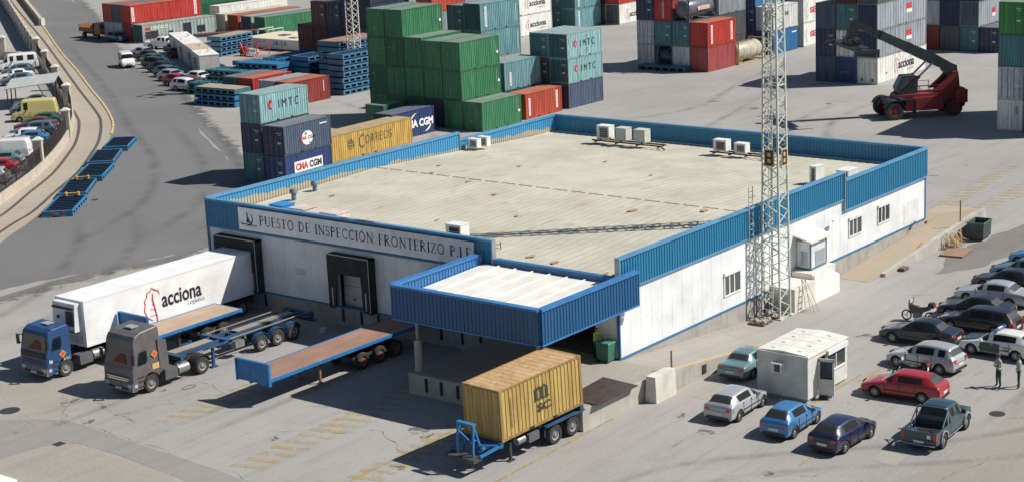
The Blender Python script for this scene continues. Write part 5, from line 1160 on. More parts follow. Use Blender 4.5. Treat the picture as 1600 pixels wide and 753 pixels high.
# dark pickup with open bed and roll bar
def pickup(label, loc, head, paint, double=True, white=False):
    t = thing('pickup_truck', label, 'pickup truck'); L, Wd = 4.95, 1.78; h = Wd / 2
    st, win = prof('sedan', L, Wd, 1.70)
    st = [(L / 2, .45, .62, .64, .55 * Wd, .45 * Wd)] + []
    F = [(0, .45, .66, .68, .66, .5), (.012, .34, .86, .88, .9, .66), (.07, .32, 1.0, 1.03, .97, .74), (.19, .32, 1.07, 1.10, 1, .78), (.21, .32, 1.08, 1.13, 1, .78), (.315, .32, 1.10, 1.62, 1, .68), (.335, .32, 1.10, 1.68, 1, .70), (.44, .32, 1.12, 1.73, 1, .72), (.46, .32, 1.12, 1.73, 1, .72), (.58, .32, 1.12, 1.71, 1, .72), (.60, .32, 1.12, 1.68, 1, .72), (.615, .32, 1.10, 1.14, 1, .80), (.63, .32, 1.02, 1.04, .99, .9)]
    st = [(L / 2 - a * L, b, c, d, h * e, h * f) for a, b, c, d, e, f in F]
    body_loft('body', st, Wd, (1.55,), .37, paint, t, {4: 'winds', 6: 's', 8: 's', 10: 'rear'})
    bd = MB(); x0, x1 = -L / 2 + .02, L / 2 - .63 * L
    bd.box(x0, x1, -h + .10, h - .10, .62, .68, 1)
    for sy in (-1, 1):
        a, b = sy * h, sy * (h - .09); bd.prism([(x0, .42), (-1.98, .42), (-1.9, .75), (-1.72, .90), (-1.45, .93), (-1.18, .9), (-1.0, .75), (-.94, .42), (x1, .42), (x1, 1.02), (x0, 1.02)], min(a, b), max(a, b), 'y')
        fl = MB(); pts = [(-1.45 + .47 * cos(q), .42 + .5 * sin(q)) for q in [k * pi / 8 for k in range(9)]] + [(-1.45 + .40 * cos(q), .42 + .42 * sin(q)) for q in [k * pi / 8 for k in range(8, -1, -1)]]
        fl.prism(pts, min(sy * h, sy * (h + .06)), max(sy * h, sy * (h + .06)), 'y'); fl.prism([(p[0] + 3.0, p[1]) for p in pts], min(sy * (h - .02), sy * (h + .06)), max(sy * (h - .02), sy * (h + .06)), 'y'); fl.build_each('wheel_flare', worn('grey_flare', (.28, .29, .31), .5, .1) if not white else paint, t)
    bd.box(x0 - .0, x0 + .07, -h + .092, h - .092, .45, 1.02); bd.box(x1 - .05, x1, -h + .092, h - .092, .6, 1.03)
    bd.build('cargo_bed', [paint, M_trimb], t)
    g = MB(); g.box(x0 - .005, x0 - .001, -h + .1, h - .1, .42, .60); g.build('tailgate_panel', M_grey, t)
    un = MB(); un.box(-2.3, 2.3, -.6, .6, .3, .5); un.build('underbody', M_well, t)
    for x in (1.55, -1.45):
        for sy in (-1, 1): wheel(t, x, sy * (h - .10), .37, .24, M_rim)
    for sy in (-1, 1):
        m = MB(); m.box(x0 - .012, x0 + .06, min(sy * (h - .16), sy * (h + .004)), max(sy * (h - .16), sy * (h + .004)), .66, .96); m.build('tail_light', M_tail, t)
        m = MB(); m.box(L / 2 - .12, L / 2 + .0, min(sy * h * .5, sy * h * .88), max(sy * h * .5, sy * h * .88), .78, .92); m.build('headlight', M_head, t)
        m = MB(); m.box(.72, .84, min(sy * h, sy * (h + .2)), max(sy * h, sy * (h + .2)), 1.1, 1.3); m.build('mirror', M_trimb if not white else M_trimb, t)
        if not white:
            m = MB(); m.tube([(-.9, sy * (h - .02), .40), (.95, sy * (h - .02), .40)], .045, 8); m.build('side_step', M_chrome, t, smooth=True)
    if not white:
        m = MB(); m.tube([(-.78, -h + .08, 1.0), (-.74, -h + .12, 1.66), (-.74, -h + .3, 1.74), (-.74, h - .3, 1.74), (-.74, h - .12, 1.66), (-.78, h - .08, 1.0)], .04, 8); m.tube([(-.76, -h + .12, 1.6), (-1.5, -h + .08, 1.03)], .035, 8); m.tube([(-.76, h - .12, 1.6), (-1.5, h - .08, 1.03)], .035, 8)
        m.build('roll_bar', M_chrome, t, smooth=True)
        m = MB(); m.tube([(x0 - .08, -h + .05, .44), (x0 - .1, -h + .3, .40), (x0 - .1, h - .3, .40), (x0 - .08, h - .05, .44)], .045, 8); m.build('rear_bumper', M_chrome, t, smooth=True)
        for k, (x, y) in enumerate(((-2.0, .52), (-2.05, .32), (-1.8, .45))):
            m = MB(); m.tube([(x, y, .69), (x, y, .80), (x, y, .9), (x, y, .93)], [.09, .12, .08, .02], 10); c = tag(m.build('gas_canister', worn('blue_canister', (.02, .12, .22), .4, .2), smooth=True), 'small blue canister in the pickup bed', 'canister', 'canisters in the pickup bed'); c.location = Vector(loc) ; c.rotation_euler.z = R(head)
        m = MB(); m.box(x0 - .012, x0 - .004, -h + .30, -h + .48, .72, .9); m.build('sticker', M_wht, t)
    else:
        m = MB()
        for sy in (-1, 1): m.bar((-2.3, sy * (h - .1), 1.0), (-2.3, sy * (h - .1), 1.9), .04); m.bar((-.8, sy * (h - .1), 1.0), (-.8, sy * (h - .1), 1.9), .04); m.bar((-2.4, sy * (h - .1), 1.9), (1.2, sy * (h - .1), 1.9), .04)
        m.bar((-2.3, -h + .1, 1.9), (-2.3, h - .1, 1.9), .04); m.build('ladder_rack', plain('red_rack', (.3, .03, .03), .5), t)
    m = MB(); m.box(x0 - .03, x0 + .0, -.26, .26, .46, .58); m.build('number_plate', M_plate, t)
    t.location = loc; t.rotation_euler.z = R(head); return t
pickup('dark petrol-blue double-cab pickup with chrome roll bar and open bed', (.98, -18.15, 0), 3.5, P_pick)
# motorcycles
def motorbike(label, x, y, head, box=True):
    t = thing('motorcycle', label, 'motorcycle')
    for wx in (.74, -.70):
        m = MB(); k = 20
        for i in range(k):
            a0, a1 = 2 * pi * i / k, 2 * pi * (i + 1) / k
            for (ra, wa), (rb, wb_) in zip(((.25, .05), (.31, .06), (.33, 0), (.31, -.06), (.25, -.05)), ((.31, .06), (.33, 0), (.31, -.06), (.25, -.05), (.25, .05))):
                m.face([(ra * cos(a0), wa, ra * sin(a0)), (ra * cos(a1), wa, ra * sin(a1)), (rb * cos(a1), wb_, rb * sin(a1)), (rb * cos(a0), wb_, rb * sin(a0))])
        w = m.build('wheel', M_tyre, t, smooth=True, loc=(wx, 0, .33)); s = MB()
        for i in range(3):
            a = i * 2.09; s.bar((0, 0, 0), (.26 * cos(a), 0, .26 * sin(a)), .035)
        s.tube([(0, -.06, 0), (0, .06, 0)], .06, 10); s.build('rim', M_rim, w)
    f = MB(); f.tube([(.74, .07, .33), (.52, .07, .92), (.44, .07, 1.04)], .03, 8); f.tube([(.74, -.07, .33), (.52, -.07, .92), (.44, -.07, 1.04)], .03, 8); f.build('fork', M_chrome, t, smooth=True)
    f = MB(); f.tube([(.40, -.36, 1.10), (.44, -.2, 1.08), (.46, 0, 1.05), (.44, .2, 1.08), (.40, .36, 1.10)], .02, 8)
    for sy in (-1, 1): f.tube([(.42, sy * .25, 1.09), (.45, sy * .34, 1.28)], .01, 6); f.box(.42, .45, sy * .34 - .05, sy * .34 + .05, 1.26, 1.36)
    f.build('handlebar', M_trimb, t)
    f = MB(); f.prism([(.50, .62), (.60, .95), (.48, 1.12), (.36, .98), (.05, .92), (-.1, .78), (-.7, .86), (-.75, .80), (-.35, .62), (-.2, .42), (.25, .38)], -.12, .12, 'y'); f.build('body', carpaint('bike_paint', (.015, .02, .022)), t)
    f = MB(); f.prism([(.05, .93), (-.1, .80), (-.62, .88), (-.60, .94), (-.12, .86)], -.14, .14, 'y'); f.build('saddle', M_rub, t)
    f = MB(); f.prism([(.30, .22), (.30, .55), (-.15, .60), (-.20, .25)], -.16, .16, 'y'); f.tube([(.3, -.14, .3), (-.1, -.17, .22), (-.85, -.2, .36)], .045, 8); f.build('engine', worn('engine_alloy', (.16, .16, .17), .4, .4, metal=.4, streak=False), t)
    f = MB(); f.prism([(.56, .95), (.62, 1.08), (.50, 1.30), (.45, 1.12)], -.14, .14, 'y'); f.build('windshield', M_head, t)
    f = MB(); f.box(-1.0, -.62, -.24, .24, .95, 1.22, top=(-.95, -.66, -.2, .2)); f.build('top_box', M_trimb, t); f = MB(); f.box(-1.02, -.98, -.2, .2, 1.03, 1.12); f.build('tail_light', M_tail, t)
    f = MB(); f.box(-.98, -.96, -.1, .1, .72, .9); f.build('number_plate', M_plate, t)
    f = MB(); f.bar((0, .15, .3), (.05, .35, 0), .03); f.build('side_stand', M_trimb, t)
    t.location = (x, y, 0); t.rotation_euler = (R(8) * 0, R(0), R(head)); return t
motorbike('dark touring motorcycle standing alone beside the black saloon', 18.2, -8.85, 95)
motorbike('motorcycle with red-lamped top box between the red car and the silver estate', 7.9, -13.35, 93)

# ---------------------------------------------------------------- lorries
RT, WT = .5, .30
def wheels(t, xs, hy, rim=None, dual=False, r=RT):
    for x in xs:
        for sy in (-1, 1): wheel(t, x, sy * hy, r, .34 if not dual else .58, rim or M_rimd)
def mudguard(t, x, hy, w=.4, mat=None, flat_=False):
    for sy in (-1, 1):
        m = MB(); n = 8; r1, r2 = .60, .63
        for k in range(n):
            a0, a1 = R(15 + 150 * k / n), R(15 + 150 * (k + 1) / n)
            m.face([(x + r2 * cos(a0), sy * (hy + w / 2), .5 + r2 * sin(a0)), (x + r2 * cos(a1), sy * (hy + w / 2), .5 + r2 * sin(a1)), (x + r2 * cos(a1), sy * (hy - w / 2), .5 + r2 * sin(a1)), (x + r2 * cos(a0), sy * (hy - w / 2), .5 + r2 * sin(a0))])
            m.face([(x + r1 * cos(a0), sy * (hy + w / 2), .5 + r1 * sin(a0)), (x + r1 * cos(a1), sy * (hy + w / 2), .5 + r1 * sin(a1)), (x + r1 * cos(a1), sy * (hy - w / 2), .5 + r1 * sin(a1)), (x + r1 * cos(a0), sy * (hy - w / 2), .5 + r1 * sin(a0))])
            m.face([(x + r1 * cos(a0), sy * (hy + w / 2), .5 + r1 * sin(a0)), (x + r1 * cos(a1), sy * (hy + w / 2), .5 + r1 * sin(a1)), (x + r2 * cos(a1), sy * (hy + w / 2), .5 + r2 * sin(a1)), (x + r2 * cos(a0), sy * (hy + w / 2), .5 + r2 * sin(a0))])
        m.build('mudguard', mat or M_trimb, t)
def tractor(label, x, y, paint, tall=False, num=None, plate_txt=None):
    """facing -x; origin on the ground under the front bumper's centre"""
    t = thing('lorry_tractor', label, 'lorry'); h = 1.22; Hc = 3.62 if tall else 3.02
    D = 2.15 if tall else 1.75; zb = 1.05
    out = [(.06, .38), (.0, .75), (.02, 1.55), (.10, 1.75), (.28, 2.70), (.25, 2.80), (.30, 3.10), (.44, 3.36), (.80, 3.52), (D - .1, Hc + .02), (D, Hc - .12), (D, .95), (1.95 if tall else 1.6, .95), (1.92, .80), (1.72, .98), (1.45, 1.12), (1.15, 1.12), (.90, .98), (.74, .72), (.70, .38)]
    if not tall: out = [(.06, .38), (.0, .75), (.02, 1.5), (.08, 1.68), (.26, 2.62), (.36, 2.80), (.62, 2.96), (D - .1, Hc), (D, Hc - .12), (D, .95), (1.78, .95), (1.60, 1.05), (1.40, 1.12), (1.12, 1.12), (.88, .98), (.74, .72), (.70, .38)]
    bm = bmesh.new(); n = len(out); ys = [(-h, .965), (-h + .05, 1.0), (h - .05, 1.0), (h, .965)]
    cxm, czm = .9, 1.8; R_ = []
    for yy, k in ys: R_.append([bm.verts.new((cxm + (px_ - cxm) * k, yy * (1 if pz < 1.8 else (1 - .055 * (pz - 1.8) / 1.2)), czm + (pz - czm) * (k if pz > .5 else 1))) for px_, pz in out])
    for a, b in zip(R_, R_[1:]):
        for i in range(n): bm.faces.new((a[i], a[(i + 1) % n], b[(i + 1) % n], b[i]))
    bm.faces.new(R_[0]); bm.faces.new(R_[-1][::-1]); bmesh.ops.recalc_face_normals(bm, faces=bm.faces)
    me = bpy.data.meshes.new('cab'); bm.to_mesh(me); bm.free(); me.materials.append(paint); o = bpy.data.objects.new('cab', me); COL.objects.link(o); o.parent = t
    b2 = o.modifiers.new('bevel', 'BEVEL'); b2.width = .06; b2.segments = 3; b2.limit_method = 'ANGLE'; b2.angle_limit = R(22)
    wx = lambda z: ((.10 + (z - 1.75) * .206) if tall else (.08 + (z - 1.68) * .191)) - .022
    z0, z1 = (1.78, 2.66) if tall else (1.72, 2.60)
    m = MB(); m.hexa([(wx(z0) , -1.06, z0), (wx(z0), 1.06, z0), (wx(z0) + .03, 1.06, z0), (wx(z0) + .03, -1.06, z0), (wx(z1), -.98, z1), (wx(z1), .98, z1), (wx(z1) + .03, .98, z1), (wx(z1) + .03, -.98, z1)]); ws = m.build('windscreen', glassy('lorry_screen', (.018, .022, .022), .05), t)
    m = MB(); m.hexa([(wx(z0) - .004, -.7, z0 + .08), (wx(z0) - .004, .5, z0 + .08), (wx(z0), .5, z0 + .08), (wx(z0), -.7, z0 + .08), (wx(z0 + .45) - .004, -.55, z0 + .55), (wx(z0 + .45) - .004, -.1, z0 + .62), (wx(z0 + .45), -.1, z0 + .62), (wx(z0 + .45), -.55, z0 + .55)]); m.build('seat_cover', plain('rust_red_seat', (.16, .045, .03), .8), ws)
    for s in (-1, 1):
        m = MB(); yy = s * (h + .0); ya, yb = min(yy, yy + s * .012), max(yy, yy + s * .012)
        m.prism([(.42, 1.75), (1.02, 1.75), (1.12, 1.95), (1.12, 2.42), (1.0, 2.5), (.60, 2.45)], ya, yb, 'y'); m.build('side_window', M_cglass, t)
        m = MB(); m.bar((.30, s * 1.12, 2.45), (.06, s * 1.33, 2.45), .05); m.bar((.22, s * 1.16, 1.98), (.06, s * 1.33, 1.98), .05); m.box(.0, .09, s * 1.33 - .11, s * 1.33 + .11, 1.92, 2.50); m.build('mirror', M_trimb, t)
        m = MB(); m.prism([(-.035, s * 1.12), (.10, s * 1.225), (.30, s * 1.235), (.30, s * 1.18), (-.035, s * .78)], .56, .74); m.build('headlight', M_head, t)
        m = MB()
        for z in (.50, .78, 1.02): m.box(.40, .80, min(s * 1.12, s * 1.235), max(s * 1.12, s * 1.235), z, z + .07)
        m.build('step', M_trimb, t)
    m = MB(); m.box(-.045, .3, -1.2, 1.2, .34, .82, top=(-.02, .3, -1.2, 1.2)); m.build('bumper', worn('lorry_bumper', (.16, .165, .17) if not tall else (.085, .082, .085), .55, .3, sc=2), t)
    m = MB(); m.box(-.06, -.046, -.85, .85, .42, .55); m.box(-.012, .0, -.95, .95, .98, 1.03); m.box(-.012, .0, -.95, .95, 1.12, 1.17)
    if not tall: m.box(-.03, -.005, -1.0, 1.0, 1.32, 1.62)
    m.build('grille', M_trimb, t)
    if tall: m = MB(); m.hexa([(-.03, -.95, .98), (-.03, .95, .98), (.0, .95, .98), (.0, -.95, .98), (-.03, -.75, .90), (-.03, .75, .90), (.0, .75, .90), (.0, -.75, .90)]); m.box(-.03, 0, -.95, .95, 1.02, 1.09); m.build('chrome_strip', M_chrome, t)
    m = MB(); m.box(-.07, -.06, -.26, .26, .42, .53); m.build('number_plate', M_plate, t)
    m = MB(); m.box(.95, 1.45, -.32, .32, Hc - (.03 if tall else 0) + .012, Hc + .05); m.build('roof_hatch', plain('hatch_grey', (.30, .32, .33) if not tall else (.06, .06, .065), .5), t)
    m = MB(); m.tube([(.6, .8, 2.9), (.5, .8, 3.25)], .012, 5); m.tube([(.6, -.9, 2.9), (.5, -.9, 3.2)], .012, 5); m.build('aerial', M_trimb, t)
    # hazard placard on the door, near side is -y
    def dia(xc, zc, r, mat, yo): mm = MB(); mm.face([(xc - r, yo, zc), (xc, yo, zc - r), (xc + r, yo, zc), (xc, yo, zc + r)]); return mm.build('hazard_placard', mat, t)
    xp = 1.62 if tall else 1.12; zp = 2.15 if tall else 1.42
    m_or = plain('orange_placard', (.62, .25, .05), .6); dia(xp, zp, .25, m_or, -h - .02); dia(xp, zp, .15, plain('red_placard', (.60, .09, .04), .6), -h - .026)
    if tall: m = MB(); m.face([(1.42, -h - .02, 1.28), (1.90, -h - .02, 1.28), (1.90, -h - .02, 1.62), (1.42, -h - .02, 1.62)]); m.build('orange_plate', plain('pale_orange_plate', (.60, .38, .17), .6), t)
    if num: lettering(num, .24, .22, (.40 - .24, -h - .02, 1.05), (1, 0, 0), (0, 0, 1), M_wht, t, bold=.02); lettering('A.T.C.', .5, .14, (1.15, -h - .02, 1.02), (1, 0, 0), (0, 0, 1), M_wht, t, bold=.01)
    if plate_txt: m = MB(); m.box(-.05, -.035, -.1, .62, 1.22, 1.5); oo = m.build('name_board', M_wht, t); lettering(plate_txt, .55, .12, (-.053, .55, 1.30), (0, -1, 0), (0, 0, 1), M_navy, oo)
    if tall:
        m = MB(); m.prism([(D - .25, 2.9), (D + .35, 2.75), (D + .45, 1.1), (D - .2, 1.1)], -1.24, -1.19, 'y'); m.prism([(D - .25, 2.9), (D + .35, 2.75), (D + .45, 1.1), (D - .2, 1.1)], 1.19, 1.24, 'y'); m.build('side_deflector', paint, t)
    # chassis
    xf, xr = 1.33, (5.05 if tall else 4.9)
    m = MB(); m.box(1.0, xr + .75, -.45, -.35, .62, .90); m.box(1.0, xr + .75, .35, .45, .62, .90)
    for xx in (2.4, 3.4, 4.2, xr + .7): m.box(xx, xx + .08, -.35, .35, .66, .86)
    m.prism([(xr - .8, .98), (xr + .5, .98), (xr + .4, 1.04), (xr - .7, 1.12)], -.45, .45, 'y'); m.box(xr - .5, xr + .5, -.44, .44, .90, .98); m.build('chassis', M_chas, t)
    m = MB(); m.tube([(xr - .05, 0, 1.13), (xr - .05, 0, 1.19)], .45, 16); m.build('fifth_wheel', M_chas, t)
    m = MB(); m.box(2.35, 3.25, -1.15, -.5, .38, .95); m.box(2.35, 3.6, .5, 1.15, .40, .95); m.build_each('battery_box', worn('grey_box', (.10, .10, .105), .6, .4), t)
    m = MB(); m.tube([(3.35, -.85, .68), (3.37, -.85, .68), (4.15, -.85, .68), (4.17, -.85, .68)], [.2, .30, .30, .2], 16); m.build('air_tank' if tall else 'fuel_tank', worn('tank_alloy', (.30, .30, .30), .4, .4, metal=.5), t, smooth=True)
    wheel(t, xf, -1.03, RT, .32, M_rimd); wheel(t, xf, 1.03, RT, .32, M_rimd); wheel(t, xr, -.92, RT, .58, M_rimd); wheel(t, xr, .92, RT, .58, M_rimd); mudguard(t, xr, .92, .62)
    t.location = (x, y, 0); return t
P_truckb = worn('lorry_blue', (.018, .065, .17), .4, .3, (.10, .11, .13), 0, sc=1.5); P_truckg = worn('lorry_graphite', (.108, .102, .104), .42, .35, (.17, .155, .14), 0, sc=1.5)
tractor('small blue lorry tractor numbered 06 under the white acciona trailer', -16.85, 29.0, P_truckb, False, '06', 'RENAULT'.lower() if False else None)
tractor('graphite grey high-roof lorry tractor coupled to the empty skeletal trailer', -16.15, 22.42, P_truckg, True)
M_blt = worn('blue_trailer_steel', (.018, .17, .42), .5, .35, (.07, .09, .12), .12, sc=1.5); M_blt2 = worn('dark_blue_steel', (.016, .07, .16), .55, .4, (.06, .06, .07), .15, sc=1.5)
def deck_mat(name, a, b, dk):
    m, n, l, bs = nodes(name); v = coords(n, l, False)
    c = mixc(n, l, a, b, noise(n, l, v, .8, 6, .65, .35, .65, (.5, 1.2, 1))); c = mixc(n, l, c, dk, noise(n, l, v, 2.0, 7, .75, .55, .75, (.4, 2.5, 1)))
    sx = n.new('ShaderNodeSeparateXYZ'); l.new(v, sx.inputs[0]); w = n.new('ShaderNodeMath'); w.operation = 'MULTIPLY'; w.inputs[1].default_value = 1 / .19; l.new(sx.outputs[1], w.inputs[0])
    fr = n.new('ShaderNodeMath'); fr.operation = 'FRACT'; l.new(w.outputs[0], fr.inputs[0]); cp = n.new('ShaderNodeMath'); cp.operation = 'LESS_THAN'; cp.inputs[1].default_value = .09; l.new(fr.outputs[0], cp.inputs[0])
    mm = n.new('ShaderNodeMath'); mm.operation = 'MULTIPLY'; mm.inputs[1].default_value = .5; l.new(cp.outputs[0], mm.inputs[0])
    c = mixc(n, l, c, tuple(x * .3 for x in dk), mm.outputs[0]); l.new(c, bs.inputs['Base Color']); bs.inputs['Roughness'].default_value = .85; return m
M_deck = deck_mat('red_brown_deck', (.26, .15, .11), (.33, .20, .15), (.15, .10, .08)); M_deck2 = deck_mat('tan_plank_deck', (.38, .27, .19), (.45, .35, .26), (.20, .14, .10))
# refrigerated trailer backed into the dock (front at -x)
rt = thing('refrigerated_trailer', 'long white refrigerated trailer with red leaf and acciona lettering at the dock', 'trailer', (-13.8, 29.3, 0))
m = MB(); m.box(0, 13.75, -1.28, 1.28, 1.22, 3.98); m.build('box_body', worn('white_trailer_panel', (.80, .80, .79), .35, .08, (.5, .5, .48), 0, sc=.6), rt)
m = MB(); m.box(.05, 13.7, -1.292, -1.28, 1.22, 1.34); m.box(.05, 13.75, -1.29, -1.28, 3.88, 3.975); m.box(.05, 13.75, 1.28, 1.29, 1.22, 3.975); m.build('edge_rail', plain('aluminium_rail', (.72, .72, .71), .45, .0), rt)
m = MB(); m.box(-.55, 0, -1.0, 1.0, 2.2, 3.85, top=(-.42, 0, -1.0, 1.0)); u = m.build('fridge_unit', worn('fridge_cover', (.66, .68, .70), .4, .15), rt)
m = MB(); m.box(-.57, -.53, -.95, -.28, 2.55, 3.4); 
for k in range(9): m.box(-.585, -.57, -.93, -.32, 2.6 + k * .09, 2.63 + k * .09, 1)
m.build('louvre', [M_trimb, M_grey], u); m = MB(); m.box(-.56, -.45, -.9, .95, 3.5, 3.6); m.box(-.60, -.57, .3, .5, 2.9, 3.1); m.box(-.575, -.56, -1.0, 1.0, 2.18, 2.26); m.build('unit_trim', M_trimb, u)
m = MB(); m.box(-.05, 0, -1.0, 1.0, 1.4, 2.2); m.box(-.06, -.05, -.55, -.25, 1.55, 1.95); m.build('front_panel', worn('front_panel_white', (.55, .56, .57), .5, .3), rt)
m = MB(); m.box(.4, 13.4, -.5, -.38, .95, 1.22); m.box(.4, 13.4, .38, .5, .95, 1.22); m.box(9.4, 13.4, -1.0, 1.0, .75, .95)
for s in (-1, 1): m.box(3.2, 3.35, s * .85 - .06, s * .85 + .06, .05, 1.2); m.box(3.1, 3.45, s * .85 - .15, s * .85 + .15, 0, .06)
m.build('chassis', M_chas, rt); wheels(rt, (9.6, 10.9, 12.2), 1.05); 
leaf_y = -1.30
leaf(rt, 4.35, leaf_y, 1.62, 1.95)
lettering('acciona', 3.15, .92, (5.75, leaf_y, 2.18), (1, 0, 0), (0, 0, 1), M_ink, rt, bold=.022); lettering('Logística', 1.35, .38, (7.75, leaf_y, 1.78), (1, 0, 0), (0, 0, 1), M_gry, rt)
# flatbed with headboard behind the grey tractor
def flatbed(label, x, y, L, deck, zdeck, hb, side, ws, rim, legx, Wd=2.5, hbz=1.0):
    t = thing('flatbed_trailer', label, 'trailer', (x, y, 0)); h = Wd / 2
    m = MB(); m.box(.06, L, -h + .08, h - .08, zdeck - .06, zdeck); m.build('deck', deck, t)
    m = MB()
    for s in (-1, 1): a, b = s * (h - .08), s * h; m.box(.0, L, min(a, b), max(a, b), zdeck - .16, zdeck + .02)
    m.box(L, L + .06, -h, h, zdeck - .2, zdeck + .02); k = 0
    while k * 1.1 < L - .6:
        for s in (-1, 1): m.box(.4 + k * 1.1, .5 + k * 1.1, min(s * (h - .01), s * (h + .02)), max(s * (h - .01), s * (h + .02)), zdeck - .13, zdeck - .05)
        k += 1
    for s in (-1, 1): m.box(.2, L - .1, s * .5 - .07, s * .5 + .07, zdeck - .5, zdeck - .17)
    k = 0
    while k * .6 < L - .3: m.box(.2 + k * .6, .26 + k * .6, -h + .1, h - .1, zdeck - .2, zdeck - .08); k += 1
    m.build('frame', side, t)
    if hb:
        m = MB(); m.corr((-.02, -h + .06), (0, 1), Wd - .12, zdeck - hbz * .35, zdeck + hbz, (-1, 0), .2, .03); m.corr((.03, -h + .06), (0, 1), Wd - .12, zdeck, zdeck + hbz, (1, 0), .2, .03, flip=True)
        for s in (-1, 1): m.box(-.07, .09, s * h - .05, s * h + .05, zdeck - hbz * .35 - .05, zdeck + hbz + .04)
        m.box(-.07, .09, -h + .05, h - .05, zdeck + hbz, zdeck + hbz + .06); m.build('headboard', side, t)
    for s in (-1, 1):
        lg = MB(); lg.box(legx - .06, legx + .06, s * .8 - .06, s * .8 + .06, .06, zdeck - .3); lg.box(legx - .15, legx + .15, s * .8 - .12, s * .8 + .12, 0, .06); lg.bar((legx, s * .8, .9), (legx + .7, s * .6, zdeck - .3), .05); lg.build('landing_leg', rim if rim is M_rimr else M_chas, t)
    m = MB(); m.box(ws[0] - .6, ws[-1] + .5, -.9, .9, .62, .8); m.build('axle_frame', M_chas, t); wheels(t, ws, h - .22, rim); return t
flatbed('tan-decked flatbed trailer with blue headboard beside the acciona trailer', -11.45, 26.6, 7.3, M_deck2, 1.48, True, M_blt, (4.6, 5.9), M_rimd, 2.6, 2.5, 1.3)
flatbed('long red-brown flatbed trailer with blue corrugated headboard, nearest the canopy', -13.1, 14.9, 12.6, M_deck, 1.45, True, M_blt, (7.35, 8.8, 10.15), M_rimr, 4.2, 2.5, .85)
# skeletal trailer
sk = thing('skeletal_trailer', 'empty blue skeletal container trailer behind the grey tractor', 'trailer', (-13.5, 22.6, 0))
m = MB()
for s in (-1, 1): m.box(1.0, 11.6, s * .42 - .06, s * .42 + .06, 1.05, 1.32)
for xx in (1.1, 2.6, 4.2, 5.8, 7.4, 8.8, 10.2, 11.4): m.box(xx, xx + .12, -.36, .36, 1.1, 1.28)
m.box(1.0, 1.2, -1.2, 1.2, 1.1, 1.34); m.box(4.6, 4.9, -1.2, 1.2, 1.12, 1.36); m.box(11.3, 11.6, -1.2, 1.2, 1.05, 1.34); m.bar((3.0, -1.15, 1.3), (4.9, -1.15, 1.3), .1)
m.build('frame', M_blt2, sk); m = MB(); m.box(1.3, 4.2, -.34, .34, 1.325, 1.345); m.box(6.2, 10.8, -.3, .3, 1.325, 1.345)
for s in (-1, 1): m.bar((4.9, s * 1.0, 1.36), (11.5, s * 1.0, 1.36), .05)
m.build('cover_plate', worn('worn_brown_plate', (.30, .25, .19), .7, .4, streak=False), sk)
for s in (-1, 1): m = MB(); m.box(3.5, 3.65, s * .95 - .07, s * .95 + .07, .08, 1.3); m.box(3.35, 3.8, s * .95 - .14, s * .95 + .14, 0, .08); m.bar((3.5, s * .95, 1.2), (2.9, s * .95, 1.2), .08); m.build('landing_leg', M_blt2, sk)
m = MB(); m.box(5.4, 6.1, -.9, -.5, .6, 1.0); m.tube([(5.3, .7, .75), (6.0, .7, .75)], .2, 10); m.build('air_tank', worn('tank_alloy', (.3, .3, .3), .4, .4), sk)
m = MB(); m.box(11.55, 11.7, -1.2, 1.2, .7, .85); m.box(11.6, 11.64, -1.1, -.7, .85, 1.1); m.box(11.6, 11.64, .7, 1.1, .85, 1.1); m.build('rear_bumper', M_blt2, sk)
wheels(sk, (7.25, 8.55, 9.85), 1.03)
for xx in (7.25, 8.55, 9.85): mudguard(sk, xx, 1.03, .38, M_blt2)
M_olive = plain('dark_olive_lettering', (.045, .05, .04), .6); INK['olive'] = M_olive
# container chassis carrying the yellow box
ch = thing('container_chassis', 'blue gooseneck chassis carrying the yellow MSC container', 'trailer', (-13.5, -1.45, 0), R(-3.5))
m = MB()
for s in (-1, 1): m.box(-.9, 6.1, s * .45 - .07, s * .45 + .07, 1.08, 1.40)
m.box(-.1, .12, -1.2, 1.2, 1.15, 1.40); m.box(5.85, 6.1, -1.2, 1.2, 1.15, 1.40); m.box(2.9, 3.1, -1.0, 1.0, 1.15, 1.40); m.build('frame', M_blt2, ch)
m = MB(); m.box(-1.75, -1.15, -.95, .95, .88, 1.05); m.build('coupling_box', worn('greasy_dark_steel', (.05, .045, .045), .6, .5, streak=False), ch)
m = MB()
for s in (-.55, .45):
    m.bar((-1.35, s, 1.05), (-1.2, s, 2.55), .09); m.bar((-1.2, s, 2.55), (-.75, s - .02, 1.1), .09); m.bar((-1.28, s, 1.8), (-.98, s, 1.8), .06)
m.box(-1.28, -1.05, -.60, .50, 2.52, 2.62); m.bar((-1.25, -.55, 1.6), (-1.25, .45, 2.2), .05); m.bar((-1.3, -.95, 1.1), (0, -1.15, 1.28), .12); m.bar((-1.3, .95, 1.1), (0, 1.15, 1.28), .12); m.bar((-.9, -.5, 1.15), (0, -.5, 1.28), .14); m.bar((-.9, .5, 1.15), (0, .5, 1.28), .14); m.bar((-.95, -.55, 1.5), (-.1, -1.1, 1.3), .06); m.build('gooseneck', M_blt, ch)
m = MB(); m.box(3.25, 6.2, -1.22, -.82, 1.08, 1.14); m.bar((3.25, -1.1, 1.1), (3.15, -1.1, .62), .05); m.box(3.25, 6.2, .82, 1.22, 1.08, 1.14); m.bar((6.2, -1.1, 1.1), (6.35, -1.1, .75), .06); m.build('wheel_cover', M_blt2, ch)
m = MB(); m.box(2.0, 2.75, -1.15, -.6, .72, 1.15); m.build('tool_box', worn('grey_box', (.10, .10, .105), .6, .4), ch); m = MB(); m.tube([(1.35, -.85, .95), (1.9, -.85, .95)], .2, 12); m.build('air_tank', worn('tank_alloy', (.3, .3, .3), .4, .4), ch, smooth=True)
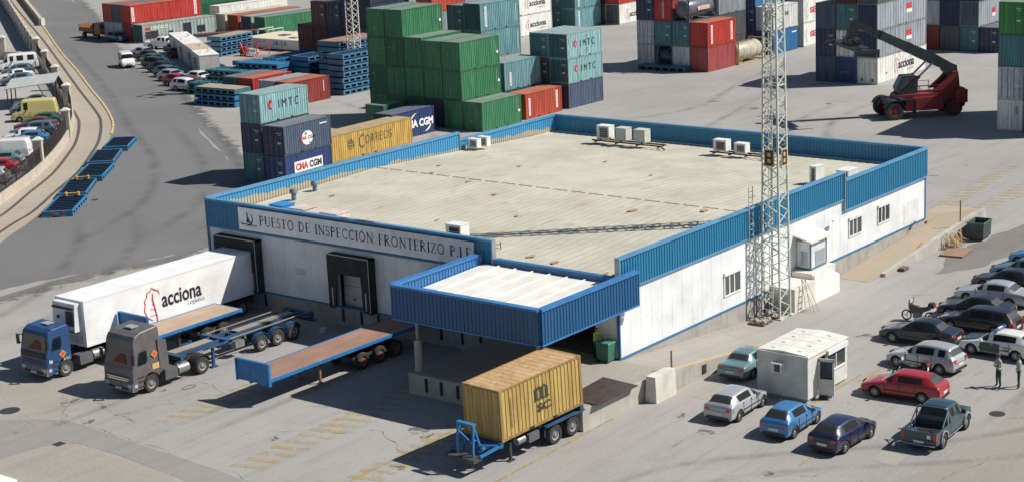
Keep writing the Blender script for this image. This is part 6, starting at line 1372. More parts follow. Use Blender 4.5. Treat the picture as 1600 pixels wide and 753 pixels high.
for s in (-1, 1): m = MB(); m.box(.85, .97, s * .85 - .06, s * .85 + .06, .19, 1.1); m.box(.7, 1.1, s * .85 - .12, s * .85 + .12, .13, .19); m.build('landing_leg', M_chas, ch)
wheels(ch, (3.95, 5.3), .98)
t = container(-13.55, -2.62, 1.44, R(-3.5), S('yellow', 2.6, d=[('txt', 'SC', -.40, .70, 1.0, .42, 'olive', .03), ('vert', -2.35, .45, 2.15, .16, None, 'brown', 'MEDITERRANEAN'), ('vert', -2.1, .65, 2.05, .08, None, 'grey', 'SHIPPING COMPANY')]), 'rusty yellow container with MSC lettering on the blue chassis by the dock', None)

t.rotation_euler.y = -R(2.0); t.location.z = 1.335; ch.rotation_euler.y = -R(2.0); ch.location.z = -.155
m = MB(); yy = -CW / 2 - .014                                  # the slab-serif m of the shipping line's mark
def q2(pts): m.face([(a, yy, b) for a, b in pts])
for k, x0 in enumerate((-.50, -.12, .26)):
    q2([(x0, 1.38), (x0 + .17, 1.38), (x0 + .17, 1.86), (x0, 1.86)]); yy -= .001
    q2([(x0 - .09, 1.30), (x0 + .26, 1.30), (x0 + .26, 1.38), (x0 - .09, 1.38)]); yy -= .001
for x0 in (-.33, .05):
    P = [(x0 + .17 * cos(R(180 - 18 * i)) * 1.05 + .105, 1.84 + .15 * sin(R(180 - 18 * i))) for i in range(11)]
    Q = [(x0 + .10 * cos(R(180 - 18 * i)) + .105, 1.80 + .07 * sin(R(180 - 18 * i))) for i in range(11)]
    for a, b, c, d in zip(P, P[1:], Q, Q[1:]): q2([a, b, d, c])
    yy -= .001
q2([(-.60, 1.92), (-.33, 1.98), (-.33, 1.86), (-.50, 1.84)]); m.build('lettering', M_olive, t)
# ================================================================ lattice masts
def mast(label, x, y, z1, w0, w1, step, mat, board=None, ladder=True, yaw=0):
    t = thing('lattice_mast', label, 'lattice mast', (x, y, 0), yaw)
    W = lambda z: (w0 + (w1 - w0) * z / z1) / 2
    C4 = [(-1, -1), (1, -1), (1, 1), (-1, 1)]
    m = MB()
    for cx, cy in C4:
        m.bar((cx * W(0), cy * W(0), 0), (cx * W(z1), cy * W(z1), z1), .105, .105)
        m.box(cx * W(0) - .2, cx * W(0) + .2, cy * W(0) - .2, cy * W(0) + .2, 0, .08)
    m.build('leg', mat, t); m = MB(); n = int(z1 / step)
    for i in range(n):
        za, zb = z1 * i / n, z1 * (i + 1) / n; zm = (za + zb) / 2
        for k in range(4):
            a, b = C4[k], C4[(k + 1) % 4]
            p = (a[0] * W(za), a[1] * W(za), za); q = (b[0] * W(zm), b[1] * W(zm), zm); r = (a[0] * W(zb), a[1] * W(zb), zb)
            m.bar(p, q, .055, .055); m.bar(q, r, .055, .055)
            if i % 4 == 0: m.bar((a[0] * W(za), a[1] * W(za), za + .02), (b[0] * W(za), b[1] * W(za), za + .02), .06, .06)
    m.build('bracing', mat, t)
    if ladder:
        m = MB(); xl = -.18
        for s in (-.2, .2): m.bar((s, W(0) * .55, .3), (s, W(z1) * .55, z1), .035)
        k = .4
        while k < z1: m.bar((-.2, W(k) * .55, k), (.2, W(k) * .55, k), .025); k += .35
        m.build('ladder', mat, t)
    m = MB(); m.box(-w1 * .9, w1 * .9, -w1 * .9, w1 * .9, z1, z1 + .08)
    for s in (-1, 1):
        m.bar((s * 1.6, -1.0, z1 + .9), (s * 1.6, 1.0, z1 + .9), .06); m.bar((-1.6, s * 1.0, z1 + .9), (1.6, s * 1.0, z1 + .9), .06)
        for q in (-1.5, 0, 1.5): m.box(q - .3, q + .3, s * 1.1 - .12, s * 1.1 + .12, z1 + .3, z1 + .8)
    m.build('lamp_head', mat, t)
    if board:
        zc, bw, bh = board
        for d, ox, oy in (((0, 1), -W(zc) - .10, 0), ((1, 0), 0, -W(zc) - .10)):
            m = MB(); a = Vector((ox, oy)); u = Vector(d); nn = Vector((-1, 0)) if d == (0, 1) else Vector((0, -1))
            def slab(u0, u1, z0, z1_, t0, t1, M):
                p = [a + u * u0 + nn * t0, a + u * u1 + nn * t0, a + u * u1 + nn * t1, a + u * u0 + nn * t1]
                M.hexa([(*q, z0) for q in p] + [(*q, z1_) for q in p])
            slab(-bw / 2, bw / 2, zc - bh / 2, zc + bh / 2, 0, .05, m); b = m.build('number_board', worn('cream_board', (.58, .44, .20), .6, .3, sc=3, streak=False), t)
            m = MB(); s = bw * .30; hh = bh * .36
            for z in (-hh, 0, hh): slab(-s, s, zc + z - .07, zc + z + .07, .052, .062, m)
            for q in (-s, s): slab(q - .07, q + .07, zc - hh - .07, zc + hh + .07, .064, .07, m)
            m.build('lettering', plain('dark_brown_digit', (.05, .02, .012), .6), b)
    return t
M_mast = worn('mast_paint', (.52, .55, .50), .5, .35, (.28, .20, .13), .12, sc=2)
mast('tall pale lattice floodlight mast with figure 8 boards beside the right wall', 15.05, -1.0, 33, 1.24, .56, 1.15, M_mast, (9.85, .66, 1.05), yaw=0)
mast('pale lattice mast behind the blue flatrack stacks', 72.0, 87.45, 24, 1.1, .85, 1.3, worn('cream_mast_paint', (.60, .57, .48), .5, .3), (11.9, .9, 1.4), ladder=False)
wl = thing('wall_ladder', 'thin white ladder fixed to the wall behind the tall mast', 'ladder', (13.6, -.18, 0))
m = MB()
for s in (-.22, .22): m.bar((s, 0, 1.4), (s, 0, 8.2), .04)
k = 1.6
while k < 8: m.bar((-.22, 0, k), (.22, 0, k), .03); k += .33
for z in (2, 5.5, 7.6): m.bar((-.22, 0, z), (-.22, .17 if z < 6 else -.25, z), .03); m.bar((.22, 0, z), (.22, .17 if z < 6 else -.25, z), .03)
m.build('rungs', M_mast, wl)
st = thing('step_ladder', 'light step ladder leaning on the white platform right of the mast', 'ladder', (16.9, -1.85, 0))
m = MB()
for s in (-.25, .25): m.bar((s, -.35, 0), (s * .7, .05, 2.1), .04); m.bar((s + .1, -.9, 0), (s * .7, .05, 2.1), .03)
for z in range(1, 7): m.bar((-.25, -.35 + z * .055, z * .3), (.25, -.35 + z * .055, z * .3), .05, .02)
m.build('rungs', worn('ladder_alloy', (.45, .44, .40), .5, .3), st)
# ================================================================ roof equipment
M_ac = worn('ac_casing', (.70, .70, .66), .5, .2, (.4, .36, .28), 0, sc=3); M_acg = worn('ac_casing_grey', (.50, .50, .45), .6, .3, (.3, .28, .22), 0, sc=3); M_grille = plain('ac_grille', (.09, .09, .09), .7); M_rustg = plain('rusty_fan_recess', (.10, .035, .02), .8)
def ac(label, x, y, z, w, d, h, head, mat, fan=M_grille, grp=None, side='x'):
    t = thing('air_conditioner', label, 'air conditioner', (x, y, z), R(head), grp)
    m = MB(); m.box(-d / 2, d / 2, -w / 2, w / 2, .06, h); m.box(-d / 2 - .02, d / 2 + .02, -w / 2 - .02, w / 2 + .02, h, h + .04); m.box(-d * .3, d * .3, -w / 2 + .1, -w / 2 + .2, 0, .06); m.box(-d * .3, d * .3, w / 2 - .2, w / 2 - .1, 0, .06); m.build('casing', mat, t)
    m = MB(); m.box(-d / 2 - .012, -d / 2 - .002, -w / 2 + .12, w / 2 - .1 - w * .15, .16, h - .1)
    g = m.build('fan_grille', fan, t); m = MB()
    for k in range(5): m.box(-d / 2 - .02, -d / 2 - .013, -w / 2 + .12, w / 2 - .1 - w * .15, .2 + k * (h - .35) / 4, .215 + k * (h - .35) / 4)
    m.build('grille_bars', mat, g); return t
ga = 'air conditioners on the flat roof'
ac('white air conditioner, leftmost of three against the back parapet', 34.1, 25.0, 5.5, 1.15, .75, 1.05, 0, M_ac, grp=ga)
ac('grey cabinet, middle of three against the back parapet', 34.1, 23.3, 5.5, .95, .8, 1.0, 0, M_acg, M_acg, grp=ga)
ac('grey cabinet, rightmost of three against the back parapet', 34.1, 21.6, 5.5, 1.0, .8, 1.0, 0, M_acg, M_acg, grp=ga)
ac('white air conditioner with rusty fan recess, left of two by the mast', 34.1, 14.5, 5.45, 1.1, .7, .85, 0, M_ac, M_rustg, grp=ga)
ac('smaller white air conditioner with rusty recess, right of two', 34.1, 12.8, 5.45, .95, .65, .72, 0, M_ac, M_rustg, grp=ga)
ac('tall narrow air conditioner right of the mast near the roof edge', 27.3, 2.9, 5.5, .55, .9, 1.15, -10, M_ac, grp=ga)
ac('low air conditioner behind the right parapet beside the tall narrow one', 28.9, 1.5, 5.45, .9, 1.4, .8, 0, M_ac, grp=ga)
ac('white air conditioner on a bracket by the left parapet step', 26.2, 31.6, 5.62, .9, .5, .7, 0, M_ac, grp=ga)
ac('second air conditioner right behind the one at the left parapet step', 27.0, 31.3, 5.62, .9, .45, .75, 0, M_ac, grp=ga)
ac('white roof unit with dark opening beside the end of the sign', 2.0, 12.9, 5.62, 1.15, .8, 1.3, 0, M_ac, M_rub, grp=ga)
for x, y0, y1, nm in ((34.0, 19.6, 26.0, 'dark support rails under the three back air conditioners'), (34.0, 10.6, 15.3, 'dark support rails under the two rusty air conditioners')):
    t = thing('support_frame', nm, 'support frame', (x, y0, 5.2)); m = MB()
    for s in (-.3, .35): m.bar((s, 0, .22), (s, y1 - y0, .22), .1)
    for k in range(4): m.bar((-.4, .3 + k * (y1 - y0 - .6) / 3, .12), (.45, .3 + k * (y1 - y0 - .6) / 3, .12), .09)
    m.bar((-.35, 0, .2), (-.6, -.5, .05), .08); m.build('rails', worn('rusty_rail', (.10, .06, .045), .8, .4), t)
M_vent = worn('vent_steel', (.13, .20, .25), .5, .4, sc=4)
for x, y, lab in ((8.6, 31.2, 'small blue-grey roof vent further from the sign'), (6.0, 30.6, 'small blue-grey roof vent nearer the sign')):
    t = thing('roof_vent', lab, 'roof vent', (x, y, 5.7), 0, 'small roof vents'); m = MB(); m.tube([(0, 0, 0), (0, 0, .55)], .17, 12); m.build('pipe', M_vent, t, smooth=True); m = MB(); m.tube([(0, 0, .5), (0, 0, .62), (0, 0, .78)], [.28, .28, .2], 12); m.build('cowl', M_vent, t, smooth=True)
def lid(label, x, y, w, d, h, mat, name='roof_box'):
    t = thing(name, label, 'roof box', (x, y, 5.62)); m = MB(); m.box(-d / 2, d / 2, -w / 2, w / 2, 0, h); m.box(-d / 2 - .04, d / 2 + .04, -w / 2 - .04, w / 2 + .04, h, h + .05); m.build('casing', mat, t); m = MB(); m.box(-d / 2 - .01, -d / 2 - .002, -w / 2 + .1, w / 2 - .1, .1, h - .08); m.build('panel', M_grille, t)
lid('bright blue flat box on the roof behind the sign', 2.4, 28.0, 1.2, 1.1, .82, worn('blue_box', (.02, .23, .55), .5, .1))
lid('pale pinkish roof box just right of the blue one', 2.4, 26.1, 1.3, 1.2, .80, worn('pink_box', (.55, .46, .42), .6, .3)); lid('pale low roof box, middle of the row behind the sign', 2.2, 24.7, 1.1, 1.0, .72, worn('pink_box', (.55, .46, .42), .6, .3)); lid('pale roof box furthest right behind the sign', 2.4, 23.3, 1.4, 1.2, .80, worn('pale_box', (.60, .50, .46), .6, .3))
t = thing('aerial', 'small metal bracket on the roof corner beside the canopy', 'bracket', (1.5, 10.6, 5.6)); m = MB(); m.bar((0, 0, .35), (.9, -.6, .35), .035); m.bar((.9, -.6, 0), (.9, -.6, .5), .035); m.bar((.35, -.25, 0), (.35, -.25, .4), .035); m.bar((0, .2, .2), (.6, -.7, .2), .03); m.build('bars', M_trimb, t)
# ================================================================ portable cabin (office)
cb = thing('portable_cabin', 'white portable office cabin with an open door among the parked cars', 'cabin', (1.85, -10.5, 0), R(0))
M_cab = worn('cabin_panel', (.60, .60, .55), .6, .25, (.36, .34, .28), 0, sc=1); CL, CWd, CH = 4.3, 3.0, 2.5
M_cab2 = worn('cabin_roof_panel', (.68, .67, .61), .6, .35, (.38, .36, .3), 0, sc=1.4, streak=False)
m = MB(); m.box(.1, CL - .1, .1, CWd - .1, .0, .22); m.build('base', M_concd, cb)
m = MB(); m.box(0, .08, 0, CWd, .22, CH); m.box(.081, CL, CWd - .08, CWd, .22, CH); m.box(CL - .08, CL, .081, CWd - .081, .22, CH)
m.box(.081, 1.05, 0, .08, .22, CH); m.box(1.05, 1.95, 0, .08, 2.2, CH); m.box(1.95, CL - .001, 0, .08, .22, 1.15); m.box(1.95, CL - .001, 0, .08, 2.1, CH); m.box(1.95, 2.15, 0, .08, 1.15, 2.1); m.box(CL - .25, CL - .001, 0, .08, 1.15, 2.1); m.build('wall', M_cab, cb)
m = MB(); m.box(.05, CL - .05, .05, CWd - .05, CH - .03, CH + .02)
for k in range(4):
    x0, x1 = .02 + k * (CL - .04) / 4 + .015, .02 + (k + 1) * (CL - .04) / 4 - .015
    for y0, y1, h0, h1 in ((0, CWd / 2 - .02, .05, .15), (CWd / 2 + .02, CWd, .15, .05)):
        m.hexa([(x0, y0, CH + .021), (x1, y0, CH + .021), (x1, y1, CH + .021), (x0, y1, CH + .021), (x0, y0, CH + h0), (x1, y0, CH + h0), (x1, y1, CH + h1), (x0, y1, CH + h1)])
        ym = (y0 + y1) / 2; m.box((x0 + x1) / 2 - .1, (x0 + x1) / 2 + .1, ym - .12, ym + .12, CH + .10, CH + .135)
m.build('roof', M_cab2, cb)
m = MB(); m.box(-.05, CL + .05, -.05, CWd + .05, CH - .06, CH + .019); m.build('roof_edge', M_cab2, cb)
m = MB(); m.box(2.15, CL - .25, .03, .05, 1.15, 2.1); wn = m.build('window', M_glass, cb)
m = MB(); m.box(3.05, 3.12, .0, .08, 1.15, 2.1); m.box(2.15, CL - .25, -.06, .0, 1.08, 1.14); m.box(2.0, CL - .15, -.14, 0, 2.1, 2.34); m.build('window_frame', M_wframe, cb)
d = MB(); d.box(0, .86, -.03, .03, 0, .9); d.box(0, .12, -.03, .03, .9, 1.95); d.box(.74, .86, -.03, .03, .9, 1.95); d.box(0, .86, -.03, .03, 1.8, 1.98)
do = d.build('door', M_cab, cb); do.location = (1.08, -.02, .22); do.rotation_euler.z = R(-78)
m = MB(); m.box(.12, .74, -.008, .008, .92, 1.78); m.build('pane', M_glass, do); m = MB(); m.tube([(.80, -.08, .95), (.80, .08, .95)], .025, 8); m.build('handle', M_chrome, do)
m = MB(); m.box(.11, .15, -.038, .038, .88, 1.82); m.box(.71, .75, -.038, .038, .88, 1.82); m.box(.15, .71, -.038, .038, .88, .92); m.box(.15, .71, -.038, .038, 1.78, 1.82); m.build('seal', M_rub, do)
m = MB(); m.box(-.4, -.0, 1.35, 1.95, 1.55, 2.05); a_ = m.build('air_conditioner', M_ac, cb); m = MB(); m.box(-.41, -.402, 1.42, 1.75, 1.6, 1.98); m.build('grille', M_grille, a_)
m = MB(); m.box(-.006, -.001, .12, 1.3, .5, 2.3); m.box(-.006, -.001, 1.6, 2.9, .5, 1.1); 
m = MB(); m.box(1.1, 1.9, .3, .35, .25, 2.2); m.build('interior', plain('cabin_inside', (.10, .07, .05), .8), cb)
m = MB(); m.box(1.0, 1.6, -.55, -.1, 0, .2); m.build('step', M_rub, cb)
# ================================================================ small things around the building
t = thing('wheelie_bin', 'green wheelie bin in the shade at the dock corner beside the worker', 'bin', (-.55, .55, 1.2), R(180)); m = MB(); m.box(-.3, .3, -.36, .36, .08, 1.05, top=(-.37, .37, -.43, .43)); m.build('body', worn('green_bin', (.035, .16, .11), .5, .2), t)
m = MB(); m.box(-.40, .40, -.46, .46, 1.05, 1.13, top=(-.36, .36, -.42, .42)); m.build('lid', worn('green_bin_lid', (.06, .22, .16), .5, .2), t)
for s in (-1, 1): m = MB(); m.tube([(.3, s * .28, .1), (.3, s * .36, .1)], .1, 12); m.build('wheel', M_rub, t)
t = thing('rubbish_skip', 'dark grey-green open rubbish container at the end of the far ramp', 'rubbish container', (38.5, -3.7, 0), R(5)); m = MB()
W0, D0 = .55, .8
for (a, b, c, d) in ((-D0, D0, -W0, -W0 + .05), (-D0, D0, W0 - .05, W0), (-D0, -D0 + .05, -W0 + .05, W0 - .05), (D0 - .05, D0, -W0 + .05, W0 - .05)):
    m.box(a, b, c, d, .2, 1.25, top=(a * 1.05, b * 1.05, c * 1.08, d * 1.08))
m.box(-D0, D0, -W0, W0, .18, .24); m.build('body', worn('grey_green_skip', (.04, .065, .06), .6, .3), t)
m = MB(); m.box(-D0 * 1.1, D0 * 1.1, -W0 * 1.16, -W0 * 1.04, 1.22, 1.32); m.box(-D0 * 1.1, D0 * 1.1, W0 * 1.04, W0 * 1.16, 1.22, 1.32); m.box(D0 * 1.02, D0 * 1.1, -W0, W0, 1.22, 1.32); m.box(-D0 * 1.1, -D0 * 1.02, -W0, W0, 1.22, 1.32); m.build('rim', worn('skip_rim', (.10, .13, .13), .5, .3), t)
for a in (-.6, .6):
    for b in (-.4, .4): m = MB(); m.tube([(a, b - .04, .1), (a, b + .04, .1)], .1, 10); m.build('wheel', M_rub, t)
rr = random.Random(11); gp = thing('broken_timber_heap', 'pile of broken timber leaning on the far ramp wall by the skip', 'timber pile', (35.9, -3.3, 0))
M_wood = worn('raw_timber', (.48, .32, .17), .8, .4, (.2, .14, .09), 0, sc=3, streak=False); m = MB()
for k in range(34):
    a, b = rr.uniform(-1.1, 1.0), rr.uniform(-.45, .15); l = rr.uniform(.6, 1.3); th = rr.uniform(0, pi); m.bar((a, b, rr.uniform(.02, .35)), (a + cos(th) * l * .6, b + abs(sin(th)) * .25 + .2, rr.uniform(.3, 1.0)), .07, .03)
m.build('planks', M_wood, gp)
t = thing('steel_sheet', 'rusty flat sheet lying on the asphalt below the timber pile', 'steel sheet', (34.1, -3.8, 0), R(8)); m = MB(); m.box(-1.3, 1.1, -1.0, .6, .08, .12); m.build('plate', worn('rusty_sheet', (.27, .16, .10), .8, .4, sc=1.5, streak=False), t); m = MB(); m.box(-1.2, -1.1, -.9, .5, .0, .08); m.box(.9, 1.0, -.9, .5, 0, .08); m.build('bearer', M_wood, t)
t = thing('post', 'thin rusty post standing by the rubbish container', 'post', (38.0, -2.5, 0)); m = MB(); m.tube([(0, 0, 0), (0, 0, 2.7)], .05, 8); m.build('pole', worn('rusty_post', (.25, .13, .06), .8, .4), t)
t = tag((lambda m: (m.box(-.35, .35, -.2, .2, 0, .22), m.build('stone_block', worn('dark_stone', (.12, .10, .085), .9, .4, streak=False), loc=(28.3, -2.95, 0)))[1])(MB()), 'small dark block at the foot of the far ramp wall', 'stone block')
t = tag((lambda m: ([m.bar((.0 + k * .5, .1 * k, 0), (1.1 + k * .5, .1 * k + .25, 0), .1, .06) for k in range(4)], m.build('loose_planks', M_wood, loc=(31.5, -2.2, .47)))[1])(MB()), 'loose planks lying on the tan ramp near its wall', 'planks')
for o in [o for o in COL.objects if o.name.startswith('loose_planks')]: o.rotation_euler = (0, R(-3.4), 0)
# pallet with stones
for px, py, lab in ((13.2, -1.0, 'pallet of flat stones against the wall at the foot of the mast'), (14.9, -1.0, 'pallet of stones inside the base of the tall mast')):
    t = thing('stone_pallet', lab, 'pallet', (px, py, 0), R(4), 'pallets at the foot of the mast'); m = MB()
    for k in range(6): m.box(-.6, .6, -.5 + k * .19, -.38 + k * .19, .12, .145)
    for s in (-.55, 0, .5): m.box(s, s + .09, -.5, .57, 0, .12)
    m.build('pallet', worn('old_pallet', (.16, .13, .10), .9, .4, streak=False), t); m = MB()
    for k in range(14):
        a, b = rr.uniform(-.5, .4), rr.uniform(-.42, .4); s = rr.uniform(.09, .17); h = rr.uniform(.06, .14); z = .146 + (.1 if k > 8 else 0)
        m.box(a - s, a + s, b - s * .8, b + s * .8, z, z + h, top=(a - s * .7, a + s * .8, b - s * .6, b + s * .5))
    m.build('stones', worn('pale_stone', (.34, .31, .27), .9, .4, streak=False), t)
t = tag((lambda m: (m.prism([(.3 * cos(a) * rr.uniform(.7, 1), .22 * sin(a) * rr.uniform(.7, 1)) for a in [k * .7 for k in range(9)]], 0, .25), m.build('plastic_bag', worn('pale_bag', (.5, .55, .6), .6, .2), loc=(-1.6, 21.0, 0)))[1])(MB()), 'crumpled pale bag on the ground by the loading wall', 'bag')
t = tag((lambda m: (m.tube([(p_[0], p_[1], .02) for p_ in smooth_poly([(0, 0), (.5, .15), (.8, -.1), (.6, -.35), (.1, -.3), (-.15, -.1)], 5)], .012, 5), m.build('loose_cable', M_rub, loc=(-13.6, 20.2, 0)))[1])(MB()), 'thin black cable on the ground behind the grey tractor wheel', 'cable')
# ================================================================ roll trailers and flatracks
M_rack = worn('flatrack_blue', (.03, .13, .24), .55, .45, (.07, .06, .05), .2, sc=1.2); M_rackl = worn('flatrack_light_blue', (.045, .155, .27), .55, .45, (.05, .05, .05), .2, sc=1.2); M_rackb = worn('flatrack_bright_blue', (.025, .17, .34), .5, .4, (.07, .08, .09), .12, sc=1.2)
M_rackd = worn('dark_rib_steel', (.012, .035, .075), .6, .4, (.05, .05, .05), .1, sc=1.5)
M_rackt = worn('flatrack_teal', (.03, .15, .19), .55, .45, (.07, .06, .05), .2, sc=1.2)
RK = {}
def _f(): pass
def rack_proto(L, Wd, H, style, mat, mat2):
    t = bpy.data.objects.new('x', None); k = (L, Wd, H, style, mat.name, mat2.name)
    if k in RK: return RK[k]
    hx, hy = L / 2, Wd / 2; D = {}
    f = MB(); 
    for s in (-1, 1):
        a, b = sorted((s * hy, s * (hy - .12))); f.box(-hx, hx, a, b, H * .66, H); f.box(-hx, hx, a, b, .02, H * .14)
        n = int(L / 1.0)
        for q in range(n + 1):
            x = -hx + q * (L - .35) / n; f.box(x, x + .26, a + .003, b - .003, H * .14, H * .66)
        a, b = sorted((s * hx, s * (hx - .2))); f.box(a, b, -hy + .121, hy - .121, .05, H)
    D['frame'] = f.mesh('frame', mat)
    d = MB()
    if style == 'ribs':
        n = int(L / .62)
        for q in range(n):
            x = -hx + .4 + q * (L - .8) / max(1, n - 1); d.box(x, x + .13, -hy + .121, hy - .121, H - .14, H - .03)
        d.box(-hx + .21, hx - .21, -.15, .15, H - .24, H - .141)
    else:
        d.box(-hx + .15, hx - .15, -hy + .05, hy - .05, H + .003, H + .06)
    D['deck'] = d.mesh('deck', mat2)
    u = MB(); u.box(-hx + .3, hx - .3, -hy + .2, hy - .2, .06, H * .6); D['underside'] = u.mesh('underside', M_well)
    RK[k] = D; return D
def rack(label, x, y, z, head, L=6.1, Wd=2.44, H=.55, style='ribs', mat=M_rack, mat2=None, grp=None, name='flatrack', knob=None, lamps=False):
    t = thing(name, label, 'flatrack' if name == 'flatrack' else 'roll trailer', (x, y, z), R(head), grp)
    for k, me in rack_proto(L, Wd, H, style, mat, mat2 or mat).items(): place(k, me, t)
    if knob:
        m = MB(); 
        for s in (-.5, .5): m.box(L / 2 - .4, L / 2 + .1, s - .08, s + .08, H, H + .28)
        m.box(L / 2 - .1, L / 2 + .08, -.42, .42, H + .12, H + .2); m.build('coupling', plain('amber_paint', (.60, .32, .03), .5), t)
    if lamps:
        for s in (-.42, .42): m = MB(); m.tube([(-L / 2 - .10, s, H * .7), (-L / 2 - .01, s, H * .7)], .13, 12); m.build('reflector', M_tail, t)
        m = MB(); m.box(-L / 2 - .08, -L / 2, -.2, .2, H * .25, H * .6); m.build('coupling_hook', M_bar, t)
    return t
M_deckb = worn('brown_plank_top', (.27, .17, .125), .85, .4, (.12, .09, .07), 0, streak=False); M_deckt = worn('olive_tan_top', (.30, .27, .19), .85, .4, (.16, .14, .1), 0, streak=False)
gm = 'roll trailers lined up along the kerb'
A0, DR = Vector((10.6, 62.8)), Vector((cos(R(41.5)), sin(R(41.5)))); PR = Vector((-DR.y, DR.x))
nm5 = ['nearest blue roll trailer with two red reflectors beside the tracks', 'second blue roll trailer along the kerb, amber coupling behind it', 'middle blue roll trailer of the five along the kerb', 'fourth blue roll trailer along the kerb', 'furthest blue roll trailer at the bend of the kerb']
for i in range(5):
    c = A0 + DR * (3.3 + i * 7.0) + PR * (.2 if i % 2 else -.1); hd = 41.5 + (1.5 if i % 2 else -1)
    rack(nm5[i], c.x, c.y, .02, hd, 6.1 if i < 4 else 5.3, 2.44, .48, 'ribs', M_rackl if i % 2 else M_rackb, M_rackd, gm, 'roll_trailer', knob=(i in (0, 1)), lamps=(i == 0))
gf = 'blue flatracks stacked in the yard'
def rackpile(x, y, head, items, where, L=6.1, Wd=2.44):
    z = .02
    for i, (style, mat, mat2, dx, dy) in enumerate(items):
        H = .55; lay = 'only one' if len(items) == 1 else ('top one' if i == len(items) - 1 else ['lowest', 'second', 'third', 'fourth', 'fifth', 'sixth', 'seventh', 'eighth'][i])
        rack(f"blue steel flatrack, {lay} {'of the pile' if len(items) > 1 else ''} {where}".replace('  ', ' '), x + dx, y + dy, z, head, L, Wd, H, style, mat, mat2, gf); z += H + .12
ri = lambda m=M_rackl, dx=0, dy=0: ('ribs', m, m, dx, dy)
dk_ = lambda m=M_rack, d=M_deckb, dx=0, dy=0: ('deck', m, d, dx, dy)
rackpile(56.6, 93.3, 92, [ri(M_rackb), ri(M_rackb, .1, .1), ('deck', M_rackt, M_deckt, .2, .1)], 'left of the IMTC container', 6.4)
rackpile(61.6, 100.5, 92, [ri(M_rackt), ri(M_rackt, .1, 0)], 'beside the white estate car', 5.8)
rackpile(66.9, 102.9, 92, [ri(M_rackt), ri(M_rackt), ri(M_rackt, .1, .1)], 'behind the red container pair', 6.1)
rackpile(69.6, 100.0, 95, [ri(M_rackb), ri(M_rackb, .05, -.1), ri(M_rackb, .1, .1), ri(M_rackb, .2, .1)], 'right of the white cabins', 6.5, 3.0)
rackpile(87.2, 125.0, 5, [ri(M_rackl), ri(M_rackl, .1, .1), ri(M_rackl, 0, -.1), ('deck', M_rackl, M_deckt, .1, 0)], 'beneath the three-axle trailer', 6.4)
rackpile(69.8, 85.6, -1, [ri(M_rackl), ri(M_rackl, .1), ri(M_rackl, -.05), ri(M_rackl, .15), ri(M_rackl, .1), ri(M_rackl, .25), ri(M_rackl, .2)], 'tall pile beside green stack', 6.1)
rackpile(74.6, 90.3, -1, [ri(M_rackl), ri(M_rackl), ri(M_rackl, .1), ri(M_rackl), ri(M_rackl, .1), ri(M_rackl, .1), ri(M_rackl), dk_(M_rackl)], 'tall brown-topped pile below mast', 7.6, 3.6)
rackpile(74.5, 95.6, -1, [ri(M_rackt), ri(M_rackt), ri(M_rackt), ri(M_rackb), ri(M_rackl)], 'dark pile left of the mast', 6.6, 3.0)
rackpile(75.5, 101.6, -2, [ri(M_rackt), ri(M_rackt), ri(M_rackb), ri(M_rackb)], 'open-ribbed pile further left', 6.6)
rackpile(76.5, 106.8, -2, [ri(M_rackt), ri(M_rackt), dk_(M_rackt)], 'brown-topped pile by the maroon block', 9.0)
rackpile(97.2, 61.2, 91, [dk_(M_rackt, M_rackt)], 'in front of the red corner stack', 6.6)
# three-axle skeletal trailer parked on the far pile's left
t = thing('skeletal_trailer', 'blue three-axle trailer behind the white cabins', 'trailer', (95.4, 134.6, 0), R(-35)); m = MB()
for s in (-1, 1): m.box(-4.6, 4.6, s * .45 - .08, s * .45 + .08, 1.05, 1.4)
for k in range(6): m.box(-4.5 + k * 1.7, -4.3 + k * 1.7, -1.2, 1.2, 1.1, 1.38)
m.build('frame', M_rackb, t); m = MB(); m.box(-4.5, 4.5, -.9, .9, 1.42, 1.47); m.build('deck', worn('maroon_deck', (.14, .03, .03), .8, .3), t); wheels(t, (-1.6, -.2, 1.2), 1.03)
# ================================================================ site cabins (white), machine, pontoon
def sitecab(label, x, y, head, L, roofc, doors_, ac_=True):
    t = thing('site_cabin', label, 'cabin', (x, y, 0), R(head), 'white site cabins in a row'); H = 2.6
    m = MB(); m.box(0, L, -2.45, 0, .1, H); n = int(L / 1.2)
    for k in range(1, n): m.box(k * L / n - .01, k * L / n + .01, .0, .012, .12, H - .05)
    m.build('wall', worn('site_cabin_wall', (.50, .51, .50), .6, .35, (.25, .23, .2), .05, sc=.8), t)
    m = MB(); m.box(-.03, L + .03, -2.48, .03, H, H + .08); m.build('roof', roofc, t)
    for dx_ in doors_: m = MB(); m.box(dx_, dx_ + .85, .013, .03, .15, 2.15); m.build('door', plain('grey_blue_door', (.10, .12, .15), .6), t); 
    for dx_ in doors_: m = MB(); m.box(dx_ + 1.5, dx_ + 2.3, .013, .035, 1.1, 2.0); m.build('window', M_glass, t)
    if ac_: m = MB(); m.box(3.0, 3.7, -2.9, -2.5, 1.7, 2.3); m.box(9.0, 9.7, -2.9, -2.5, 1.7, 2.4); m.build('air_conditioner', M_ac, t)
    m = MB(); m.box(L * .55, L * .55 + .3, -1.9, -1.6, H + .08, H + .5); m.box(L * .35, L * .35 + .25, -.6, -.3, H + .08, H + .3); m.build_each('roof_vent', M_ac, t)
rw_ = worn('white_cabin_roof', (.66, .65, .60), .7, .4, (.36, .32, .26), 0, streak=False); rt_ = worn('tan_cabin_roof', (.45, .36, .27), .8, .4, (.25, .2, .15), 0, streak=False)
sitecab('nearest white site cabin with blank end wall behind the row of cars', 69.9, 111.7, 57, 5.9, rw_, (2.5,)); sitecab('white site cabin with rusty tan roof in the middle of the row', 73.2, 116.7, 57, 6.6, rt_, (1.5,), False)
sitecab('furthest and longest white site cabin near the pale green container', 76.9, 122.4, 57, 14.2, rw_, (2.0, 8.5))
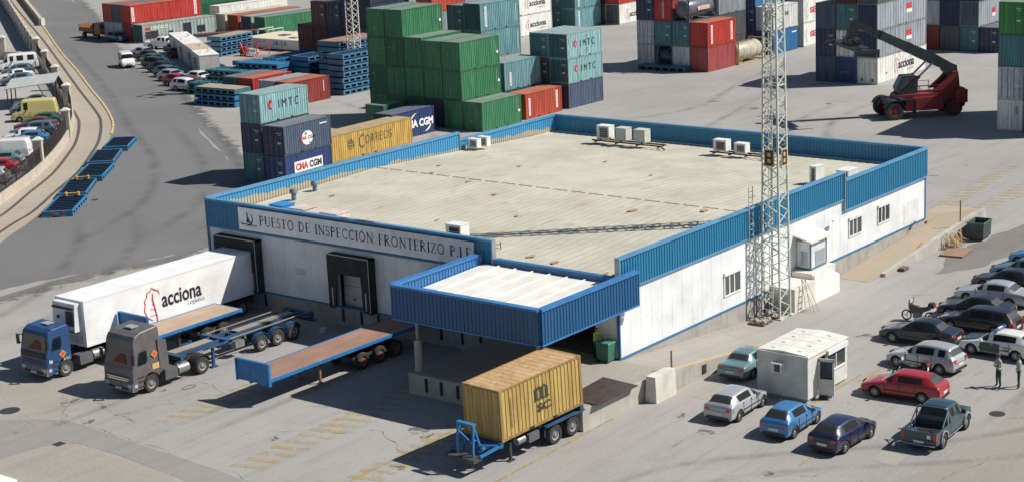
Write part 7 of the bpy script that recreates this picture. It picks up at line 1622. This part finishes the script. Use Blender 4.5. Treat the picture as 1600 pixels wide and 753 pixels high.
pt = thing('pontoon', 'large pale hull-like box with cream deck and lettering I.B. 2.0.', 'pontoon', (91.6, 113.0, 0)); m = MB(); m.hexa([(0, 0, .2), (7, 0, .2), (7, 13.6, .2), (0, 13.6, .2), (0, -.2, 1.5), (7, -.2, 1.5), (7.4, 14.2, 1.5), (0, 14.2, 1.5)]); m.build('hull', worn('pale_hull', (.60, .60, .58), .5, .2), pt)
m = MB(); m.box(.1, 7.0, 0, 14.0, 1.5, 1.54); m.build('deck', worn('cream_deck', (.62, .54, .40), .7, .3, streak=False), pt); m = MB(); m.box(3, 4.2, 9, 10.4, 1.54, 1.66); m.box(1.5, 2.2, 5.6, 6.8, 1.54, 1.64); m.build('hatch', M_grey, pt)
lettering('I.B. 2.0.', 2.6, .5, (-.03, 8.2, .75), (0, -1, 0), (0, 0, 1), M_ink, pt, bold=.01)
mc = thing('red_machine', 'red steel frame machine with white lamps beside the pontoon', 'machine', (86.0, 118.6, 0), R(0)); mc.scale = (.66, .66, .8); m = MB()
for a in (0, 3.4):
    for b in (0, 3.4): m.bar((a, b, 0), (a, b, 2.1), .13)
for z in (1.1, 2.1):
    m.bar((0, 0, z), (3.4, 0, z), .1); m.bar((0, 3.4, z), (3.4, 3.4, z), .1); m.bar((0, 0, z), (0, 3.4, z), .1); m.bar((3.4, 0, z), (3.4, 3.4, z), .1)
m.bar((0, 3.4, 0), (0, 4.8, 2.2), .2); m.bar((0, 4.8, 0), (0, 4.8, 2.4), .22); m.box(.2, 1.2, 3.7, 5.0, .2, 1.4); m.build('frame', worn('machine_red', (.36, .03, .025), .5, .3), mc)
for k in range(4): m = MB(); m.tube([(-.14, .4 + k * .8, .35), (-.05, .4 + k * .8, .35)], .22, 10); m.build('lamp', M_wht, mc)
m = MB(); m.box(-.05, 1.0, .4, 2.8, .7, 1.2); m.build('housing', worn('machine_white', (.55, .55, .55), .5, .3), mc)
rr = random.Random(5)
for k in range(5):
    t = thing('big_bag', ['white', 'pale blue', 'white', 'cream', 'white'][k] + ' bulk bag, ' + ['first', 'second', 'third', 'fourth', 'fifth'][k] + ' from the left behind the pontoon', 'bulk bag', (98 + .3 * k, 124 - 1.9 * k, 0), rr.uniform(0, .5), 'bulk bags behind the pontoon'); m = MB(); m.box(-.6, .6, -.6, .6, 0, 1.25, top=(-.52, .52, -.52, .52)); m.box(-.12, .12, -.12, .12, 1.25, 1.5); m.build('bag', plain('bag_blue', (.20, .45, .62), .8) if k == 1 else plain('bag_white', (.66, .66, .62), .8), t)
t = thing('metal_trestle', 'white metal trestle frame left of the bulk bags', 'trestle', (97.5, 128.5, 0)); m = MB()
for a in (0, 3):
    for b in (0, 2): m.bar((a, b, 0), (a + .3, b + .2, 1.7), .08)
m.bar((.3, .2, 1.7), (3.3, .2, 1.7), .08); m.bar((.3, 2.2, 1.7), (3.3, 2.2, 1.7), .08); m.bar((.3, .2, 1.7), (.3, 2.2, 1.7), .08); m.build('bars', M_wht, t)
# ================================================================ cars in the yard row (tails to the left), van, pickup, old lorry
gr = 'cars parked in a row before the white cabins'
row = [('sedan', P_silver, 'silver saloon at the far end of the yard row', 79.9, 133.9), ('sedan', P_black, 'black saloon, second from the far end of the yard row', 77.7, 130.2), ('hatch', carpaint('bottle_green', (.02, .10, .06)), 'dark green hatchback, third from the far end of the yard row', 75.4, 126.6),
       ('wagon', P_black, 'black estate, fourth from the far end of the yard row', 73.2, 123.4), ('sedan', P_black, 'black saloon in the middle of the yard row', 71.0, 119.8), ('hatch', P_steel, 'dark blue-grey hatchback behind the silver one in the yard row', 68.6, 116.0),
       ('hatch', P_silver, 'silver hatchback right behind the red car in the yard row', 66.5, 112.8), ('hatch', P_red, 'red hatchback in the yard row behind the white estate', 64.1, 109.0), ('wagon', P_white, 'white estate at the near end of the yard row', 61.9, 104.9)]
protos = {}
for kd, pt_, lb, x, y in row:
    key = (kd, pt_.name)
    if key in protos: t = copy_tree(protos[key]); t['label'] = lb
    else: t = protos[key] = make_car(kd, {'sedan': 4.5, 'hatch': 4.1, 'wagon': 4.6}[kd], 1.74, {'sedan': 1.41, 'hatch': 1.44, 'wagon': 1.5}[kd], 2.6, pt_, lb)
    t['group'] = gr; put(t, x, y, -88 + random.uniform(-3, 3))
for kd, pc_, lb, x, y in (('hatch', P_white, 'white hatchback behind the white estate near the blue flatracks', 66.9, 108.3), ('sedan', P_black, 'dark saloon tucked behind the near end of the yard row', 70.8, 107.5), ('sedan', P_navy, 'dark blue saloon behind the middle of the yard row', 74.6, 115.2), ('hatch', P_black, 'black hatchback behind the far end of the yard row', 81.3, 128.2), ('sedan', P_black, 'black saloon behind the silver saloon at the far end', 84.6, 132.5)):
    key = (kd, pc_.name)
    if key in protos: t = copy_tree(protos[key]); t['label'] = lb
    else: t = protos[key] = make_car(kd, {'sedan': 4.5, 'hatch': 4.1}[kd], 1.74, 1.42, 2.6, pc_, lb)
    t['group'] = gr; put(t, x, y, -88)
vn = make_car('van', 4.2, 1.75, 1.95, 2.4, P_white, 'small white van standing alone on the road edge'); put(vn, 72.6, 128.9, 238)
pickup('white double-cab pickup with red ladder rack behind the yard row', (87.0, 138.6, 0), -70, P_white, True, True)
car('hatch', 4.2, 1.72, 1.43, 2.52, P_steel, 'dark grey hatchback parked beside the old brown lorry', 89.9, 151.9, -95)
ol = thing('old_lorry', 'old brown tipper lorry beside the far left containers', 'lorry', (91.8, 159.0, 0), R(-95)); m = MB(); m.box(-2.8, .9, -1.1, 1.1, .95, 1.05); m.box(-2.8, -2.7, -1.1, 1.1, 1.05, 2.0); m.box(-2.7, .8, -1.1, -1.02, 1.05, 1.6); m.box(-2.7, .8, 1.02, 1.1, 1.05, 1.6); m.box(.8, .9, -1.1, 1.1, 1.05, 2.3); m.build('cargo_bed', worn('brown_tipper', (.24, .11, .035), .6, .4, streak=False), ol)
m = MB(); m.box(1.0, 2.7, -1.05, 1.05, .7, 2.3, top=(1.1, 2.4, -.95, .95)); m.build('cab', worn('brown_cab', (.30, .16, .07), .5, .3), ol); m = MB(); m.box(2.50, 2.62, -.85, .85, 1.5, 2.1); m.build('windscreen', M_glass, ol); m = MB(); m.box(-2.6, 2.5, -.5, .5, .6, .95); m.build('chassis', M_chas, ol); wheels(ol, (1.8, -1.7), .9, r=.42)
# ================================================================ reach stacker
P_rsr = worn('stacker_red', (.23, .02, .022), .45, .25, (.08, .04, .035), .05, sc=1); P_rsg = worn('stacker_grey_blue', (.028, .045, .052), .4, .3, (.06, .07, .075), sc=1); P_rsd = worn('stacker_dark', (.018, .024, .03), .5, .4, (.05, .05, .05), sc=1)
rs = thing('reach_stacker', 'dark red reach stacker with raised grey boom in front of the containers', 'reach stacker', (81.4, 21.6, 0), R(137))
m = MB(); m.prism([(-4.3, .8), (-4.45, 1.3), (-4.3, 2.6), (-2.2, 2.6), (-2.0, 2.25), (2.3, 2.25), (2.6, 1.5), (2.4, .8)], -1.15, 1.15, 'y'); m.box(-4.4, -3.2, -1.7, 1.7, 1.25, 2.5); m.build('body', P_rsr, rs)
m = MB(); m.box(-1.9, 1.9, 1.15, 1.75, .75, 2.0); m.box(-1.9, 1.9, -1.75, -1.15, .75, 2.0); m.box(-1.2, 1.2, 1.751, 1.76, 1.0, 1.8); m.build('side_tank', P_rsr, rs)
m = MB(); m.prism([(-3.9, 2.5), (-1.4, 2.5), (-2.6, 3.5), (-3.2, 4.2), (-3.7, 4.2)], -1.0, -.6, 'y'); m.prism([(-3.9, 2.5), (-1.4, 2.5), (-2.6, 3.5), (-3.2, 4.2), (-3.7, 4.2)], .6, 1.0, 'y'); m.build('boom_support', P_rsr, rs)
m = MB(); m.box(1.0, 2.5, 1.16, 2.0, 1.85, 2.0); m.box(1.6, 3.4, -1.1, 1.1, 1.3, 1.9)
for s in (-1.62, 1.62):
    for k in range(7):
        a0, a1 = R(20 + 20 * k), R(40 + 20 * k); m.hexa([(3.0 + q * cos(w_), s + e, .88 + q * sin(w_)) for q in (1.0, 1.05) for (w_, e) in ((a0, -.4), (a0, .4), (a1, .4), (a1, -.4))])
if 1:
    pass
m.box(1.0, 1.05, -.1, .1, 1.9, 1.95); m.box(.9, 1.0, 1.2, 2.0, .5, 1.8); m.box(1.0, 1.6, 1.5, 2.0, .45, .55); m.build('front_frame', P_rsd, rs)
cbn = MB(); cbn.prism([(.35, 2.26), (2.15, 2.26), (2.35, 2.9), (1.75, 4.05), (.55, 4.05), (.35, 3.9)], -.55, .75, 'y'); cbo = cbn.build('cab', P_rsg, rs)
for s, yy in ((1, .752), (-1, -.552)):
    m = MB(); a, b = sorted((yy, yy + s * .012)); m.prism([(1.15, 2.7), (2.05, 2.7), (2.15, 2.95), (1.68, 3.9), (1.15, 3.9)], a, b, 'y'); m.prism([(.5, 3.0), (1.0, 3.0), (1.0, 3.9), (.6, 3.9)], a, b, 'y'); m.build('side_window', M_cglass, cbo)
m = MB(); m.hexa([(2.37, -.45, 2.95), (2.37, .65, 2.95), (2.39, .65, 2.96), (2.39, -.45, 2.96), (1.80, -.45, 3.98), (1.80, .65, 3.98), (1.82, .65, 3.99), (1.82, -.45, 3.99)]); m.build('windscreen', glassy('stacker_screen', (.10, .14, .15), .1), cbo)
m = MB()
for s in (-1.6, 1.6):
    for x in (-1.7, -.6, .5): m.bar((x, s, 2.0), (x, s, 3.1), .05)
    m.bar((-1.8, s, 3.1), (.6, s, 3.1), .05); m.bar((-1.8, s, 2.6), (.6, s, 2.6), .04); m.bar((-1.2, s, 2.0), (-.6, s, 2.6), .04)
m.build('handrail', P_rsr, rs)
for s in (-1, 1): wheel(rs, 3.0, s * 1.62, .88, .72, plain('red_hub', (.16, .02, .02), .6), 'front_wheel')
for s in (-1, 1): wheel(rs, -3.1, s * 1.35, .84, .62, plain('red_hub', (.16, .02, .02), .6), 'rear_wheel')
ba = Vector((-3.3, 0, 4.55)); tip = Vector((6.6, 0, 9.45)); dv = (tip - ba).normalized(); up = Vector((-dv.z, 0, dv.x))
def bpt(t_, u_): return ba + dv * t_ + up * u_
m = MB()
def boomseg(t0, t1, u0a, u1a, u0b, u1b, w, M):
    p = [bpt(t0, u0a), bpt(t1, u0b), bpt(t1, u1b), bpt(t0, u1a)]; M.hexa([(q.x, -w, q.z) for q in p] + [(q.x, w, q.z) for q in p])
boomseg(-.35, 2.4, -.5, .30, -.55, .50, .48, m); boomseg(2.4, 8.0, -.55, .50, -.42, .36, .48, m); bo = m.build('boom', P_rsg, rs)
m = MB(); m.prism([(-4.0, 2.7), (-3.2, 2.7), (-3.0, 3.6), (-2.4, 4.3), (-2.9, 5.0), (-3.75, 4.75)], -.5, .5, 'y'); m.build('pivot_block', P_rsg, rs)
m = MB(); boomseg(8.0, 11.0, -.34, .30, -.32, .28, .36, m); m.build('boom_extension', P_rsd, bo)
m = MB(); boomseg(7.8, 8.05, -.47, .42, -.46, .40, .52, m); boomseg(4.8, 5.0, -.53, .48, -.53, .48, .50, m); m.build_each('boom_collar', P_rsg, bo)
m = MB()
for s in (-.72, .72):
    q = bpt(2.2, -.4); h_ = Vector((2.2, 0, 2.1)); mid = h_.lerp(q, .6); m.tube([(h_.x, s * 1.15, h_.z), (mid.x, s * 1.15, mid.z)], .17, 10)
    m.tube([(mid.x, s * 1.15, mid.z), (q.x, s * 1.15, q.z)], .10, 10, 1)
m.build('lift_cylinder', [P_rsd, M_chrome], rs, smooth=True)
tp = bpt(11.0, 0); m = MB(); m.bar(tp + Vector((-.1, 0, .1)), tp + Vector((.2, 0, -1.5)), .7, .9); m.box(tp.x - .4, tp.x + .6, -1.2, 1.2, tp.z - 2.0, tp.z - 1.5); m.tube([(tp.x + .1, 0, tp.z - 2.1), (tp.x + .1, 0, tp.z - 1.4)], .6, 14); 
sp = m.build('rotator', P_rsd, rs)
m = MB(); zz = tp.z - 2.45; xx = tp.x + .1
m.box(xx - .7, xx + .7, -3.0, 3.0, zz, zz + .35); 
for s in (-1, 1):
    m.box(xx - .3, xx + .3, min(s * 3.0, s * 4.2), max(s * 3.0, s * 4.2), zz + .05, zz + .28); m.box(xx - 1.2, xx + 1.2, min(s * 4.0, s * 4.3), max(s * 4.0, s * 4.3), zz - .05, zz + .3)
    for q in (-1.1, 1.1): m.box(xx + q - .1, xx + q + .1, s * 4.15 - .12, s * 4.15 + .12, zz - .45, zz)
    m.bar((xx - .6, s * .6, zz + .35), (xx + .4, s * 1.6, zz + .95), .12); m.bar((xx + .5, s * 1.0, zz + .35), (xx - .2, s * 2.4, zz + .8), .12)
m.build('spreader', P_rsd, rs)
m = MB(); q = bpt(10.4, -.45); m.tube([(q.x, -.3, q.z), (q.x + .2, -.42, q.z - .15)], .2, 10); m.build('lamp', plain('lamp_glass', (.8, .8, .78), .2), rs)
# ================================================================ left: fence, pillars, low walls
M_pil = worn('pillar_render', (.46, .40, .33), .9, .35, (.25, .21, .17), 0, sc=1); M_fence = plain('dark_fence_bars', (.028, .022, .022), .6)
fw = MB(); wl_ = [p for p in wall_line if p[1] < 152]
for a, b in zip(wl_, wl_[1:]): fw.bar((*a, .42), (*b, .42), .42, .84)
fe = thing('fence', 'low rendered wall topped by dark railings along the curved tracks', 'fence'); fw.build('low_wall', M_pil, fe)
rl = MB()
for a, b in zip(wl_, wl_[1:]):
    A, B = Vector(a), Vector(b); n = max(1, int((B - A).length / .28))
    for k in range(n): p = A.lerp(B, k / n); rl.bar((p.x, p.y, .84), (p.x, p.y, 2.25), .05, .05)
    for z in (1.0, 2.15): rl.bar((*a, z), (*b, z), .05, .06)
rl.build('railings', M_fence, fe)
def pillar(x, y, lab, h=2.75, w=.75, cat='pillar'):
    t = thing('fence_pillar', lab, 'pillar', (x, y, 0), R(42), 'rendered pillars of the fence'); m = MB(); m.box(-w / 2, w / 2, -w / 2, w / 2, 0, h); m.build('shaft', M_pil, t); m = MB(); m.box(-w / 2 - .09, w / 2 + .09, -w / 2 - .09, w / 2 + .09, h, h + .12); m.box(-w / 2 - .04, w / 2 + .04, -w / 2 - .04, w / 2 + .04, h + .12, h + .34, top=(-.15, .15, -.15, .15)); m.build('cap', worn('pale_cap', (.60, .56, .50), .8, .2), t)
for i, (x, y) in enumerate(((22.7, 80.9), (34.8, 92.5), (46.1, 106.9), (55.3, 120.9), (64.1, 134.5), (72.4, 147.3))):
    pillar(x, y, ['nearest rendered pillar of the fence beside the tracks', 'second nearest fence pillar beside the yellow van', 'third fence pillar just right of the sloping carport roof', 'fourth fence pillar behind the carport roof', 'fifth fence pillar right of the white minibus', 'furthest fence pillar at the start of the post wall'][i])
pillar(70.6, 152.5, 'separate rendered pillar left of the white minibus', 2.9, .9)
gw = thing('garden_wall', 'short low rendered wall beside the separate pillar', 'wall', (71.0, 150.0, 0), R(-72)); m = MB(); m.box(-2.0, 2.6, -.2, .2, 0, 1.1); m.build('wall', M_pil, gw)
pw = thing('post_wall', 'long wall of pale posts and dark panels running beside the far tracks', 'wall'); aw = [p for p in wall_line if p[1] > 147.5]
m, m2, m3 = MB(), MB(), MB(); ds = 0.0
for a, b in zip(aw, aw[1:]):
    A, B = Vector(a), Vector(b); n = 0
    m.bar((*a, .2), (*b, .2), .5, .4); m3.bar((*a, 1.3), (*b, 1.3), .06, 1.8); m.bar((*a, 2.25), (*b, 2.25), .16, .12)
    Ls = (B - A).length
    while ds < Ls: p = A.lerp(B, ds / Ls); m2.bar((p.x, p.y, 0), (p.x, p.y, 2.3), .45, .45); ds += 6.2
    ds -= Ls
m.build('base_wall', M_pil, pw); m2.build('posts', worn('pale_post', (.55, .51, .46), .8, .3), pw); m3.build('panels', plain('dark_panel', (.05, .03, .032), .8), pw)
kw = thing('kerb_wall', 'low concrete wall between the tracks and the road, ending in a white block', 'wall'); kl = [p for p in kerbline if p[1] > 181]; m = MB()
for a, b in zip(kl, kl[1:]): m.bar((*a, .5), (*b, .5), .5, 1.0)
m.build('wall', M_pil, kw); m = MB(); p = kl[0]; m.box(p[0] - .35, p[0] + .35, p[1] - .35, p[1] + .35, 0, 1.15); m.build('end_block', worn('whitewashed', (.6, .58, .52), .8, .3), kw)
hp = 'thin bent posts between fence and tracks'
hl = offset(rail_l, 1.55); cnt = 0
for i in range(8, 60, 2):
    p = hl[i]
    if 66 < p[1] < 103:
        t = thing('bent_post', 'thin dark bent post between the fence and the curved tracks', 'post', (p[0], p[1], 0), R(120), hp); m = MB(); m.tube([(0, 0, 0), (0, 0, 1.35), (.12, 0, 1.6), (.4, 0, 1.8)], .04, 6); m.build('rod', M_fence, t)
# ================================================================ left car lot
gl_ = 'cars parked left of the fence'
cp = thing('carport', 'pale sloping carport roof over cars left of the fence', 'carport', (47.6, 114.6, 0), R(48)); m = MB(); m.hexa([(-3.8, -2.5, 2.75), (4.6, -2.5, 2.75), (4.6, 3.0, 2.3), (-3.8, 3.0, 2.3), (-3.8, -2.5, 2.85), (4.6, -2.5, 2.85), (4.6, 3.0, 2.4), (-3.8, 3.0, 2.4)]); m.build('roof', worn('pale_carport_sheet', (.42, .44, .42), .6, .3), cp)
m = MB()
for a in (-3.6, .3, 4.4):
    for b in (-2.3, 2.7): m.bar((a, b, 0), (a, b, 2.4), .12)
m.build('posts', M_trimb, cp)
lot = [('hatch', P_aqua, 'pale blue hatchback at the far left beside the separate pillar', 71.8, 156.8, 150), ('hatch', P_steel, 'blue-grey hatchback just below the white minibus', 61.6, 137.0, 150), ('sedan', P_white, 'white saloon left of the fence near the minibus', 58.6, 133.4, 150), ('hatch', P_steel, 'blue-grey car beside the carport, left of the fence', 56.2, 129.8, 150),
       ('sedan', P_silver, 'silver saloon half under the near edge of the carport', 45.8, 112.7, 140), ('hatch', P_steel, 'steel-blue hatchback between carport and yellow van', 42.8, 109.5, 140), ('hatch', carpaint('bottle_green', (.02, .10, .06)), 'green hatchback hidden behind the fence pillar near the yellow van', 38.3, 101.3, 135), ('sedan', P_mar, 'maroon saloon below the yellow van', 36.2, 99.4, 133),
       ('wagon', P_steel, 'steel-blue estate below the maroon saloon', 34.1, 97.0, 133), ('hatch', P_white, 'white hatchback left of the dark railings', 31.3, 94.9, 133), ('hatch', P_blue, 'bright blue hatchback right beside the railings', 30.4, 93.0, 133), ('sedan', P_silver, 'silver saloon left of the nearest fence pillar', 28.0, 91.2, 132),
       ('hatch', P_aqua, 'pale teal hatchback near the left edge of the photo', 22.2, 86.0, 130), ('hatch', P_red, 'red hatchback near the left edge behind the railings', 19.6, 83.2, 130), ('wagon', P_silver, 'light grey estate lowest at the left edge behind the railings', 16.2, 80.3, 130)]
for kd, pt_, lb, x, y, hd in lot:
    key = (kd, pt_.name)
    if key in protos: t = copy_tree(protos[key]); t['label'] = lb
    else: t = protos[key] = make_car(kd, {'sedan': 4.5, 'hatch': 4.1, 'wagon': 4.6}[kd], 1.74, {'sedan': 1.41, 'hatch': 1.44, 'wagon': 1.5}[kd], 2.6, pt_, lb)
    t['group'] = gl_; put(t, x, y, hd)
wv = make_car('van', 5.2, 1.95, 2.2, 3.0, P_white, 'white minibus with dark windows beside the fence pillars'); put(wv, 64.6, 141.0, 150)
yv = make_car('van', 5.0, 1.95, 2.35, 3.0, P_yel, 'pale yellow panel van left of the fence beside the carport', cargo=True); put(yv, 40.2, 104.9, 136)
sv = make_car('van', 4.4, 1.8, 1.9, 2.7, P_white, 'small white van near the left edge beside the nearest pillar', cargo=True); put(sv, 25.0, 88.8, 130)
# ================================================================ people
def person(label, x, y, z, head, joints, radii, edges, clothes, root=0, name='person'):
    pass
M_skin = plain('skin', (.42, .24, .17), .6); M_hair = plain('dark_hair', (.02, .014, .01), .7); M_gtrous = plain('dark_green_trousers', (.015, .035, .032), .8); M_gshirt = plain('pale_green_shirt', (.27, .38, .31), .8); M_boot = plain('black_boots', (.012, .012, .012), .5); M_hi = plain('hi_vis_yellow', (.50, .75, .08), .7); M_bluet = plain('dark_blue_trousers', (.015, .02, .06), .8); M_cap_ = plain('dark_green_cap', (.015, .04, .035), .7)
def skin(name, verts, edges, rad, levels=2):
    me = bpy.data.meshes.new(name); me.from_pydata(verts, edges, []); o = bpy.data.objects.new(name, me); COL.objects.link(o)
    sk_ = o.modifiers.new('skin', 'SKIN'); sk_.use_smooth_shade = True; s = o.modifiers.new('s', 'SUBSURF'); s.levels = levels; s.render_levels = levels
    for i, r in enumerate(rad): d = me.skin_vertices[0].data[i]; d.radius = r if isinstance(r, tuple) else (r, r)
    me.skin_vertices[0].data[0].use_root = True
    bpy.context.view_layer.update(); m = bpy.data.meshes.new_from_object(o.evaluated_get(bpy.context.evaluated_depsgraph_get())); bpy.data.objects.remove(o); return m
def person(label, loc, head, arms, shirt, trousers, cap=True, stride=.13, lean=0.0):
    t = thing('person', label, 'person', loc, R(head))
    V = [(0, 0, .95), (0, 0, 1.12), (lean * .5, 0, 1.30), (lean, 0, 1.46), (lean, 0, 1.55), (lean + .01, 0, 1.64), (lean + .015, 0, 1.74),
         (0, .10, .90), (.02, stride, .50), (-.01, stride + .02, .10), (.12, stride + .04, .04),
         (0, -.10, .90), (.0, -stride, .50), (-.03, -stride - .02, .10), (.10, -stride - .05, .04)]
    E = [(0, 1), (1, 2), (2, 3), (3, 4), (4, 5), (5, 6), (0, 7), (7, 8), (8, 9), (9, 10), (0, 11), (11, 12), (12, 13), (13, 14)]
    Rr = [(.15, .12), (.145, .11), (.17, .12), (.11, .09), (.055, .055), (.095, .085), (.07, .07), (.10, .09), (.07, .07), (.048, .048), (.045, .035), (.10, .09), (.07, .07), (.048, .048), (.045, .035)]
    for s, (el, wr, fg) in zip((1, -1), arms):
        k = len(V); V += [(lean, s * .19, 1.43), (lean + el[0], s * .24 + el[1], el[2]), (lean + wr[0], wr[1], wr[2]), (lean + fg[0], fg[1], fg[2])]; E += [(3, k), (k, k + 1), (k + 1, k + 2), (k + 2, k + 3)]; Rr += [(.065, .06), (.045, .042), (.033, .03), (.035, .02)]
    me = skin('body', V, E, Rr)
    for m in (M_skin, shirt, trousers, M_boot, M_hair): me.materials.append(m)
    for p in me.polygons:
        c = p.center; p.use_smooth = True
        if c.z < .13: i = 3
        elif c.z < .98 and abs(c.y) < .33 and not (c.z > .75 and abs(c.x) > .2): i = 2
        elif c.z < 1.50 and not (c.z < 1.26 and (abs(c.y) > .235 or c.x - lean * .5 > .15)): i = 1
        else: i = 0
        if c.z > 1.68 or (c.z > 1.60 and c.x < lean - .02): i = 4
        p.material_index = i
    o = bpy.data.objects.new('body', me); COL.objects.link(o); o.parent = t
    for s in (1, -1):       # fingers and thumb from the palm
        fg = arms[0 if s == 1 else 1][2]; wr = arms[0 if s == 1 else 1][1]; d = (Vector(fg) - Vector(wr)).normalized(); q = d.cross(Vector((0, 0, 1))).normalized() if abs(d.z) < .9 else Vector((1, 0, 0)); m = MB()
        for k in range(4): b_ = Vector(fg) + q * (.012 * (k - 1.5)) + Vector((lean, 0, 0)); m.tube([b_, b_ + d * .035, b_ + d * (.06 + .006 * (k in (1, 2))) - Vector((0, 0, .01))], .0085, 6)
        b_ = Vector(wr) + d * .03 + Vector((lean, 0, 0)); m.tube([b_ + q * .02, b_ + q * .05 + d * .03, b_ + q * .05 + d * .055], .0095, 6); m.build('hand', M_skin, t, smooth=True)
    # face
    hc = Vector((lean + .015, 0, 1.665)); m = MB(); m.tube([hc + Vector((.075, 0, .02)), hc + Vector((.112, 0, -.01)), hc + Vector((.09, 0, -.02))], [.01, .014, .006], 6); m.build('nose', M_skin, t, smooth=True)
    m = MB()
    for s in (-1, 1): m.tube([hc + Vector((.082, s * .03, .022)), hc + Vector((.094, s * .03, .022))], .011, 8)
    m.box(hc.x + .083, hc.x + .093, -.025, .025, hc.z - .055, hc.z - .047); m.build('face', M_hair, t)
    m = MB()
    for s in (-1, 1): m.tube([hc + Vector((0, s * .08, -.015)), hc + Vector((-.005, s * .095, .02))], .016, 6)
    m.build('ear', M_skin, t)
    if cap:
        m = MB(); m.tube([(hc.x, 0, hc.z + .045), (hc.x, 0, hc.z + .10), (hc.x, 0, hc.z + .13)], [.1, .098, .06], 16); m.prism([(hc.x + .05, -.07), (hc.x + .17, -.045), (hc.x + .17, .045), (hc.x + .05, .07)], hc.z + .045, hc.z + .06); m.build('cap', M_cap_, t)
    m = MB(); m.tube([(0, 0, .955), (0, 0, 1.0)], .158, 16); b = m.build('belt', M_boot, t); b.scale = (.85, 1, 1)
    return t
crossed = (((.06, .04, 1.18), (.22, -.02, 1.17), (.24, -.09, 1.18)), ((.06, -.04, 1.17), (.20, .03, 1.14), (.22, .10, 1.15)))
hang = (((-.02, .05, 1.16), (.10, .20, .98), (.13, .17, .92)), ((-.04, -.05, 1.16), (.08, -.22, 1.02), (.12, -.18, .98)))
person('person in green shirt and dark trousers with arms crossed, left of the two officers', (9.35, -17.65, 0), 150, crossed, M_gshirt, M_gtrous)
person('person in green shirt standing with feet apart, right of the two officers', (9.75, -18.6, 0), 115, hang, M_gshirt, M_gtrous, stride=.2)
push = (((.16, .02, 1.22), (.40, .16, 1.14), (.46, .15, 1.13)), ((.16, -.02, 1.22), (.40, -.16, 1.14), (.46, -.15, 1.13)))
person('person in a yellow high-visibility shirt leaning on the green wheelie bin', (-.35, 1.35, 1.2), -95, push, M_hi, M_bluet, cap=False, lean=.06)
